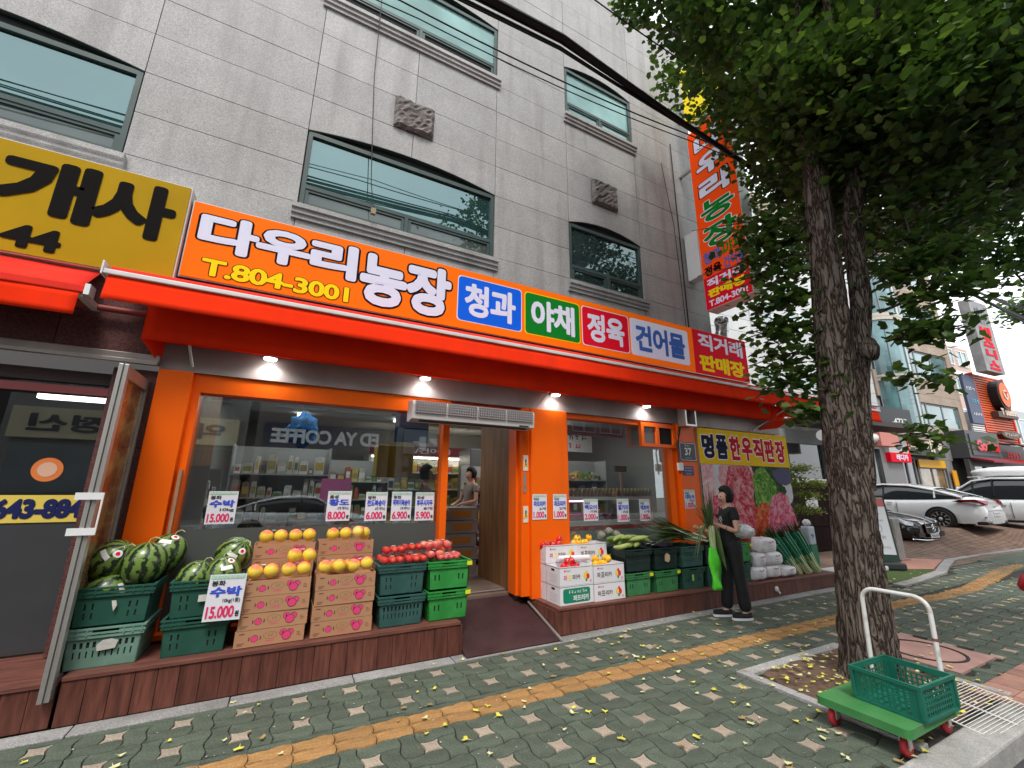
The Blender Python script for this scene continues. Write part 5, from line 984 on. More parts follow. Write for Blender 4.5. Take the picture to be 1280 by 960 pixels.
# ---------------- dark fence and sandwich board ----------------
fc = thing('timber_fence', 'dark brown board fence with a white toothed top edge behind the tree', 'fence', (0, 0, 0))
FB = mat('dark fence boards', (.016, .007, .006), .8, spec=.1, var=.3, scale=3, stretch=(6, 6, 1), rnd=.25, bump=.2)
for i in range(22): obj('board', G().box(9.5+i*.16+.003, 9.5+(i+1)*.16-.003, 6.38, 6.41, .05, 1.84), FB, fc)
obj('rail', G().box(9.5, 13.02, 6.35, 6.38, .72, .76).box(9.5, 13.02, 6.35, 6.38, .12, .2), FB, fc)
obj('top_rail', G().box(9.5, 13.02, 6.35, 6.43, 1.87, 1.90), WHITE, fc)
g = G()
for i in range(44): g.box(9.5+i*.08+.01, 9.5+i*.08+.045, 6.352, 6.378, 1.80, 1.868)
obj('toothed_edge', g, WHITE, fc)
nt_ = thing('paper_notice', 'white paper notice taped to the dark fence', 'notice', (12.05, 6.345, 1.3)); obj('sheet', G().box(-.27, .27, -.002, 0, -.16, .18), WHITE, nt_); smudge(nt_, -.2, .2, .06, .10, -.006, MC['grey print'], 8); smudge(nt_, -.2, .2, -.05, -.015, -.006, MC['grey print'], 9)
sbd = thing('sandwich_board', 'tall white sandwich board with faint cup drawings beside the stone bollard', 'sign', (11.55, 4.83, .02)); sbd.scale = (.62, .8, .93); sbd.rotation_euler = (0, 0, -.8)
for s in (-1, 1):
    M = Matrix.Rotation(radians(9)*s, 4, 'X')
    obj('frame', G().plate(-.34, .34, .16, 1.62, -.02, .02, [(-.30, .30, .3, 1.58)], 0, Matrix.Translation((0, s*.24*-1, 0)) @ M.inverted()), mat('board frame green', (.03, .06, .045), .5), sbd)
    pnl = obj('panel', G().box(-.30, .30, -.008, .008, .30, 1.58, 0, Matrix.Translation((0, -s*.24, 0)) @ M.inverted()), mat('board white', (.66, .68, .72), .45), sbd)
M = Matrix.Translation((0, -.24, 0)) @ Matrix.Rotation(radians(-9), 4, 'X')
obj('red_header', G().box(-.30, .30, -.012, -.009, 1.36, 1.58, 0, M), mat('dull red print', (.45, .14, .12), .5), sbd)
smudge(sbd, -.18, .18, 1.02, 1.08, -.014, MC['grey print'], 6, M); smudge(sbd, -.15, .15, .64, .72, -.014, MC['grey print'], 4, M); smudge(sbd, -.2, .2, .43, .48, -.014, MC['grey print'], 8, M)
for zz, nm in ((1.2, 'cup'), (.87, 'cup')): obj('cup_print', G().tube([(.07*cos(a*pi/8), -.012, zz+.07*sin(a*pi/8)) for a in range(17)], .006, 5), MC['grey print'], sbd).matrix_parent_inverse = Matrix.Identity(4)
for c in sbd.children:
    if c.name.startswith('cup_print'): c.data.transform(M)
obj('foot', G().box(-.4, .4, -.42, .42, 0, .14), mat('black rubber foot', (.04, .045, .05), .6), sbd, bevel=.03)
bo = thing('stone_bollard', 'short grey granite bollard between the sandwich board and the black car', 'bollard', (13.15, 5.25, 0)); obj('post', G().prism([(-.17, -.15), (.17, -.15), (.17, .15), (-.17, .15)], 0, .95, 'z'), CONC, bo, bevel=.04); obj('post_foot', G().box(-.22, .22, -.2, .2, 0, .05), mat('pink concrete', (1, 1, 1)), bo)
# yellow green shrub beyond the poster
def leafcloud(name, m, n, fn, size, parent, seed=0, flat=.5):
    rr = random.Random(seed); vs = []; fs = []; mi = []
    for i in range(n):
        c = Vector(fn(rr)); s = size*rr.uniform(.6, 1.25); a = rr.uniform(0, 2*pi); tl = rr.gauss(0, flat); tz = rr.gauss(0, flat)
        u = Vector((cos(a), sin(a), tl)).normalized(); v = Vector((-sin(a), cos(a), tz)).normalized(); nrm = u.cross(v)
        k = len(vs)
        for p, q, d in ((-.05, 0, 0), (.45, -.5, .10), (1.0, -.28, .02), (.92, 0, -.06), (1.0, .3, .03), (.45, .5, .12)): vs.append(tuple(c+u*s*p+v*s*q+nrm*s*d))
        fs += [(k, k+1, k+2, k+3), (k, k+3, k+4, k+5)]; mi += [rr.choice((0, 0, 1, 2)) if isinstance(m, list) else 0]*2
    me = bpy.data.meshes.new(name); me.from_pydata(vs, [], fs)
    for q in (m if isinstance(m, list) else [m]): me.materials.append(q)
    me.polygons.foreach_set('material_index', mi); me.update(); o = bpy.data.objects.new(name, me); COL.objects.link(o); o.parent = parent; return o
def leafmat(name, col, tr=.35):
    m = mat(name, col, .45, var=.22, scale=1.5, spec=.35); n = m.node_tree; N = n.nodes; L = n.links; b = N['Principled BSDF']; o = [x for x in N if x.type == 'OUTPUT_MATERIAL'][0]
    t = N.new('ShaderNodeBsdfTranslucent'); t.inputs[0].default_value = (min(1, col[0]*1.8), min(1, col[1]*1.9), col[2]*.9, 1); x = N.new('ShaderNodeMixShader'); x.inputs[0].default_value = tr
    L.new(b.outputs[0], x.inputs[1]); L.new(t.outputs[0], x.inputs[2]); L.new(x.outputs[0], o.inputs[0]); return m
LF = [leafmat('leaf deep', (.030, .062, .016)), leafmat('leaf mid', (.048, .092, .024)), leafmat('leaf light', (.088, .145, .034))]
def bark_mat():
    m = mat('tree bark', (.12, .088, .068), .92, spec=.1); n = m.node_tree; N = n.nodes; L = n.links; b = N['Principled BSDF']
    tc = N.new('ShaderNodeTexCoord'); mp = N.new('ShaderNodeMapping'); mp.inputs['Scale'].default_value = (1, 1, .18); L.new(tc.outputs['Object'], mp.inputs[0])
    nz = N.new('ShaderNodeTexNoise'); nz.inputs['Scale'].default_value = 9; nz.inputs['Detail'].default_value = 6; L.new(mp.outputs[0], nz.inputs[0])
    ad = N.new('ShaderNodeVectorMath'); ad.operation = 'MULTIPLY_ADD'; L.new(nz.outputs['Color'], ad.inputs[0]); ad.inputs[1].default_value = (.30, .30, .30); L.new(mp.outputs[0], ad.inputs[2])
    v = N.new('ShaderNodeTexVoronoi'); v.feature = 'DISTANCE_TO_EDGE'; v.inputs['Scale'].default_value = 17; L.new(ad.outputs[0], v.inputs['Vector'])
    v2 = N.new('ShaderNodeTexNoise'); v2.inputs['Scale'].default_value = 45; v2.inputs['Detail'].default_value = 8; v2.inputs['Roughness'].default_value = .75; L.new(ad.outputs[0], v2.inputs[0])
    mr = N.new('ShaderNodeMapRange'); mr.inputs[2].default_value = .22; L.new(v.outputs['Distance'], mr.inputs[0])
    mx = N.new('ShaderNodeMath'); mx.operation = 'MULTIPLY_ADD'; L.new(v2.outputs[0], mx.inputs[0]); mx.inputs[1].default_value = .7; L.new(mr.outputs[0], mx.inputs[2])
    r = N.new('ShaderNodeValToRGB'); e = r.color_ramp.elements; e[0].position = .28; e[0].color = (.018, .012, .010, 1); e[1].position = 1.0; e[1].color = (.21, .17, .14, 1); k = e.new(.55); k.color = (.085, .058, .045, 1)
    L.new(mx.outputs[0], r.inputs[0]); L.new(r.outputs[0], b.inputs['Base Color'])
    bp = N.new('ShaderNodeBump'); bp.inputs['Strength'].default_value = 1.0; bp.inputs['Distance'].default_value = .035; L.new(mx.outputs[0], bp.inputs['Height']); L.new(bp.outputs[0], b.inputs['Normal']); return m
BARK = bark_mat()
sh = thing('yellow_green_shrub', 'feathery yellow green shrub between the meat poster and the dark fence', 'shrub', (9.35, 5.3, 0))
obj('stem', G().tube([(0, 0, 0), (.05, 0, .8), (.1, .05, 1.5)], [.03, .02, .01], 6).tube([(.03, 0, .8), (.3, -.05, 1.4), (.6, -.1, 1.7)], [.015, .01, .006], 5).tube([(.03, 0, .6), (-.2, 0, 1.2), (-.2, 0, 1.9)], [.015, .01, .006], 5), BARK, sh)
def shf(rr):
    b = rr.choice(((0, 0, 1.25), (.45, -.1, 1.5), (-.15, 0, 1.7), (.2, .1, 1.85), (.75, -.1, 1.75), (.3, -.1, 2.05), (.55, 0, 1.2))); return (b[0]+rr.gauss(0, .16), b[1]+rr.gauss(0, .12), b[2]+rr.gauss(0, .05))
leafcloud('leaves', [leafmat('yellow leaf', (.17, .19, .03)), leafmat('yellow leaf dark', (.09, .12, .025))]+[LF[2]], 2600, shf, .045, sh, 5)
# ---------------- the big tree ----------------
tr = thing('street_tree', 'large twin trunked street tree with rough bark standing in the soil pit before the shop', 'tree', (4.68, 2.25, 0))
def trunk_mesh(paths, seed=3):
    rr = random.Random(seed); g = G(); n = 40
    for pts, rad in paths:
        P = []; Rr = []
        for i in range(len(pts)-1):
            m = max(2, int((Vector(pts[i+1])-Vector(pts[i])).length/.045))
            for k in range(m): t = k/m; P.append(Vector(pts[i]).lerp(Vector(pts[i+1]), t)); Rr.append(rad[i]+(rad[i+1]-rad[i])*t)
        P.append(Vector(pts[-1])); Rr.append(rad[-1])
        ph = [rr.uniform(0, 6) for _ in range(8)]; vs = []
        for i, (p, r) in enumerate(zip(P, Rr)):
            z = p.z
            for k in range(n):
                a = 2*pi*k/n; ridge = .07*abs(sin(a*9+1.3*sin(z*5+ph[0])+2*sin(z*2.1+a+ph[1])))+.03*sin(a*15+ph[2]+3*sin(z*7+ph[3]))+.05*sin(a*2+z*1.7+ph[4])+.02*sin(z*23+a*5+ph[5])
                q = r*(.95+ridge+rr.uniform(-.018, .018)); vs.append((p.x+q*cos(a), p.y+q*sin(a), p.z))
        g.add(vs, [(i*n+k, i*n+(k+1) % n, (i+1)*n+(k+1) % n, (i+1)*n+k) for i in range(len(P)-1) for k in range(n)], 0, True)
    return g
# positions measured on the plane through the trunk facing the viewer: e = sideways direction to the right
ex, ey = .431, -.902
def S_(s, z, f=0): return (ex*s+f*.9, ey*s+f*.43, z)
obj('trunk', trunk_mesh([([S_(.03, -.1), S_(.04, .12), S_(.07, .7), S_(.12, 1.5), S_(.13, 2.0)], [.27, .205, .185, .178, .165]),
    ([S_(.105, 1.6), S_(.165, 2.6), S_(.24, 3.5), S_(.29, 4.4), S_(.36, 5.6), S_(.5, 7.0)], [.15, .152, .145, .13, .11, .07]),
    ([S_(.19, 1.6, .03), S_(.32, 2.6, .12), S_(.50, 3.5, .16), S_(.56, 4.4, .2), S_(.8, 5.5, .2), S_(1.1, 7.0, .3)], [.12, .105, .095, .09, .08, .05])]), BARK, tr)
for s, z, f in ((.47, 2.95, .02),): obj('knot', G().ball(S_(s, z, f), (.085, .085, .11), 14, 10, fn=lambda q, p, t: 1+.15*sin(5*p)*sin(3*t)+.08*sin(11*p)), BARK, tr)
rr = random.Random(11)
LOW = ((-1, 3.9, 1.0, .1, 1), (-1, 3.3, .95, -.05, 1), (-1, 2.75, .75, -.1, .7), (1, 3.3, .7, .1, .5), (1, 3.9, .9, .2, .6), (-1, 4.5, 1.2, .35, 1), (-1, 4.25, .8, .2, 1), (1, 2.6, .3, 0, .15), (1, 2.1, .22, -.1, .2), (-1, 3.6, .8, .0, 1), (-1, 4.1, 1.2, .1, 1), (-1, 3.0, .8, -.05, .8), (1, 3.6, .6, .1, .8), (1, 3.0, .45, 0, .5), (1, 4.3, .8, .1, 1), (-1, 2.4, .4, -.05, .3))
for k in range(13):
    z0 = rr.uniform(4.9, 6.4); a = rr.uniform(0, 2*pi); s0 = .33 if k % 2 else .7; b = Vector(S_(s0, z0, .1)); L = rr.uniform(1.3, 2.2); up = rr.uniform(.7, 1.6)
    d = Vector((cos(a), sin(a), up)).normalized(); obj('branch', G().tube([tuple(b), tuple(b+d*L*.5+Vector((0, 0, .15))), tuple(b+d*L)], [.045, .03, .01], 7), BARK, tr)
low = []
for s, z, L, dz, w_ in LOW:
    b = Vector(S_(.2 if s < 0 else .6, z, .0)); e = b+Vector((ex*s*L, ey*s*L, dz)); low.append((b, e, w_)); obj('branch', G().tube([tuple(b), tuple(b.lerp(e, .5)+Vector((0, 0, .05))), tuple(e)], [.016, .010, .004], 6), BARK, tr)
CROWN = [(.3, -.2, 7.3, 2.6, 2.6, 2.5), (1.6, -.9, 6.6, 2.3, 2.2, 2.0), (-.2, .7, 8.2, 2.2, 1.9, 1.8), (1.2, -1.6, 5.7, 1.9, 1.8, 1.25), (.3, .2, 5.6, 1.3, 1.3, .95), (2.6, .3, 6.0, 2.0, 2.0, 1.5), (.8, -.3, 8.9, 2.4, 2.4, 1.7), (2.2, -2.4, 6.4, 1.8, 1.8, 1.8), (.9, -.9, 5.3, 1.5, 1.4, .7)]
cl = []; rr = random.Random(21)
def crown_ok(v, m=0):   # the crown starts high over the shop and hangs low over the road
    s = v.x*ex+v.y*ey-.35; return v.z > (4.85+2.1*(-s) if s < 0 else 4.9-.3*min(1, s))+m and v.y < 2.3
while len(cl) < 760:
    e = rr.choice(CROWN); v = Vector((rr.gauss(0, 1), rr.gauss(0, 1), rr.gauss(0, 1))).normalized()*rr.random()**.4; c = Vector((e[0]+v.x*e[3], e[1]+v.y*e[4], e[2]+v.z*e[5]))
    if crown_ok(c): cl.append((c, rr.uniform(.2, .4)))
def crown_fn(r_):
    while True:
        c, s = r_.choice(cl); v = Vector((c.x+r_.gauss(0, s*.62), c.y+r_.gauss(0, s*.62), c.z+r_.gauss(0, s*.33)))
        if crown_ok(v, -.15): return tuple(v)
fo = leafcloud('foliage', LF, 52000, crown_fn, .090, tr, 31, .55); fo['kind'] = 'stuff'
def low_fn(r_):
    while True:
        b, e, w_ = r_.choice(low)
        if r_.random() > w_: continue
        t = r_.random()**.8; p = b.lerp(e, .15+.95*t); q = .08+.04*t
        if (p.x*ex+p.y*ey) < -.52+.25*r_.random()-.05*max(0, p.z-3.9): continue
        return (p.x+r_.gauss(0, q), p.y+r_.gauss(0, q), p.z+r_.gauss(0, .075)+.05*sin(pi*t))
fo2 = leafcloud('low_foliage', [LF[1], LF[0], LF[2]], 3300, low_fn, .085, tr, 33, .5); fo2['kind'] = 'stuff'
# a few near leaves as single parts
lfm = leafcloud('leaf', LF[2], 1, lambda r_: (0, 0, 0), .10, tr, 3, .1); lmesh = lfm.data; tr_l = [lfm]
rr = random.Random(77)
for k in range(150):
    o = lfm if k == 0 else lfm.copy()
    if k: COL.objects.link(o)
    p = low_fn(rr) if k % 3 else (rr.uniform(.2, 2.4), rr.uniform(-2.6, -.6), rr.uniform(4.45, 4.9)); o.location = p; o.rotation_euler = (rr.gauss(0, .6), rr.gauss(0, .6), rr.uniform(0, 6))
# second tree to the right
def simple_tree(name, label, x, y, h, r, n, size, seed, mats=LF, tr_r=.14, zc=None):
    t = thing(name, label, 'tree', (x, y, 0)); rr = random.Random(seed); zc = zc or h-r*.8
    obj('trunk', trunk_mesh([([(0, 0, 0), (.05, 0, h*.35), (.0, .1, h*.7)], [tr_r*1.2, tr_r, tr_r*.5])], seed), BARK, t)
    cs = []
    for k in range(10): a = rr.uniform(0, 6.28); b = Vector((0, 0, rr.uniform(h*.35, h*.65))); e = Vector((cos(a)*r*rr.uniform(.5, .9), sin(a)*r*rr.uniform(.5, .9), zc+rr.uniform(-.5, .7)*r)); obj('branch', G().tube([tuple(b), tuple(b.lerp(e, .5)+Vector((0, 0, .2))), tuple(e)], [.05, .035, .01], 6), BARK, t)
    for k in range(int(n/110)): v = Vector((rr.gauss(0, 1), rr.gauss(0, 1), rr.gauss(0, 1))).normalized()*rr.random()**.35; cs.append((Vector((v.x*r, v.y*r, zc+v.z*r*.72)), rr.uniform(.12, .24)*r*.6))
    def fn(r_): c, s = r_.choice(cs); return (c.x+r_.gauss(0, s), c.y+r_.gauss(0, s), c.z+r_.gauss(0, s*.5))
    f = leafcloud('crown', mats, n, fn, size, t, seed+1, .5); f['kind'] = 'stuff'; return t
LF2 = [leafmat('tree leaf green', (.03, .075, .022)), leafmat('tree leaf mid', (.05, .105, .03)), leafmat('tree leaf pale', (.09, .16, .04))]
simple_tree('street_tree', 'second street tree further along the pavement, its light crown at the right edge', 13.6, 1.5, 9.4, 3.1, 17000, .13, 5, LF2, zc=8.4)
simple_tree('street_tree', 'distant street tree whose branch tips show against the sky at the right edge', 27, 2.0, 10, 3.2, 7000, .2, 9, LF2, zc=8.6)
# fallen leaves
YL = [mat('fallen yellow leaf', (.62, .56, .08), .6, var=.2), mat('fallen pale leaf', (.60, .58, .30), .6), mat('fallen brown leaf', (.33, .22, .08), .7)]
def fall(rr):
    while True:
        x, y = rr.choice([(rr.uniform(-1.5, 6), rr.uniform(1.4, 4.3)), (rr.uniform(3.8, 5.4), rr.uniform(1.6, 2.8)), (rr.uniform(3, 12), rr.uniform(1.6, 4.5)), (rr.uniform(9, 22), rr.uniform(2, 8)), (rr.uniform(14, 21), rr.uniform(4.9, 6.4))])
        return (x, y, .014 if not (3.88 < x < 5.36 and 1.62 < y < 2.77) else .03)
vs = []; fs = []; mi = []; rr = random.Random(4)
for i in range(1000):
    x, y, z = fall(rr); s = rr.uniform(.02, .05)*(1.1 if x > 8 else 1); a = rr.uniform(0, 6.28); k = len(vs); c, s_ = cos(a), sin(a)
    if i < 34: s *= 1.3
    for p, q, d in ((0, -.9, 0), (.06, 0, 0), (.65, .35, .15), (.45, .75, .1), (.05, .62, .02), (-.42, .8, .14), (-.62, .38, .18), (-.06, 0, 0)): vs.append((x+s*(p*c-q*s_), y+s*(p*s_+q*c), z+s*d*rr.uniform(0, 1.4)))
    fs.append((k+1, k+2, k+3, k+4)); fs.append((k+1, k+4, k+5, k+6)); fs.append((k, k+1, k+6, k+7)); mi += [rr.choice((0, 0, 1, 1, 2))]*3
me = bpy.data.meshes.new('fallen_leaves'); me.from_pydata(vs, [], fs); [me.materials.append(m) for m in YL]; me.polygons.foreach_set('material_index', mi); me.update()
o = bpy.data.objects.new('fallen_leaves', me); COL.objects.link(o); tag(o, 'small yellow leaves scattered over the pavement and the soil pit', 'leaves', kind='stuff')
g = G(); rr = random.Random(8)
for i in range(260): a = rr.uniform(0, 6.28); x, y = rr.uniform(-1, 6), rr.uniform(1.5, 4.3); s = rr.uniform(.003, .009); g.add([(x+s*cos(a+k*2.1), y+s*sin(a+k*2.1), .006) for k in range(3)], [(0, 1, 2)])
o = obj('litter_specks', g, PAPER); tag(o, 'tiny pale specks of litter on the pavers', 'litter', kind='stuff')
# ---------------- trolley, basket, rack, hydrant ----------------
TG = mat('green trolley deck', (.05, .21, .06), .5, var=.15, scale=5, dirt=.4, dcol=(.12, .2, .1), dscale=6); WP = mat('chipped white paint', (.66, .65, .62), .45, dirt=.5, dcol=(.22, .13, .09), dscale=14)
tl = thing('platform_trolley', 'green platform trolley with a white tube handle parked by the tree', 'trolley', (3.91, 1.785, 0))
obj('platform', G().prism(rrect(-.37, .37, -.265, .265, .03), .14, .178, 'z'), TG, tl, bevel=.004); obj('skirt', G().prism(rrect(-.372, .372, -.267, .267, .03), .128, .141, 'z'), TG, tl)
RW = mat('red wheel', (.42, .03, .04), .5, var=.2); 
for x in (-.29, .29):
    for y in (-.2, .2):
        wh = obj('wheel', G().lathe([(.0, -.015), (.05, -.017), (.052, 0), (.05, .017), (0, .015)], n=20, M=Matrix.Translation((x, y, .052)) @ Matrix.Rotation(pi/2, 4, 'X')), RW, tl)
        obj('hub', G().lathe([(0, -.02), (.016, -.019), (.016, .019), (0, .02)], n=12, M=Matrix.Translation((x, y, .052)) @ Matrix.Rotation(pi/2, 4, 'X')), ALU, wh); obj('fork', G().box(x-.02, x+.02, y-.026, y-.019, .05, .13).box(x-.02, x+.02, y+.019, y+.026, .05, .13), ALU, tl)
hp_ = []
for k in range(9): t = k/8*pi/2; hp_.append((.345-.0, -.20-.0, .0))
def hpt(y, z): return (.345+.07*(z-.17), y, z)
pts = [hpt(-.21, .17), hpt(-.21, .74)]+[hpt(-.21+.09*(1-cos(t*pi/12)), .74+.09*sin(t*pi/12)) for t in range(1, 7)]+[hpt(.21-.09*(1-cos(t*pi/12)), .74+.09*sin(t*pi/12)) for t in range(6, 0, -1)]+[hpt(.21, .74), hpt(.21, .17)]
obj('handle', G().tube(pts, .0155, 12), WP, tl)
for y in (-.21, .21): obj('handle_bracket', G().box(.325, .365, y-.028, y+.028, .178, .23), mat('rusty red steel', (.25, .06, .045), .6, var=.3, scale=20), tl)
for z in (.55, .30): obj('rust_band', G().tube([hpt(-.21, z), hpt(-.21, z+.02)], .0165, 12), mat('rusty red steel', (1, 1, 1)), tl)
bk_ = thing('plastic_basket', 'empty dark green lattice basket standing on the trolley', 'basket', (3.965, 1.69, .181)); bk_.rotation_euler = (0, 0, -.04)
BG = mat('basket green', (.012, .13, .085), .4, var=.12, dirt=.25, dcol=(.06, .2, .15)); W, D, H = .225, .19, .205
def lattice(L, H):
    hs = []; n = int(2*L/.032)
    for r_ in range(5):
        for k in range(n):
            x = -L+.02+k*(2*L-.04)/n
            if abs(x+.012) > L-.05: continue
            if r_ == 4 and abs(x+.01) < .06: continue
            hs.append((x, x+.02, .022+r_*.031, .022+r_*.031+.022))
    hs.append((-.06, .06, .022+4*.031, .022+4*.031+.024)); return hs
def side(M, L):
    g = G().plate(-L, L, 0, H-.02, 0, .005, lattice(L, H), 0, M); return g
for M, L in ((Matrix.Translation((0, -D, 0)), W), (Matrix.Translation((0, D, 0)) @ Matrix.Rotation(pi, 4, 'Z'), W), (Matrix.Translation((W, 0, 0)) @ Matrix.Rotation(pi/2, 4, 'Z'), D), (Matrix.Translation((-W, 0, 0)) @ Matrix.Rotation(-pi/2, 4, 'Z'), D)): obj('lattice_side', side(M, L), BG, bk_)
obj('base', G().plate(-W, W, -D, D, 0, .006, [(-W+.03+i*.05, -W+.055+i*.05, -D+.03+j*.05, -D+.055+j*.05) for i in range(8) for j in range(6)], 0, Matrix(((1, 0, 0, 0), (0, 0, 1, 0), (0, 1, 0, 0), (0, 0, 0, 1)))), BG, bk_)
obj('rim', G().plate(-W-.014, W+.014, -D-.014, D+.014, H-.022, H, [(-W+.003, W-.003, -D+.003, D-.003)], 0, Matrix(((1, 0, 0, 0), (0, 0, 1, 0), (0, 1, 0, 0), (0, 0, 0, 1)))), BG, bk_, bevel=.003)
obj('foot_rim', G().plate(-W-.008, W+.008, -D-.008, D+.008, 0, .014, [(-W+.01, W-.01, -D+.01, D-.01)], 0, Matrix(((1, 0, 0, 0), (0, 0, 1, 0), (0, 1, 0, 0), (0, 0, 0, 1)))), BG, bk_)
for x in (-W, W):
    for y in (-D, D): obj('corner_post', G().box(x-.012, x+.012, y-.012, y+.012, .015, H-.023), BG, bk_, bevel=.004)
wr = thing('wire_rack', 'white wire shelf rack leaning flat over the kerb behind the trolley', 'rack', (4.78, 1.60, .03)); wr.rotation_euler = (.10, -.03, -.06)
g = G()
for i in range(19): y = -.20+.4*i/18; g.tube([(-.38, y, 0), (.40, y, 0)], .0028, 5)
obj('wires', g, WP, wr); [obj('cross_bar', G().tube([(q, -.21, -.004), (q, .21, -.004)], .0065, 6), WP, wr) for q in (-.38, 0, .40)]; obj('hook', G().tube([(.40, -.21, 0), (.43, -.22, -.03), (.44, -.23, -.1)], .005, 6).tube([(.40, .15, 0), (.44, .15, -.05)], .005, 6), WP, wr)
hy = thing('fire_hydrant', 'red fire hydrant cut off by the right edge of the picture', 'hydrant', (9.0, 2.14, -.12)); 
obj('barrel', G().lathe([(.16, 0), (.16, .04), (.10, .06), (.09, .42), (.14, .44), (.16, .50), (.12, .60), (.07, .66)], n=20), mat('hydrant red', (.45, .01, .015), .35), hy); obj('cap', G().lathe([(.07, .66), (.06, .70), (.035, .72), (.035, .78), (0, .78)], n=14), mat('hydrant cap', (.06, .06, .06), .5), hy); obj('outlet', G().tube([(-.1, 0, .5), (-.2, -.02, .5)], .05, 12), mat('hydrant red', (1, 1, 1)), hy); obj('band', G().lathe([(.095, .2), (.10, .2), (.10, .3), (.094, .3)], n=20), mat('orange band', (.6, .25, .1), .5), hy)
vp = thing('vent_pipe', 'shiny metal flue elbow poking out of the wall above the right end of the sign', 'pipe', (7.22, 4.98, 4.50)); obj('elbow', G().tube([(0, .2, 0), (0, .0, .0), (0, -.03, .12), (-.02, -.06, .26), (-.10, -.12, .32)], [.12, .12, .12, .125, .125], 18, cap=False), mat('polished steel', (.6, .6, .6), .18, 1), vp, solid=.004); obj('seam', G().lathe([(.123, 0), (.128, .01), (.123, .02)], (0, -.03, .1), 18), ALU, vp)
# ---------------- overhead cables ----------------
def cable(pts, r, label, m=BLACK, name='overhead_cable', grp='overhead cables'):
    P = []; 
    for i in range(len(pts)-1):
        a, b = Vector(pts[i]), Vector(pts[i+1]); n = 14
        for k in range(n): t = k/n; P.append(a.lerp(b, t)-Vector((0, 0, .02*(b-a).length*4*t*(1-t))))
    P.append(Vector(pts[-1])); return tag(obj(name, G().tube(P, r, 6), m), label, 'cable', grp)
rr = random.Random(6)
for k in range(9):
    dz, dy = (-.16, -.10, -.05, 0, .02, .05, .10, .15, .21)[k], rr.uniform(-.06, .06)
    cable([(-14, 3.2+dy, 6.9+dz*2), (2.3, 3.2+dy, 6.86+dz*.5), (9.5, 3.25-dy, 6.62-dz), (25, 2.9+dy, 6.6+dz*2)], [.012, .02, .012, .034, .022, .014, .022, .012, .010][k], 'black cable in the thick bundle crossing in front of the granite building')
cable([(-14, 3.6, 6.9), (.46, 3.6, 6.76), (4.9, 3.6, 7.10), (9.5, 3.2, 7.5)], .009, 'thin cable below the bundle, rising to the right across the windows')
cable([(-14, 3.7, 6.6), (.7, 3.7, 6.78), (5.0, 3.6, 7.0), (9.5, 3.2, 7.3)], .007, 'lower of the two thin cables crossing the windows')
cable([(2.2, 3.2, 8.0), (6, 3.2, 7.9), (14, 3.2, 8.2)], .009, 'single thin cable high above the cable bundle')
hw = cable([(.38, 5.0, 9.3), (.40, 5.02, 7.2), (.50, 5.0, 5.5), (.56, 4.98, 5.08)], .006, 'thin wire hanging down the granite wall with a small weight', name='hanging_wire'); tag(obj('wire_weight', G().box(.53, .59, 4.95, 5.0, 5.0, 5.08), mat('brass weight', (.3, .25, .15), .5)), 'small brass weight on the end of the hanging wire', 'weight')
cable([(6.35, 5.06, 4.5), (6.33, 5.06, 5.6), (6.30, 5.07, 6.8), (6.1, 5.07, 8.2)], .006, 'loose wire running up the wall behind the blade sign'); cable([(6.42, 5.06, 4.5), (6.42, 5.06, 8.8)], .012, 'straight conduit on the wall beside the blade sign')
for k in range(4): cable([(9.0, 2.6+.05*k, 5.6+.06*k), (20, 3.0+.1*k, 6.9+.15*k), (40, 3.4, 8.0+.3*k)], .014, 'black cable sagging away between the tree and the far buildings', grp='cables beyond the tree')
cable([(5.75, 1.55, 9), (5.74, 1.6, 5.6), (5.9, 1.62, 4.4), (5.92, 1.60, 3.4)], .006, 'loose grey wire dangling from the tree right of the trunk', m=mat('grey wire', (.3, .32, .28), .5))
# ---------------- people ----------------
SKIN = mat('skin', (.52, .30, .21), .5, var=.06, scale=10); HAIR = mat('black hair', (.010, .008, .008), .6, var=.3, scale=30, stretch=(1, 1, .2), spec=.25)
def skin_obj(name, V, E, rad, m, parent, sub=2, root=0):
    me = bpy.data.meshes.new(name); me.from_pydata(V, E, []); me.materials.append(m); o = bpy.data.objects.new(name, me); COL.objects.link(o); o.parent = parent
    o.modifiers.new('skin', 'SKIN'); 
    for i, r in enumerate(rad): me.skin_vertices[0].data[i].radius = r if isinstance(r, tuple) else (r, r); me.skin_vertices[0].data[i].use_root = (i == root)
    s = o.modifiers.new('sub', 'SUBSURF'); s.levels = s.render_levels = sub; o.modifiers['skin'].use_smooth_shade = True; return o
def chain(V, E, Rr, pts, rad, start=None):
    p = start
    for q, r in zip(pts, rad):
        V.append(tuple(q)); Rr.append(r); i = len(V)-1
        if p is not None: E.append((p, i))
        p = i
    return p
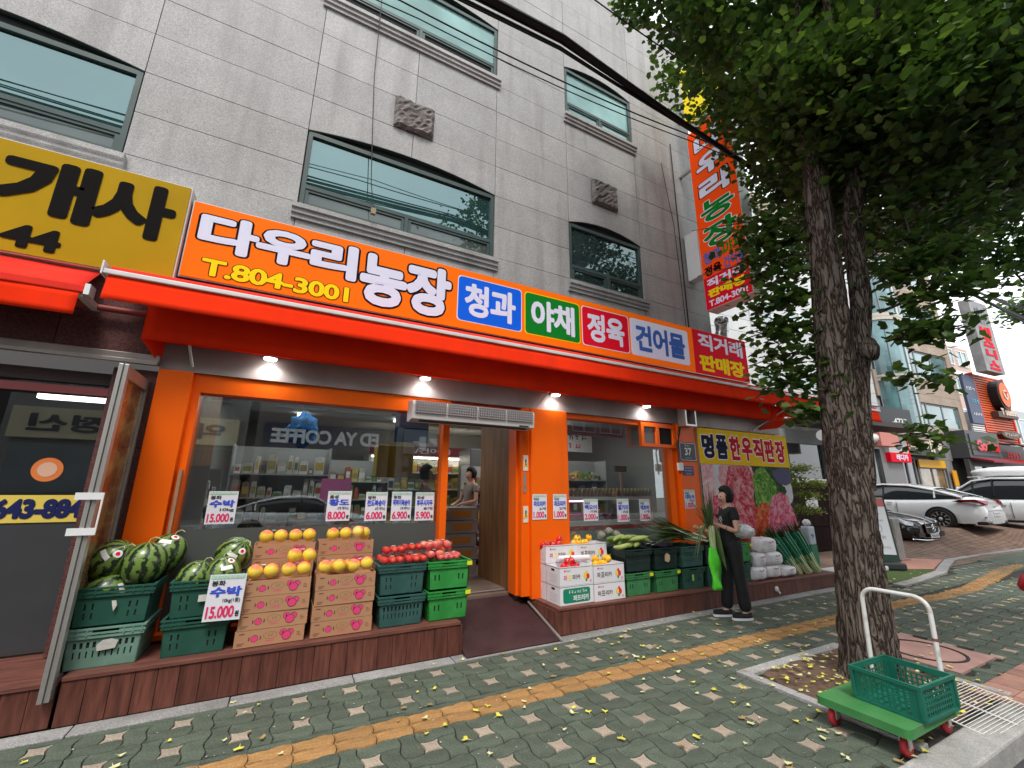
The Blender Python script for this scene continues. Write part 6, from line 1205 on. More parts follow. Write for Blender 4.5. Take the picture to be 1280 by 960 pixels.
def person(label, loc, rz, armL, armR, top, bottom, hairlen=.10, legs=((-.03, .0), (.10, .0)), shoe=None, scale=1, lean=0):
    """x forward, y left; armL/armR = (elbow, wrist) points; body, head, arms, hands and fingers are one skin surface"""
    t = thing('person', label, 'person', loc, rz); t.scale = (scale,)*3
    V, E, Q = [], [], []
    pel = chain(V, E, Q, [(0, 0, .88)], [.10]); ch = chain(V, E, Q, [(0, 0, 1.0), (.0, 0, 1.15), (-.01, 0, 1.27), (-.01, 0, 1.345)], [(.10, .08), (.10, .075), (.095, .07), .05], pel)
    nk = chain(V, E, Q, [(-.005, 0, 1.40), (.015, 0, 1.455), (.02, 0, 1.52), (.015, 0, 1.575)], [.042, (.068, .062), (.085, .078), (.062, .058)], ch)
    chain(V, E, Q, [(.092, 0, 1.475), (.108, 0, 1.468)], [.016, .009], nk-1)
    for s, (el, wr) in ((1, armL), (-1, armR)):
        sh = (-.01, s*.135, 1.32); el = Vector(el); wr = Vector(wr); d = (wr-el).normalized()
        w_ = chain(V, E, Q, [sh, tuple(Vector(sh).lerp(el, .5)), tuple(el), tuple(el.lerp(wr, .45)), tuple(wr)], [.046, .040, .034, .033, .021], ch)
        palm = chain(V, E, Q, [tuple(wr+d*.05)], [(.026, .016)], w_); side_ = d.cross(Vector((0, 0, 1)))
        side_ = side_.normalized() if side_.length > .1 else Vector((1, 0, 0)); cu = d.cross(side_)
        for k in range(4):
            b = wr+d*.075+side_*(.021-.014*k); ln = (.062, .072, .066, .05)[k]; chain(V, E, Q, [tuple(b), tuple(b+d*ln*.5+cu*.006), tuple(b+d*ln*.8+cu*ln*.4)], [.009, .0085, .007], palm)
        b = wr+d*.03+side_*.03; chain(V, E, Q, [tuple(b), tuple(b+d*.03+side_*.018+cu*.01), tuple(b+d*.055+side_*.016+cu*.02)], [.010, .009, .008], w_)
    for s, (fx, fz) in ((1, legs[0]), (-1, legs[1])): chain(V, E, Q, [(0, s*.075, .82), (fx*.4, s*.085, .48), (fx, s*.085, .08), (fx+.06, s*.09, .035), (fx+.14, s*.095, .03)], [.075, .05, .035, .032, .025], pel)
    skin_obj('body', V, E, Q, SKIN, t)
    V, E, Q = [], [], []   # shirt
    p0 = chain(V, E, Q, [(0, 0, .80), (0, 0, .90), (0, 0, 1.03), (0, 0, 1.16), (-.01, 0, 1.27), (-.01, 0, 1.345)], [(.15, .12), (.15, .12), (.135, .105), (.135, .10), (.125, .085), (.065, .055)])
    for s, (el, wr) in ((1, armL), (-1, armR)): sh = Vector((-.01, s*.135, 1.32)); chain(V, E, Q, [tuple(sh), tuple(sh.lerp(Vector(el), .32)), tuple(sh.lerp(Vector(el), .52))], [.062, .060, .060], p0-1)
    skin_obj('shirt', V, E, Q, top, t)
    V, E, Q = [], [], []   # trousers
    r0 = chain(V, E, Q, [(0, 0, 1.0), (0, 0, .86)], [(.125, .10), (.13, .105)])
    for s, (fx, fz) in ((1, legs[0]), (-1, legs[1])): chain(V, E, Q, [(0, s*.07, .78), (fx*.4, s*.082, .48), (fx*.8, s*.085, .22), (fx, s*.085, .075)], [.094, .076, .078, .082], r0)
    skin_obj('trousers', V, E, Q, bottom, t)
    hr = G(); hr.ball((0, 0, 0), (.108, .092, .115), 26, 18, fn=lambda q, p, th: (1+.012*sin(19*p+3*th))*(.86 if (q[0] > .45 and q[2] < .45) else 1))
    hr.v = [(a if not (a > .05 and c < .045) else .05-.25*max(0, .045-c)*(abs(b) < .07), b*(1.06 if c < .02 else 1), c if c > -.05 else c*1.4) for a, b, c in hr.v]
    hr.v = [(a, b, max(c, -hairlen)) for a, b, c in hr.v]
    obj('hair', hr, HAIR, t, (-.005, 0, 1.535))
    for s in (-1, 1): obj('eye', G().ball((.092, s*.03, 1.50), (.008, .012, .006), 8, 6), BLACK, t); obj('ear', G().ball((.015, s*.078, 1.49), (.014, .008, .024), 8, 6), SKIN, t)
    obj('mouth', G().ball((.093, 0, 1.437), (.008, .02, .005), 8, 6), mat('lips', (.45, .15, .13), .5), t)
    if shoe:
        for s, (fx, fz) in ((1, legs[0]), (-1, legs[1])):
            o = obj('shoe', G().add([(fx-.07+.26*a, s*.088+b*.047*(1-.5*abs(a-.35)**1.5), c) for c, ff in ((.022, 1), (.05, .96), (.075, .7)) for a, b in [((.5-.5*cos(k*pi/8))*1.0 if k <= 8 else (.5-.5*cos((16-k)*pi/8)), (1 if 0 < k < 8 else -1 if 8 < k < 16 else 0)*ff*sin(min(k, 16-k)*pi/8)**.5) for k in range(16)]],
                [(r_*16+k, r_*16+(k+1) % 16, (r_+1)*16+(k+1) % 16, (r_+1)*16+k) for r_ in range(2) for k in range(16)]+[tuple(range(32, 48))]), shoe, t)
            obj('sole', G().prism([(fx-.075+.27*(.5-.5*cos(min(k, 16-k)*pi/8)), s*.088+(1 if k < 8 else -1)*.05*sin(min(k, 16-k)*pi/8)**.5) for k in range(16)], 0, .026, 'z'), WHITE, o)
    return t
BLK = mat('black cotton', (.012, .012, .014), .75, var=.3, scale=8, bump=.4, bscale=14)
wm = person('woman in black T-shirt and trousers holding leeks over a green bag', (5.38, 3.93, .0), radians(158), ((.02, .20, 1.06), (.21, .10, 1.14)), ((.04, -.19, 1.05), (.20, -.02, 1.10)), BLK, BLK, hairlen=.115, legs=((-.05, 0), (.10, 0)), shoe=BLK, scale=1.01)
txt(wm, '♣', -.09, .0, 1.10, 1.24, -.0, WHITE, .0, M=Matrix.Rotation(pi/2, 4, 'Z') @ Matrix.Translation((.02, -.115, 0)), name='shirt_print') if 0 else None
obj('shirt_print', G().tube([(.128+.004*sin(k), .035+.045*cos(k*1.9)*(1-k*.04), 1.19+.05*sin(k*1.3)) for k in range(9)], .003, 4), WHITE, wm)
obj('bracelet', G().lathe([(.034, 0), (.036, .004), (.034, .008)], n=14, M=Matrix.Translation((.14, .14, 1.10)) @ Matrix.Rotation(1.2, 4, 'Y')), BLACK, wm)
fw_ = Vector((cos(radians(158)), sin(radians(158)), 0)); lf = Vector((-fw_.y, fw_.x, 0)); hand = Vector((5.38, 3.93, 0))+fw_*.29+lf*.06
gb = thing('carrier_bag', 'bright green plastic carrier bag hanging in front of the woman, leeks standing in it', 'bag', (hand.x, hand.y, .36)); gb.rotation_euler = (0, 0, radians(10))
LIME = mat('lime plastic', (.10, .72, .04), .35, var=.12, scale=6, bump=1.5, bscale=12, coat=.2)
vs = []
for j in range(13):
    for i in range(24):
        a = 2*pi*i/24; t_ = j/12; w_ = .10+.015*sin(t_*3+a*2); d_ = .045+.01*sin(a*3+t_*7); vs.append((w_*cos(a)*(1.0-.45*max(0, t_-.75)*2)+.012*sin(t_*6), d_*sin(a)+.01*sin(t_*9+a), .50*t_+.004*sin(a*5)))
obj('bag', G().add(vs, [(j*24+i, j*24+(i+1) % 24, (j+1)*24+(i+1) % 24, (j+1)*24+i) for j in range(12) for i in range(24)]+[tuple(range(24))[::-1]], 0, True), LIME, gb)
for s in (-1, 1): obj('handle', G().tube([(s*.05, 0, .48), (s*.04, .01, .62), (0, .01, .72)], [.012, .006, .006], 6), LIME, gb)
hl = thing('leek_bunch', 'bunch of tall leeks with drooping dark leaves held upright by the woman', 'leeks', (hand.x, hand.y, .62))
g = G(); rr = random.Random(9)
for k in range(7): a = k*.9; g.tube([(.03*cos(a), .02*sin(a), -.2), (.03*cos(a), .02*sin(a), .2), (.035*cos(a), .03*sin(a), .52)], [.012, .013, .014], 7)
obj('stalks', g, mat('leek shank', (.42, .52, .24), .45), hl)
g = G()
for k in range(40): e = Vector((rr.gauss(-.10, .22), rr.gauss(0, .18), 1)); blade_leaf(g, (.03*rr.uniform(-1, 1), .02*rr.uniform(-1, 1), rr.uniform(.4, .55)), e, rr.uniform(.4, .68), .010, rr.uniform(-.1, .2), rr.randint(0, 1), 8, droop=rr.choice((.05, .1, .5)))
for k in range(5): blade_leaf(g, (.0, 0, .5), (rr.uniform(-.7, -.2), rr.uniform(-.3, .3), .35), rr.uniform(.4, .6), .010, 0, 0, 8, droop=1.3)
obj('leaves', g, LKG, hl, solid=.001)
g = G()
for k in range(3): blade_leaf(g, (.02, -.03, .50), (.12+.03*k, -.1, -1), .55-.1*k, .045, .05, 1+(k % 2), 8, up=Vector((1, 0, 0)))
obj('broad_leaf', g, LKG, hl, solid=.0015)
wb_ = thing('plastic_bag', 'crumpled pale plastic bag tucked under the arm of the woman', 'bag', (5.53, 3.83, 1.06)); obj('bag', G().ball((0, 0, 0), (.19, .09, .085), 26, 18, fn=lambda q, p, t: 1+.10*sin(5*p+2*t)+.08*sin(9*p)*sin(7*t)+.05*sin(17*t)), mat('pearl plastic', (.62, .64, .64), .3, var=.1, bump=1.5, bscale=15, coat=.3), wb_)
GREYT = mat('grey shirt', (.22, .19, .17), .8, var=.1)
person('shop worker in a taupe shirt at the counter, seen through the open door', (2.86, 7.05, .33), radians(200), ((.05, .2, 1.06), (.25, .1, 1.02)), ((.05, -.2, 1.06), (.25, -.1, 1.02)), GREYT, BLK, hairlen=.09)
person('shop worker in a pale shirt partly hidden by the orange door mullion', (1.87, 6.4, .31), radians(-20), ((.05, .2, 1.06), (.25, .1, 1.0)), ((.05, -.2, 1.06), (.25, -.1, 1.0)), mat('pale shirt', (.5, .5, .5), .8), BLK, hairlen=.12)
# ---------------- cars ----------------
def loft(g, secs, mi=0, mirror=True, cap=True):
    n = len(secs[0]); 
    vs = [p for s in secs for p in s]; g.add(vs, [(i*n+k, (i+1)*n+k, (i+1)*n+k+1, i*n+k+1) for i in range(len(secs)-1) for k in range(n-1)], mi, True)
    if cap: g.add(secs[0], [tuple(range(n))], mi, True); g.add(secs[-1], [tuple(range(n))[::-1]], mi, True)
def car(name, label, paint, kind, loc, rz, cat='car'):
    """x forward; origin on the ground at the middle"""
    t = thing(name, label, cat, loc, rz)
    if kind == 'sedan': L, W_, zb = 4.9, .93, .22; st = [(-2.45, .62, .95, .80), (-2.38, .95, 1.0, .86), (-2.0, 1.04, 1, .93), (-1.4, .99, 1, .93), (-.5, .96, 1, .93), (.6, .94, 1, .93), (1.1, .93, 1, .92), (1.8, .82, 1, .90), (2.2, .72, 1.0, .84), (2.42, .60, 1, .70)]; cab = [(-2.0, 1.03, 1.06), (-1.35, .98, 1.27), (-.7, .96, 1.42), (0, .95, 1.46), (.5, .94, 1.40), (1.25, .91, .95)]
    else: L, W_, zb = 4.7, .94, .28; st = [(-2.35, .7, .97, .84), (-2.3, 1.0, 1.0, .90), (-1.9, 1.08, 1, .93), (-.5, 1.06, 1, .93), (.8, 1.05, 1, .93), (1.2, 1.04, 1, .92), (1.9, .96, 1, .9), (2.2, .85, 1.0, .86), (2.35, .65, 1, .75)]; cab = [(-2.2, 1.06, 1.12), (-1.9, 1.06, 1.62), (-1.2, 1.06, 1.72), (0, 1.05, 1.74), (.5, 1.04, 1.66), (1.3, 1.02, 1.08)]
    secs = []
    for x, zt, wf, wt in st:
        w_ = W_*wf*wt/.93 if wt < .93 else W_; h_ = zt-zb; secs.append([(x, -w_*.93, zb), (x, -w_, zb+h_*.3), (x, -w_*.985, zb+h_*.62), (x, -w_*.95, zb+h_*.88), (x, -w_*.80, zt), (x, -w_*.4, zt+.025), (x, 0, zt+.03), (x, w_*.4, zt+.025), (x, w_*.80, zt), (x, w_*.95, zb+h_*.88), (x, w_*.985, zb+h_*.62), (x, w_, zb+h_*.3), (x, w_*.93, zb)])
    g = G(); loft(g, secs); body = obj('body', g, paint, t, subsurf=1)
    secs = []
    for x, zbt, zr in cab:
        f = (zr-zbt)/.5; wb, wt = W_*.90, W_*(.90-.17*min(1, f)); zr = max(zr, zbt+.01); secs.append([(x, -wb, zbt-.05), (x, -(wb+wt)/2-.01, (zbt+zr)/2), (x, -wt, zr-.05), (x, -wt*.8, zr-.01), (x, 0, zr+.02), (x, wt*.8, zr-.01), (x, wt, zr-.05), (x, (wb+wt)/2+.01, (zbt+zr)/2), (x, wb, zbt-.05)])
    g = G(); loft(g, secs); obj('glasshouse', g, mat('tinted car glass', (.015, .018, .02), .06, coat=1), t, subsurf=1)
    g = G(); m = [s for s in secs[1:5]]; vs = []
    for s in m: vs.append([(p[0], p[1]*1.01, p[2]+.012) for p in s[2:7]])
    loft(g, vs, cap=False); obj('roof_panel', g, paint, t, subsurf=1, solid=.012)
    for s in (-1, 1):
        q = 8 if s > 0 else 0
        def edge(i, f): a, b = Vector(secs[i][q]), Vector(secs[i][6 if s > 0 else 2]); p = a.lerp(b, f); p.y *= 1.012; return tuple(p)
        for i in ((1, 3, 4) if kind != 'sedan' else (1, 3)): obj('pillar', G().tube([edge(i, .15), edge(i, .6), edge(i, 1)], .03, 6), paint if i == 1 else BLACK, t)
        obj('pillar', G().tube([edge(5, .5), edge(4, 1), edge(3, 1), edge(2, 1), edge(1, 1), edge(0, 1 if kind != 'sedan' else .5)], .035, 6), paint, t)
        obj('sill', G().box(-1.2, 1.2, s*W_*.99-.01, s*W_*.99+.01, zb-.02, zb+.06), BLACK, t)
        obj('door_seam', G().box(-.36, -.352, s*W_-.02, s*W_+.004, zb+.1, zb+.62).box(.72, .728, s*W_-.02, s*W_+.004, zb+.1, zb+.62), BLACK, t)
        for x in (-.25, .82): obj('door_handle', G().box(x, x+.18, s*W_*.99-.01, s*(W_*.99)+.02, .80, .825), ALU if paint.name != 'black car paint' else BLACK, t, bevel=.005)
        obj('mirror', G().ball((.85, s*(W_+.08), 1.0), (.07, .10, .06), 12, 8), paint, t)
    for x in (-1.42, 1.42):
        for s in (-1, 1):
            A = []
            for k in range(13): a = pi*k/12; A.append((x+.385*cos(a), s*(W_-.012), .33+.385*sin(a)))
            obj('wheel_arch', G().add([(x+.385*cos(pi*k/12), s*(W_+.006), .33+.385*sin(pi*k/12)) for k in range(13)]+[(x-.385, s*(W_+.006), .15), (x+.385, s*(W_+.006), .15)], [tuple(range(15)) if s < 0 else tuple(range(15))[::-1]]), BLACK, t)
            M = Matrix.Translation((x, s*(W_-.09), .33)) @ Matrix.Rotation(-s*pi/2, 4, 'X')
            wh = obj('wheel', G().lathe([(.21, -.1), (.31, -.1), (.33, -.07), (.33, .08), (.31, .11), (.24, .112), (.235, .09)], n=28, M=M), mat('tyre', (.02, .02, .02), .8), t)
            g = G().lathe([(.235, .085), (.225, .105), (.215, .07), (.215, .0)], n=28, M=M)
            for k in range(10): a = k*pi/5; g.add([(r_*cos(a+o_), r_*sin(a+o_), z) for r_, o_, z in ((.05, -.3, .09), (.05, .3, .09), (.22, .07, .105), (.22, -.07, .105))], [(0, 1, 2, 3)], 0, False, M)
            g.lathe([(0, .1), (.05, .1), (.06, .08)], n=12, M=M); obj('rim', g, ALU, wh); obj('brake_disc', G().lathe([(0, .03), (.16, .03)], n=20, M=M), mat('disc grey', (.1, .1, .1), .5, .6), wh)
    return t, W_
PWH = mat('white car paint', (.72, .73, .74), .2, coat=1, var=.02); PBK = mat('black car paint', (.008, .008, .01), .12, coat=1)
c1, W_ = car('parked_car', 'white fastback sedan parked nose in, red tail lamp towards the pavement', PWH, 'sedan', (19.62, 7.5, .42), pi/2)
TL = mat('tail lamp red', (.28, .008, .02), .15, coat=1)
for s in (-1, 1):
    obj('tail_lamp', G().add([(-1.78, s*.945, .88), (-2.30, s*.93, .80), (-2.47, s*.62, .78), (-2.47, s*.50, .90), (-2.30, s*.90, .95), (-1.95, s*.945, .93)], [tuple(range(6)) if s < 0 else tuple(range(6))[::-1]]), TL, c1, solid=.03)
    obj('exhaust', G().box(-2.47, -2.40, s*.62-.12, s*.62+.12, .27, .34), ALU, c1, bevel=.01); obj('reflector', G().box(-2.44, -2.40, s*.75-.13, s*.75+.1, .42, .44), TL, c1)
obj('plate', G().box(-2.475, -2.455, -.26, .26, .46, .58), WHITE, c1); smudge(c1, -.22, .22, .48, .56, .0, KEY, 7, M=Matrix.Translation((-2.482, 0, 0)) @ Matrix.Rotation(-pi/2, 4, 'Z'))
obj('bumper_lower', G().box(-2.44, -2.2, -.84, .84, .20, .30), BLACK, c1, bevel=.02); obj('boot_seam', G().box(-2.462, -2.44, -.60, .60, .615, .62).box(-2.462, -2.44, -.6, .6, .94, .95), BLACK, c1); obj('badge', G().ball((-2.46, 0, .76), (.01, .06, .035), 10, 6), ALU, c1)
c2, W_ = car('parked_car', 'black saloon with a star badge in its chrome grille, nose towards the pavement', PBK, 'sedan', (16.35, 8.0, .10), -pi/2)
def ring(cx, cy, cz, r, rt=.01, n=16): return [(cx, cy+r*cos(2*pi*k/n), cz+r*sin(2*pi*k/n)) for k in range(n+1)]
CH = mat('chrome', (.75, .75, .76), .12, 1)
obj('grille', G().prism([(-.42, .62), (.42, .62), (.38, .40), (.30, .36), (-.30, .36), (-.38, .40)], 2.43, 2.455, 'x'), BLACK, c2)
obj('grille_frame', G().tube([(2.46, a, b) for a, b in ((-.42, .63), (.42, .63), (.38, .40), (.30, .355), (-.30, .355), (-.38, .40), (-.42, .63))], .013, 6).tube([(2.465, -.40, .52), (2.465, .40, .52)], .013, 6), CH, c2)
obj('star_badge', G().tube(ring(2.48, 0, .50, .095), .009, 6).tube([(2.48, 0, .50), (2.48, 0, .59)], [.014, .004], 6).tube([(2.48, 0, .50), (2.48, .08, .455)], [.014, .004], 6).tube([(2.48, 0, .50), (2.48, -.08, .455)], [.014, .004], 6), CH, c2)
for s in (-1, 1):
    obj('headlight', G().add([(2.40, s*.50, .60), (2.36, s*.60, .68), (2.05, s*.90, .76), (1.98, s*.93, .70), (2.2, s*.90, .58), (2.38, s*.60, .54)], [tuple(range(6)) if s > 0 else tuple(range(6))[::-1]]), mat('headlamp glass', (.45, .47, .5), .1, coat=1, var=.4, scale=12), c2, solid=.03)
    obj('air_intake', G().box(2.36, 2.43, s*.66-.16, s*.66+.16, .27, .38), BLACK, c2)
obj('plate', G().box(2.475, 2.49, -.26, .26, .24, .35), WHITE, c2); smudge(c2, -.22, .22, .26, .33, 0, KEY, 7, M=Matrix.Translation((2.497, 0, 0)) @ Matrix.Rotation(pi/2, 4, 'Z')); obj('chrome_lip', G().tube([(2.30, -.86, .22), (2.44, -.5, .19), (2.46, 0, .18), (2.44, .5, .19), (2.30, .86, .22)], .018, 6), CH, c2)
c3, W_ = car('parked_car', 'white sport utility car with a white roof box at the right edge', PWH, 'suv', (22.4, 5.5, .36), pi/2)
obj('roof_box', G().ball((-.3, -.25, 1.93), (1.0, .42, .18), 20, 10, fn=lambda q, p, t: 1+.1*abs(sin(2*p))), WHITE, c3); obj('roof_rail', G().tube([(-1.6, .66, 1.76), (-.2, .66, 1.80), (.6, .64, 1.74)], .02, 6), ALU, c3); obj('roof_rail', G().tube([(-1.6, -.66, 1.76), (-.2, -.66, 1.80), (.6, -.64, 1.74)], .02, 6), ALU, c3)
# sloping forecourt under the cars
def sm(t): t = max(0, min(1, t)); return t*t*(3-2*t)
g = G(); nx, ny = 44, 22
def lotz(x, y): return .42*sm((x-13.5)/5)*sm((y-(4.7-1.9*sm((x-19)/3)))/1.0)+.10*sm((y-5)/1)
vs = []
for j in range(ny+1):
    for i in range(nx+1): x = 9+i*51/nx*(i/nx)**.3; y = 2.6+j*11.4/ny; vs.append((x, y, lotz(x, y)-.001 if y > kerb_y(x)+.1 or x > 19 else -.05))
g.add(vs, [(j*(nx+1)+i, j*(nx+1)+i+1, (j+1)*(nx+1)+i+1, (j+1)*(nx+1)+i) for j in range(ny) for i in range(nx)], 0, True); struct('sloping_forecourt', g, bk)
# ---------------- far street front ----------------
TH = radians(-4.4); FO = Matrix.Translation((20, 11, 0)) @ Matrix.Rotation(TH, 4, 'Z')
def far(name, label, cat='building', off=0):
    t = thing(name, label, cat); t.matrix_world = FO; t.location = FO @ Vector((0, off, 0)); t.rotation_euler = (0, 0, TH); return t
TEAL = mat('teal window glass', (.10, .20, .21), .08, coat=1, var=.5, scale=.8); TEALD = mat('dark window glass', (.04, .055, .06), .08, coat=1, var=.5, scale=.6)
def fwin(p, u0, u1, z0, z1, y=-.01, n=2, fm=WHITE, gm=TEAL, d_=.05):
    k = n; w_ = (u1-u0)/k; f = obj('window', G().plate(u0, u1, z0, z1, y-d_, y+.02, [(u0+i*w_+.06, u0+(i+1)*w_-.06, z0+.07, z1-.07) for i in range(k)]), fm, p); obj('pane', G().box(u0+.03, u1-.03, y-.008, y, z0+.03, z1-.03), gm, f); return f
wbd = far('white_building', 'white tile clad building behind the tree, with pairs of pale windows')
TILE = mat('white wall tile', (.56, .56, .55), .5, var=.05, scale=3, rnd=.05, dirt=.3, dcol=(.42, .41, .39))
obj('wall', G().box(-7, 7.55, .03, 8, 0, 15.9), mat('tile joint', (.3, .3, .3), .8), wbd)
wins = [(-1.6, .0), (1.3, 2.9), (4.2, 5.8)]; rows = [(6.15, 7.25), (9.35, 10.45), (12.5, 13.75)]
zz = [.0, 1.2, 2.4, 3.6, 4.8, 5.55, 6.15, 6.7, 7.25, 8.0, 8.7, 9.35, 9.9, 10.45, 11.2, 11.9, 12.5, 13.1, 13.75, 14.5, 15.2, 15.9]
xx = [-7, -5.4, -3.6, -1.6, 0, 1.3, 2.9, 4.2, 5.8, 7.55]
for i in range(len(xx)-1):
    for j in range(4, len(zz)-1):
        if (xx[i], xx[i+1]) in wins and any(a <= zz[j] < b for a, b in rows): continue
        obj('wall_tile', G().box(xx[i]+.01, xx[i+1]-.01, 0, .03, zz[j]+.01, zz[j+1]-.01), TILE, wbd)
for a, b in wins:
    for c, d_ in rows: fwin(wbd, a+.02, b-.02, c+.02, d_-.02, -.0, 2, WHITE, mat('pale curtained glass', (.35, .45, .44), .1, coat=1, var=.35, scale=1.2))
obj('parapet', G().box(-7.1, 7.6, -.1, .3, 15.9, 16.3), mat('tan parapet', (.34, .27, .22), .7), wbd); obj('roof_shed', G().box(1.5, 5.5, 1, 4, 16.3, 18.2), mat('tan parapet', (1, 1, 1)), wbd)
obj('ground_floor', G().box(-6.9, 7.5, -.02, 0, 0, 4.7), mat('dim shop front', (.10, .09, .085), .6, var=.3, scale=1), wbd)
nf = far('fascia_sign', 'long black fascia sign with white numbers under the far red awning', 'sign', -1.2)
obj('panel', G().box(-1.4, 7.7, 0, .12, 4.45, 5.6), mat('black fascia', (.03, .032, .036), .5), nf); txt(nf, '37', 1.75, 2.35, 4.95, 5.25, -.01, WHITE, .02); txt(nf, '-4737', 5.9, 7.2, 4.75, 5.1, -.01, WHITE, .02); obj('canopy', G().box(-1.4, 5, -1.6, 0, 4.2, 4.42), mat('dark canopy', (.05, .04, .035), .6), nf)
cb = far('roof_canopy', 'pale and pink striped canopy low behind the dark fence', 'canopy', -2.5); obj('roll', G().tube([(-2, 0, 3.65), (2.7, 0, 3.75)], .2, 10), WHITE, cb); obj('cloth', G().box(1.4, 2.7, -.24, .2, 3.4, 3.95), mat('salmon cloth', (.62, .24, .2), .7), cb)
cs_ = far('hanging_sign', 'orange vertical hanging sign behind the dark fence', 'sign', -2.0); obj('panel', G().box(.8, 1.15, 0, .1, 2.2, 3.3), mat('amber sign', (.75, .33, .02), .5), cs_); smudge(cs_, .86, 1.1, 2.9, 3.15, -.01, KEY, 2); smudge(cs_, .86, 1.1, 2.5, 2.75, -.01, KEY, 2); ks = obj('lower_panel', G().box(.9, 1.9, .12, .2, 1.75, 2.2), mat('cream sign', (.6, .5, .4), .5), cs_); txt(cs_, '카', 1.3, 1.8, 1.78, 2.1, .1, RED, .05)
sfr = far('storefront', 'grey framed shop front partly hidden behind the tree and fence', 'shop front', -.6); obj('frame', G().plate(-2, 7.4, 0.5, 4.2, 0, .3, [(-1.6, 1.2, .7, 3.6), (1.6, 3.2, .7, 3.8), (3.6, 5.6, .7, 3.6)]), mat('grey frame', (.22, .22, .22), .5), sfr); obj('glazing', G().box(-2, 7.4, .12, .14, .5, 4.2), TEALD, sfr)
bb_ = far('brown_building', 'beige stone building with a curved teal glass bay and ribbon windows')
BSTONE = mat('beige stone', (.36, .28, .22), .7, var=.1, scale=1.5, rnd=.07, bump=.2, dirt=.35, dcol=(.24, .19, .15))
BZ = [(4.3, 5.2), (6.62, 8.1), (9.85, 11.35), (13.0, 14.3), (15.9, 17.0)]
obj('core', G().box(7.7, 16.7, .1, 8, 0, 17), mat('tile joint', (1, 1, 1)), bb_)
for a, b in BZ:
    n = max(1, round((b-a)/.5)); h_ = (b-a)/n
    for i in range(7):
        for j in range(n): obj('stone_panel', G().box(10.8+i*.843+.006, 10.8+(i+1)*.843-.006, -.02, .1, a+j*h_+.006, a+(j+1)*h_-.006), BSTONE, bb_)
    obj('stone_band', G().box(7.7, 10.79, -.02, .1, a, b), BSTONE, bb_)
for a, b in ((5.2, 6.62), (8.1, 9.85), (11.35, 13.0), (14.3, 15.9)): fwin(bb_, 10.85, 16.1, a+.01, b-.01, .1, 3, mat('grey mullion', (.25, .26, .26), .5), TEAL, .04); obj('pier', G().box(16.12, 16.7, -.02, .1, a, b), BSTONE, bb_)
for a, b in ((4.7, 7.45), (7.75, 10.9), (11.3, 13.6)):
    n = 12; g = G(); vs = []
    for z in (a, b): vs += [(9.35+1.35*cos(pi+pi*k/n), -.02+.85*sin(pi+pi*k/n), z) for k in range(n+1)]
    g.add(vs, [(k, k+1, n+2+k, n+1+k) for k in range(n)], 0, False); obj('curved_glass', g, TEAL, bb_)
    g = G()
    for k in range(0, n+1, 3): g.tube([(9.35+1.37*cos(pi+pi*k/n), -.02+.87*sin(pi+pi*k/n), z) for z in (a, b)], .03, 5)
    obj('mullions', g, MC['grey mullion'], bb_)
    for z in (a-.22, b-.0): g = G(); g.prism([(9.35+1.42*cos(pi+pi*k/n), -.02+.92*sin(pi+pi*k/n)) for k in range(n+1)], z, z+.22, 'z'); obj('bay_band', g, mat('cream band', (.5, .45, .38), .6), bb_)
obj('stone_pier', G().box(6.2, 7.9, -.3, .1, 0, 4.3), BSTONE, bb_); obj('parapet', G().box(7.7, 16.8, -.1, .3, 17, 17.3), BSTONE, bb_)
obj('shop_recess', G().box(7.9, 13.2, .02, .09, 0, 4.3), mat('dim shop front', (1, 1, 1)), bb_)
GST = mat('grey stone', (.22, .215, .21), .7, var=.12, scale=2, rnd=.08)
obj('lintel', G().box(11.6, 13.6, -.15, .02, 3.3, 4.3), GST, bb_); obj('pier', G().box(12.7, 13.4, -.15, .02, 0, 3.29), GST, bb_)
sh1 = obj('shop_window', G().plate(9.9, 12.6, .3, 2.9, -.1, .0, [(10.05, 11.2, .4, 2.8), (11.3, 12.45, .4, 2.8)]), GST, bb_); obj('pane', G().box(10, 12.5, -.06, -.05, .4, 2.8), mat('warm shop glass', (.22, .15, .07), .15, coat=1, var=.6, scale=2), sh1)
ob = obj('amber_header', G().box(9.9, 12.6, -.18, -.1, 2.86, 3.28), mat('amber header', (.72, .38, .02), .5), bb_)
obj('door', G().plate(8.1, 9.7, .2, 3.4, -.1, 0, [(8.2, 8.85, .3, 3.3), (8.95, 9.6, .3, 3.3)]), GST, bb_); obj('door_glass', G().box(8.1, 9.7, -.05, -.04, .2, 3.4), TEALD, bb_)
v = far('hanging_sign', 'square white and red blade sign with a mouse drawing on the beige building', 'sign', -.8); obj('panel', G().box(6.0, 7.7, 0, .2, 3.45, 4.25), mat('pale grey sign', (.55, .52, .50), .5), v); obj('red_edge', G().box(7.7, 7.78, -.02, .22, 3.0, 4.28), RED, v); obj('red_panel', G().box(6.0, 7.7, -.01, .2, 3.0, 3.45), RED, v); txt(v, '레디카', 6.45, 7.5, 3.08, 3.38, -.03, LAV, .04)
obj('drawing', G().ball((6.9, 0, 3.82), (.32, .01, .2), 14, 8, fn=lambda q, p, t: 1+.15*sin(4*p)).ball((7.15, 0, 4.0), (.12, .01, .1), 8, 6), mat('slate drawing', (.12, .14, .25), .6), v)
v = far('fascia_sign', 'dark fascia sign with cream Korean lettering above the doorway of the beige building', 'sign', -.5); obj('panel', G().box(7.85, 12.0, 0, .2, 3.45, 4.3), mat('dark wood fascia', (.06, .055, .05), .6), v)
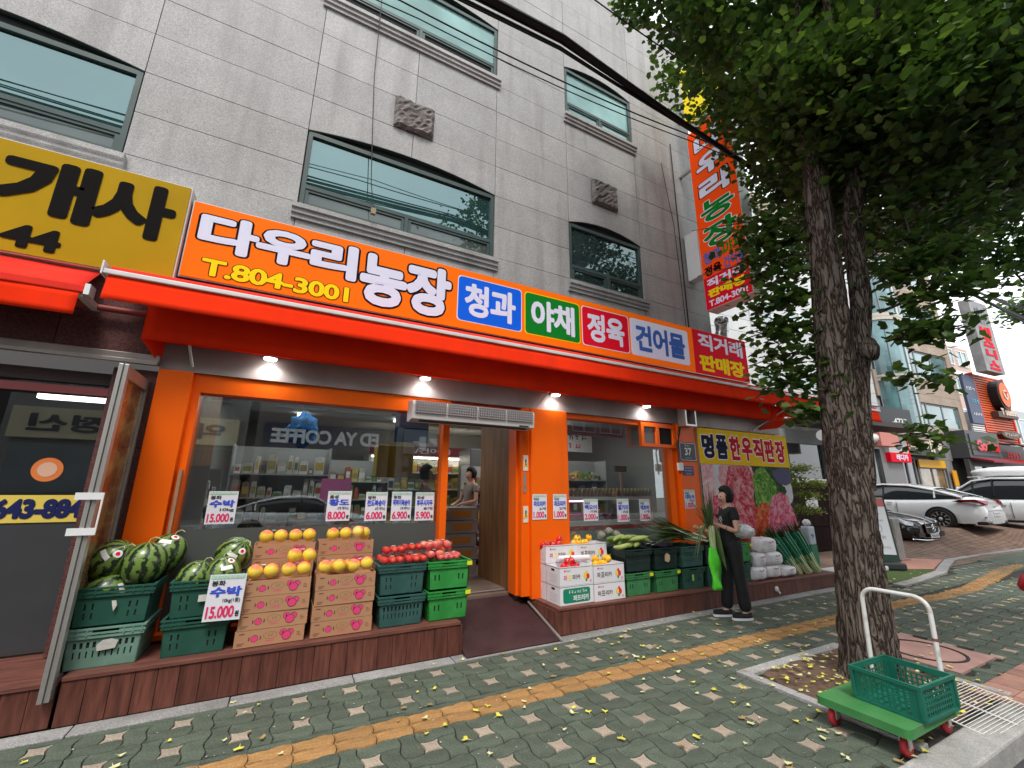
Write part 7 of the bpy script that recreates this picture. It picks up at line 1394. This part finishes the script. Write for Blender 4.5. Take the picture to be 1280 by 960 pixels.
for s, a, b, c, d_ in (('노', 8.0, 8.6, 3.75, 4.15), ('래', 8.65, 9.3, 3.75, 4.15), ('개', 10.0, 11.0, 3.6, 4.3), ('홍', 11.3, 11.9, 3.55, 4.3)): txt(v, s, a, b, c, d_, -.02, mat('cream letters', (.62, .55, .38), .5), .04)
v = far('hanging_sign', 'small orange notice board on the grey pier', 'sign', -.3); obj('panel', G().box(12.85, 13.3, 0, .05, 1.9, 2.75), mat('amber sign', (1, 1, 1)), v); obj('lower', G().box(12.87, 13.28, .0, .05, 1.5, 1.88), WHITE, v)
gs = far('shop_sign', 'dark grey box sign with raised red lettering reading Goobne', 'sign', -.9); obj('box', G().plate(13.65, 17.5, 3.45, 5.0, -.0, .9, []), mat('charcoal cladding', (.07, .072, .076), .5), gs); obj('box', G().box(13.95, 17.3, -.05, -.01, 3.6, 4.8), mat('charcoal cladding', (1, 1, 1)), gs)
txt(gs, 'Goobne', 14.4, 17.0, 3.85, 4.5, -.14, mat('red letters', (.72, .01, .02), .35), .045)
obj('leaf_mark', G().ball((16.2, -.15, 4.62), (.2, .04, .08), 10, 6), mat('leaf green mark', (.1, .45, .05), .5), gs)
gsh = far('storefront', 'charcoal framed glass shop front below the red lettered sign', 'shop front', -.8); obj('frame', G().plate(13.6, 17.6, 0, 3.4, 0, .2, [(14.1, 15.4, .6, 3.0), (15.6, 16.9, .6, 3.0)]), mat('charcoal cladding', (1, 1, 1)), gsh); obj('glazing', G().box(13.9, 17.2, .08, .1, .5, 3.1), TEALD, gsh)
a_ = far('awning', 'narrow dark red awning below the red lettered shop sign', 'awning', -1.4); obj('canopy', G().prism([(-.3, 3.15), (.6, 3.4), (.6, 3.5), (-.3, 3.25)], 13.8, 17.6, 'x'), mat('wine cloth', (.22, .015, .03), .6), a_)
a_ = far('awning', 'bright red awning over the black shop beyond', 'awning', -1.2); obj('canopy', G().prism([(-.5, 3.2), (.6, 3.4), (.6, 3.55), (-.5, 3.3)], 17.7, 21.3, 'x'), AWN, a_)
v = far('hanging_sign', 'tall grey stacked letter sign tower rising above the orange front', 'sign', -1.2); obj('tower', G().box(17.7, 20.1, 0, .5, 8.9, 13.7), mat('weathered tower grey', (.26, .25, .25), .6, var=.25, scale=1.5), v)
for k, (s, m) in enumerate((('비', RED), ('즈', RED), ('니', RED), ('스', RED))): txt(v, s, 18.2, 19.6, 11.33-k*.76, 11.98-k*.76, -.03, m, .06)
smudge(v, 18.2, 19.6, 12.1, 13.5, -.03, MC['slate drawing'], 4)
v = far('wall_banner', 'tall slate blue banner with white print beside the orange front', 'banner', -.3); obj('panel', G().box(16.8, 18.3, 0, .15, 5.7, 8.8), mat('slate blue', (.06, .08, .14), .5), v); smudge(v, 17.3, 18.2, 7.0, 7.3, -.02, mat('cyan print', (.05, .45, .6), .5), 3); smudge(v, 17.0, 18.1, 7.8, 8.05, -.02, WHITE, 5); smudge(v, 17.1, 18.2, 6.2, 6.4, -.02, WHITE, 5)
lv = far('louvre_wall', 'white louvred strip below the slate blue banner', 'louvre', -.2); [obj('slat', G().box(16.9, 18.4, 0, .1, 4.6+.14*k, 4.68+.14*k), WHITE, lv) for k in range(8)]
of = far('orange_front', 'orange slatted tyre shop front with a round tyre logo', 'shop front', -.2)
OS = mat('orange slat', (.62, .10, .025), .5, rnd=.06); obj('backing', G().box(18.5, 22.6, .1, .3, 4.6, 9.1), mat('dark orange', (.25, .05, .02), .7), of)
for k in range(28): obj('slat', G().box(18.55, 22.55, 0, .1, 4.62+.16*k, 4.72+.16*k), OS, of)
obj('edge_trim', G().box(22.56, 22.75, -.05, .3, 4.6, 9.1).box(18.42, 18.54, -.05, .3, 4.6, 9.1), mat('red trim', (.6, .04, .02), .5), of)
for n_, r_, y0, y1, m in (('logo_disc', 1.0, -.45, 0, BLACK), ('logo_face', .82, -.50, -.46, mat('orange face', (.68, .14, .03), .5)), ('logo_core', .33, -.54, -.51, mat('cream sign', (1, 1, 1)))): obj(n_, G().prism([(20.9+r_*.85*cos(2*pi*k/24), 7.75+r_*sin(2*pi*k/24)) for k in range(24)], y0, y1), m, of)
txt(of, 'T', 20.72, 21.08, 7.55, 7.95, -.56, RED, .07); obj('name_bar', G().box(19.7, 22.4, -.35, 0, 6.25, 6.6), mat('dark bronze', (.07, .04, .03), .5), of); txt(of, 'T Station', 20.1, 22.3, 6.4, 6.85, -.38, MC['cream sign'], .05)
obj('oval_plate', G().prism([(20.9+1.3*cos(2*pi*k/24), 5.15+.26*sin(2*pi*k/24)) for k in range(24)], -.3, 0), mat('dark bronze', (1, 1, 1)), of); smudge(of, 19.95, 21.85, 5.05, 5.27, -.32, MC['cream sign'], 8)
a_ = far('awning', 'striped yellow and black awning at the right edge under the orange front', 'awning', -1.5)
for k in range(18): obj('stripe', G().prism([(-.6, 4.0-.03*k), (.6, 4.55-.03*k), (.6, 4.6-.03*k), (-.6, 4.05-.03*k)], 18+k*.33, 18+(k+1)*.33, 'x'), mat('awning yellow', (.75, .6, .12), .6) if k % 2 else mat('awning dark', (.05, .05, .045), .6), a_)
bs_ = far('storefront', 'black fronted shop below the orange slatted wall', 'shop front', -.2); obj('front', G().plate(17.7, 23, 0, 4.5, 0, .3, [(18.2, 20.2, .5, 3.0), (20.6, 22.6, .5, 3.0)]), mat('black shop', (.035, .03, .03), .5), bs_); obj('glazing', G().box(18, 22.8, .12, .14, .5, 3.1), mat('maroon interior', (.09, .03, .03), .2, coat=.5, var=.5, scale=2), bs_); smudge(bs_, 20.4, 22.4, 3.7, 4.1, -.02, RED, 5)
pk = far('pink_building', 'pale pink apartment block rising behind the orange front', 'building', 3.0); PKW = mat('pale pink wall', (.50, .36, .30), .7, var=.05)
obj('wall', G().box(19, 28.5, 0, 8, 0, 13.0), PKW, pk)
for z in (6.5, 9.0, 11.4):
    for u in (24.2, 26.4): fwin(pk, u, u+1.6, z, z+1.3, -.02, 2)
obj('balcony_band', G().box(19, 28.6, -.12, 0, 10.6, 10.9), WHITE, pk); obj('roof_block', G().box(21, 24, 2, 5, 13, 14.6), MC['weathered tower grey'], pk)
gy = far('grey_building', 'pale blue grey block at the far right edge beyond the orange front', 'building', .3); obj('wall', G().box(22.8, 40, 0, 8, 0, 7.2), mat('pale blue wall', (.42, .46, .47), .6), gy); fwin(gy, 23.4, 26.5, 4.8, 6.6, -.02, 2); fwin(gy, 27.2, 30, 4.8, 6.6, -.02, 2)
bg2 = far('blue_grey_building', 'blue grey side wall of the block behind the sign tower', 'building', 1.0); obj('wall', G().box(16.8, 18.6, 0, 7, 0, 12.6), mat('blue grey wall', (.28, .34, .40), .6), bg2)
far2 = far('distant_building', 'low brown roofed house far off at the right edge', 'building', 14); obj('wall', G().box(30, 60, 0, 10, 0, 9), mat('tan parapet', (1, 1, 1)), far2)
# ---------------- other side of the street (seen only as reflections) ----------------
def opp(label, x0, x1, h, wallc, sign=None, sm_=None, signz=(3.4, 4.6), floors=3, lm=WHITE):
    t = thing('opposite_building', label, 'building', ((x0+x1)/2, -13, 0), pi); W2 = (x1-x0)/2
    obj('wall', G().box(-W2, W2, .05, 8, 0, h), wallc, t)
    n = int(W2*2/2.2)
    for f in range(floors):
        for i in range(n): a = -W2+.5+i*(2*W2-1)/n; fwin(t, a+.2, a+(2*W2-1)/n-.2, 5.4+f*3.2, 7.2+f*3.2, .02, 2, MC['grey mullion'], TEALD)
    obj('shop_glass', G().box(-W2+.4, W2-.4, .0, .04, .2, 3.2), TEALD, t)
    if sign: s = obj('fascia', G().box(-W2+.3, W2-.3, -.25, .04, *signz), sm_, t); txt(t, sign, -W2*.8, W2*.8, signz[0]+.25, signz[1]-.25, -.28, lm, .04)
    return t
opp('cafe building across the street reflected in the left shop window, dark sign', -1.6, 4.6, 13, mat('opposite brown', (.12, .09, .08), .7), 'ED YA COFFEE', mat('navy fascia', (.01, .012, .05), .4))
opp('pharmacy building across the street with a beige and lime sign', -10, -2, 12, mat('opposite grey', (.2, .19, .18), .7), '약국 교정신', mat('beige fascia', (.55, .48, .3), .5), lm=KEY)
opp('tall grey building across the street right of the cafe', 5, 13, 15, mat('opposite grey', (1, 1, 1)), '레디카', mat('grey fascia', (.2, .2, .2), .5), floors=3)
opp('brick building across the street towards the right', 13.6, 24, 13, mat('opposite brown', (1, 1, 1)), None, AWN, floors=2)
opp('long pale building across the street towards the left', -26, -10.6, 11, mat('opposite pale', (.3, .28, .25), .7), '한의원', mat('bright yellow banner', (1, 1, 1)), floors=1, lm=KEY)
d1 = dup(c1, (0.5, -7.2, -.13), 0, 'white sedan parked across the street, mirrored faintly in the shop window'); d2 = dup(c3, (7.5, -7.3, -.13), pi, 'white utility car parked across the street, mirrored faintly in the shop window')
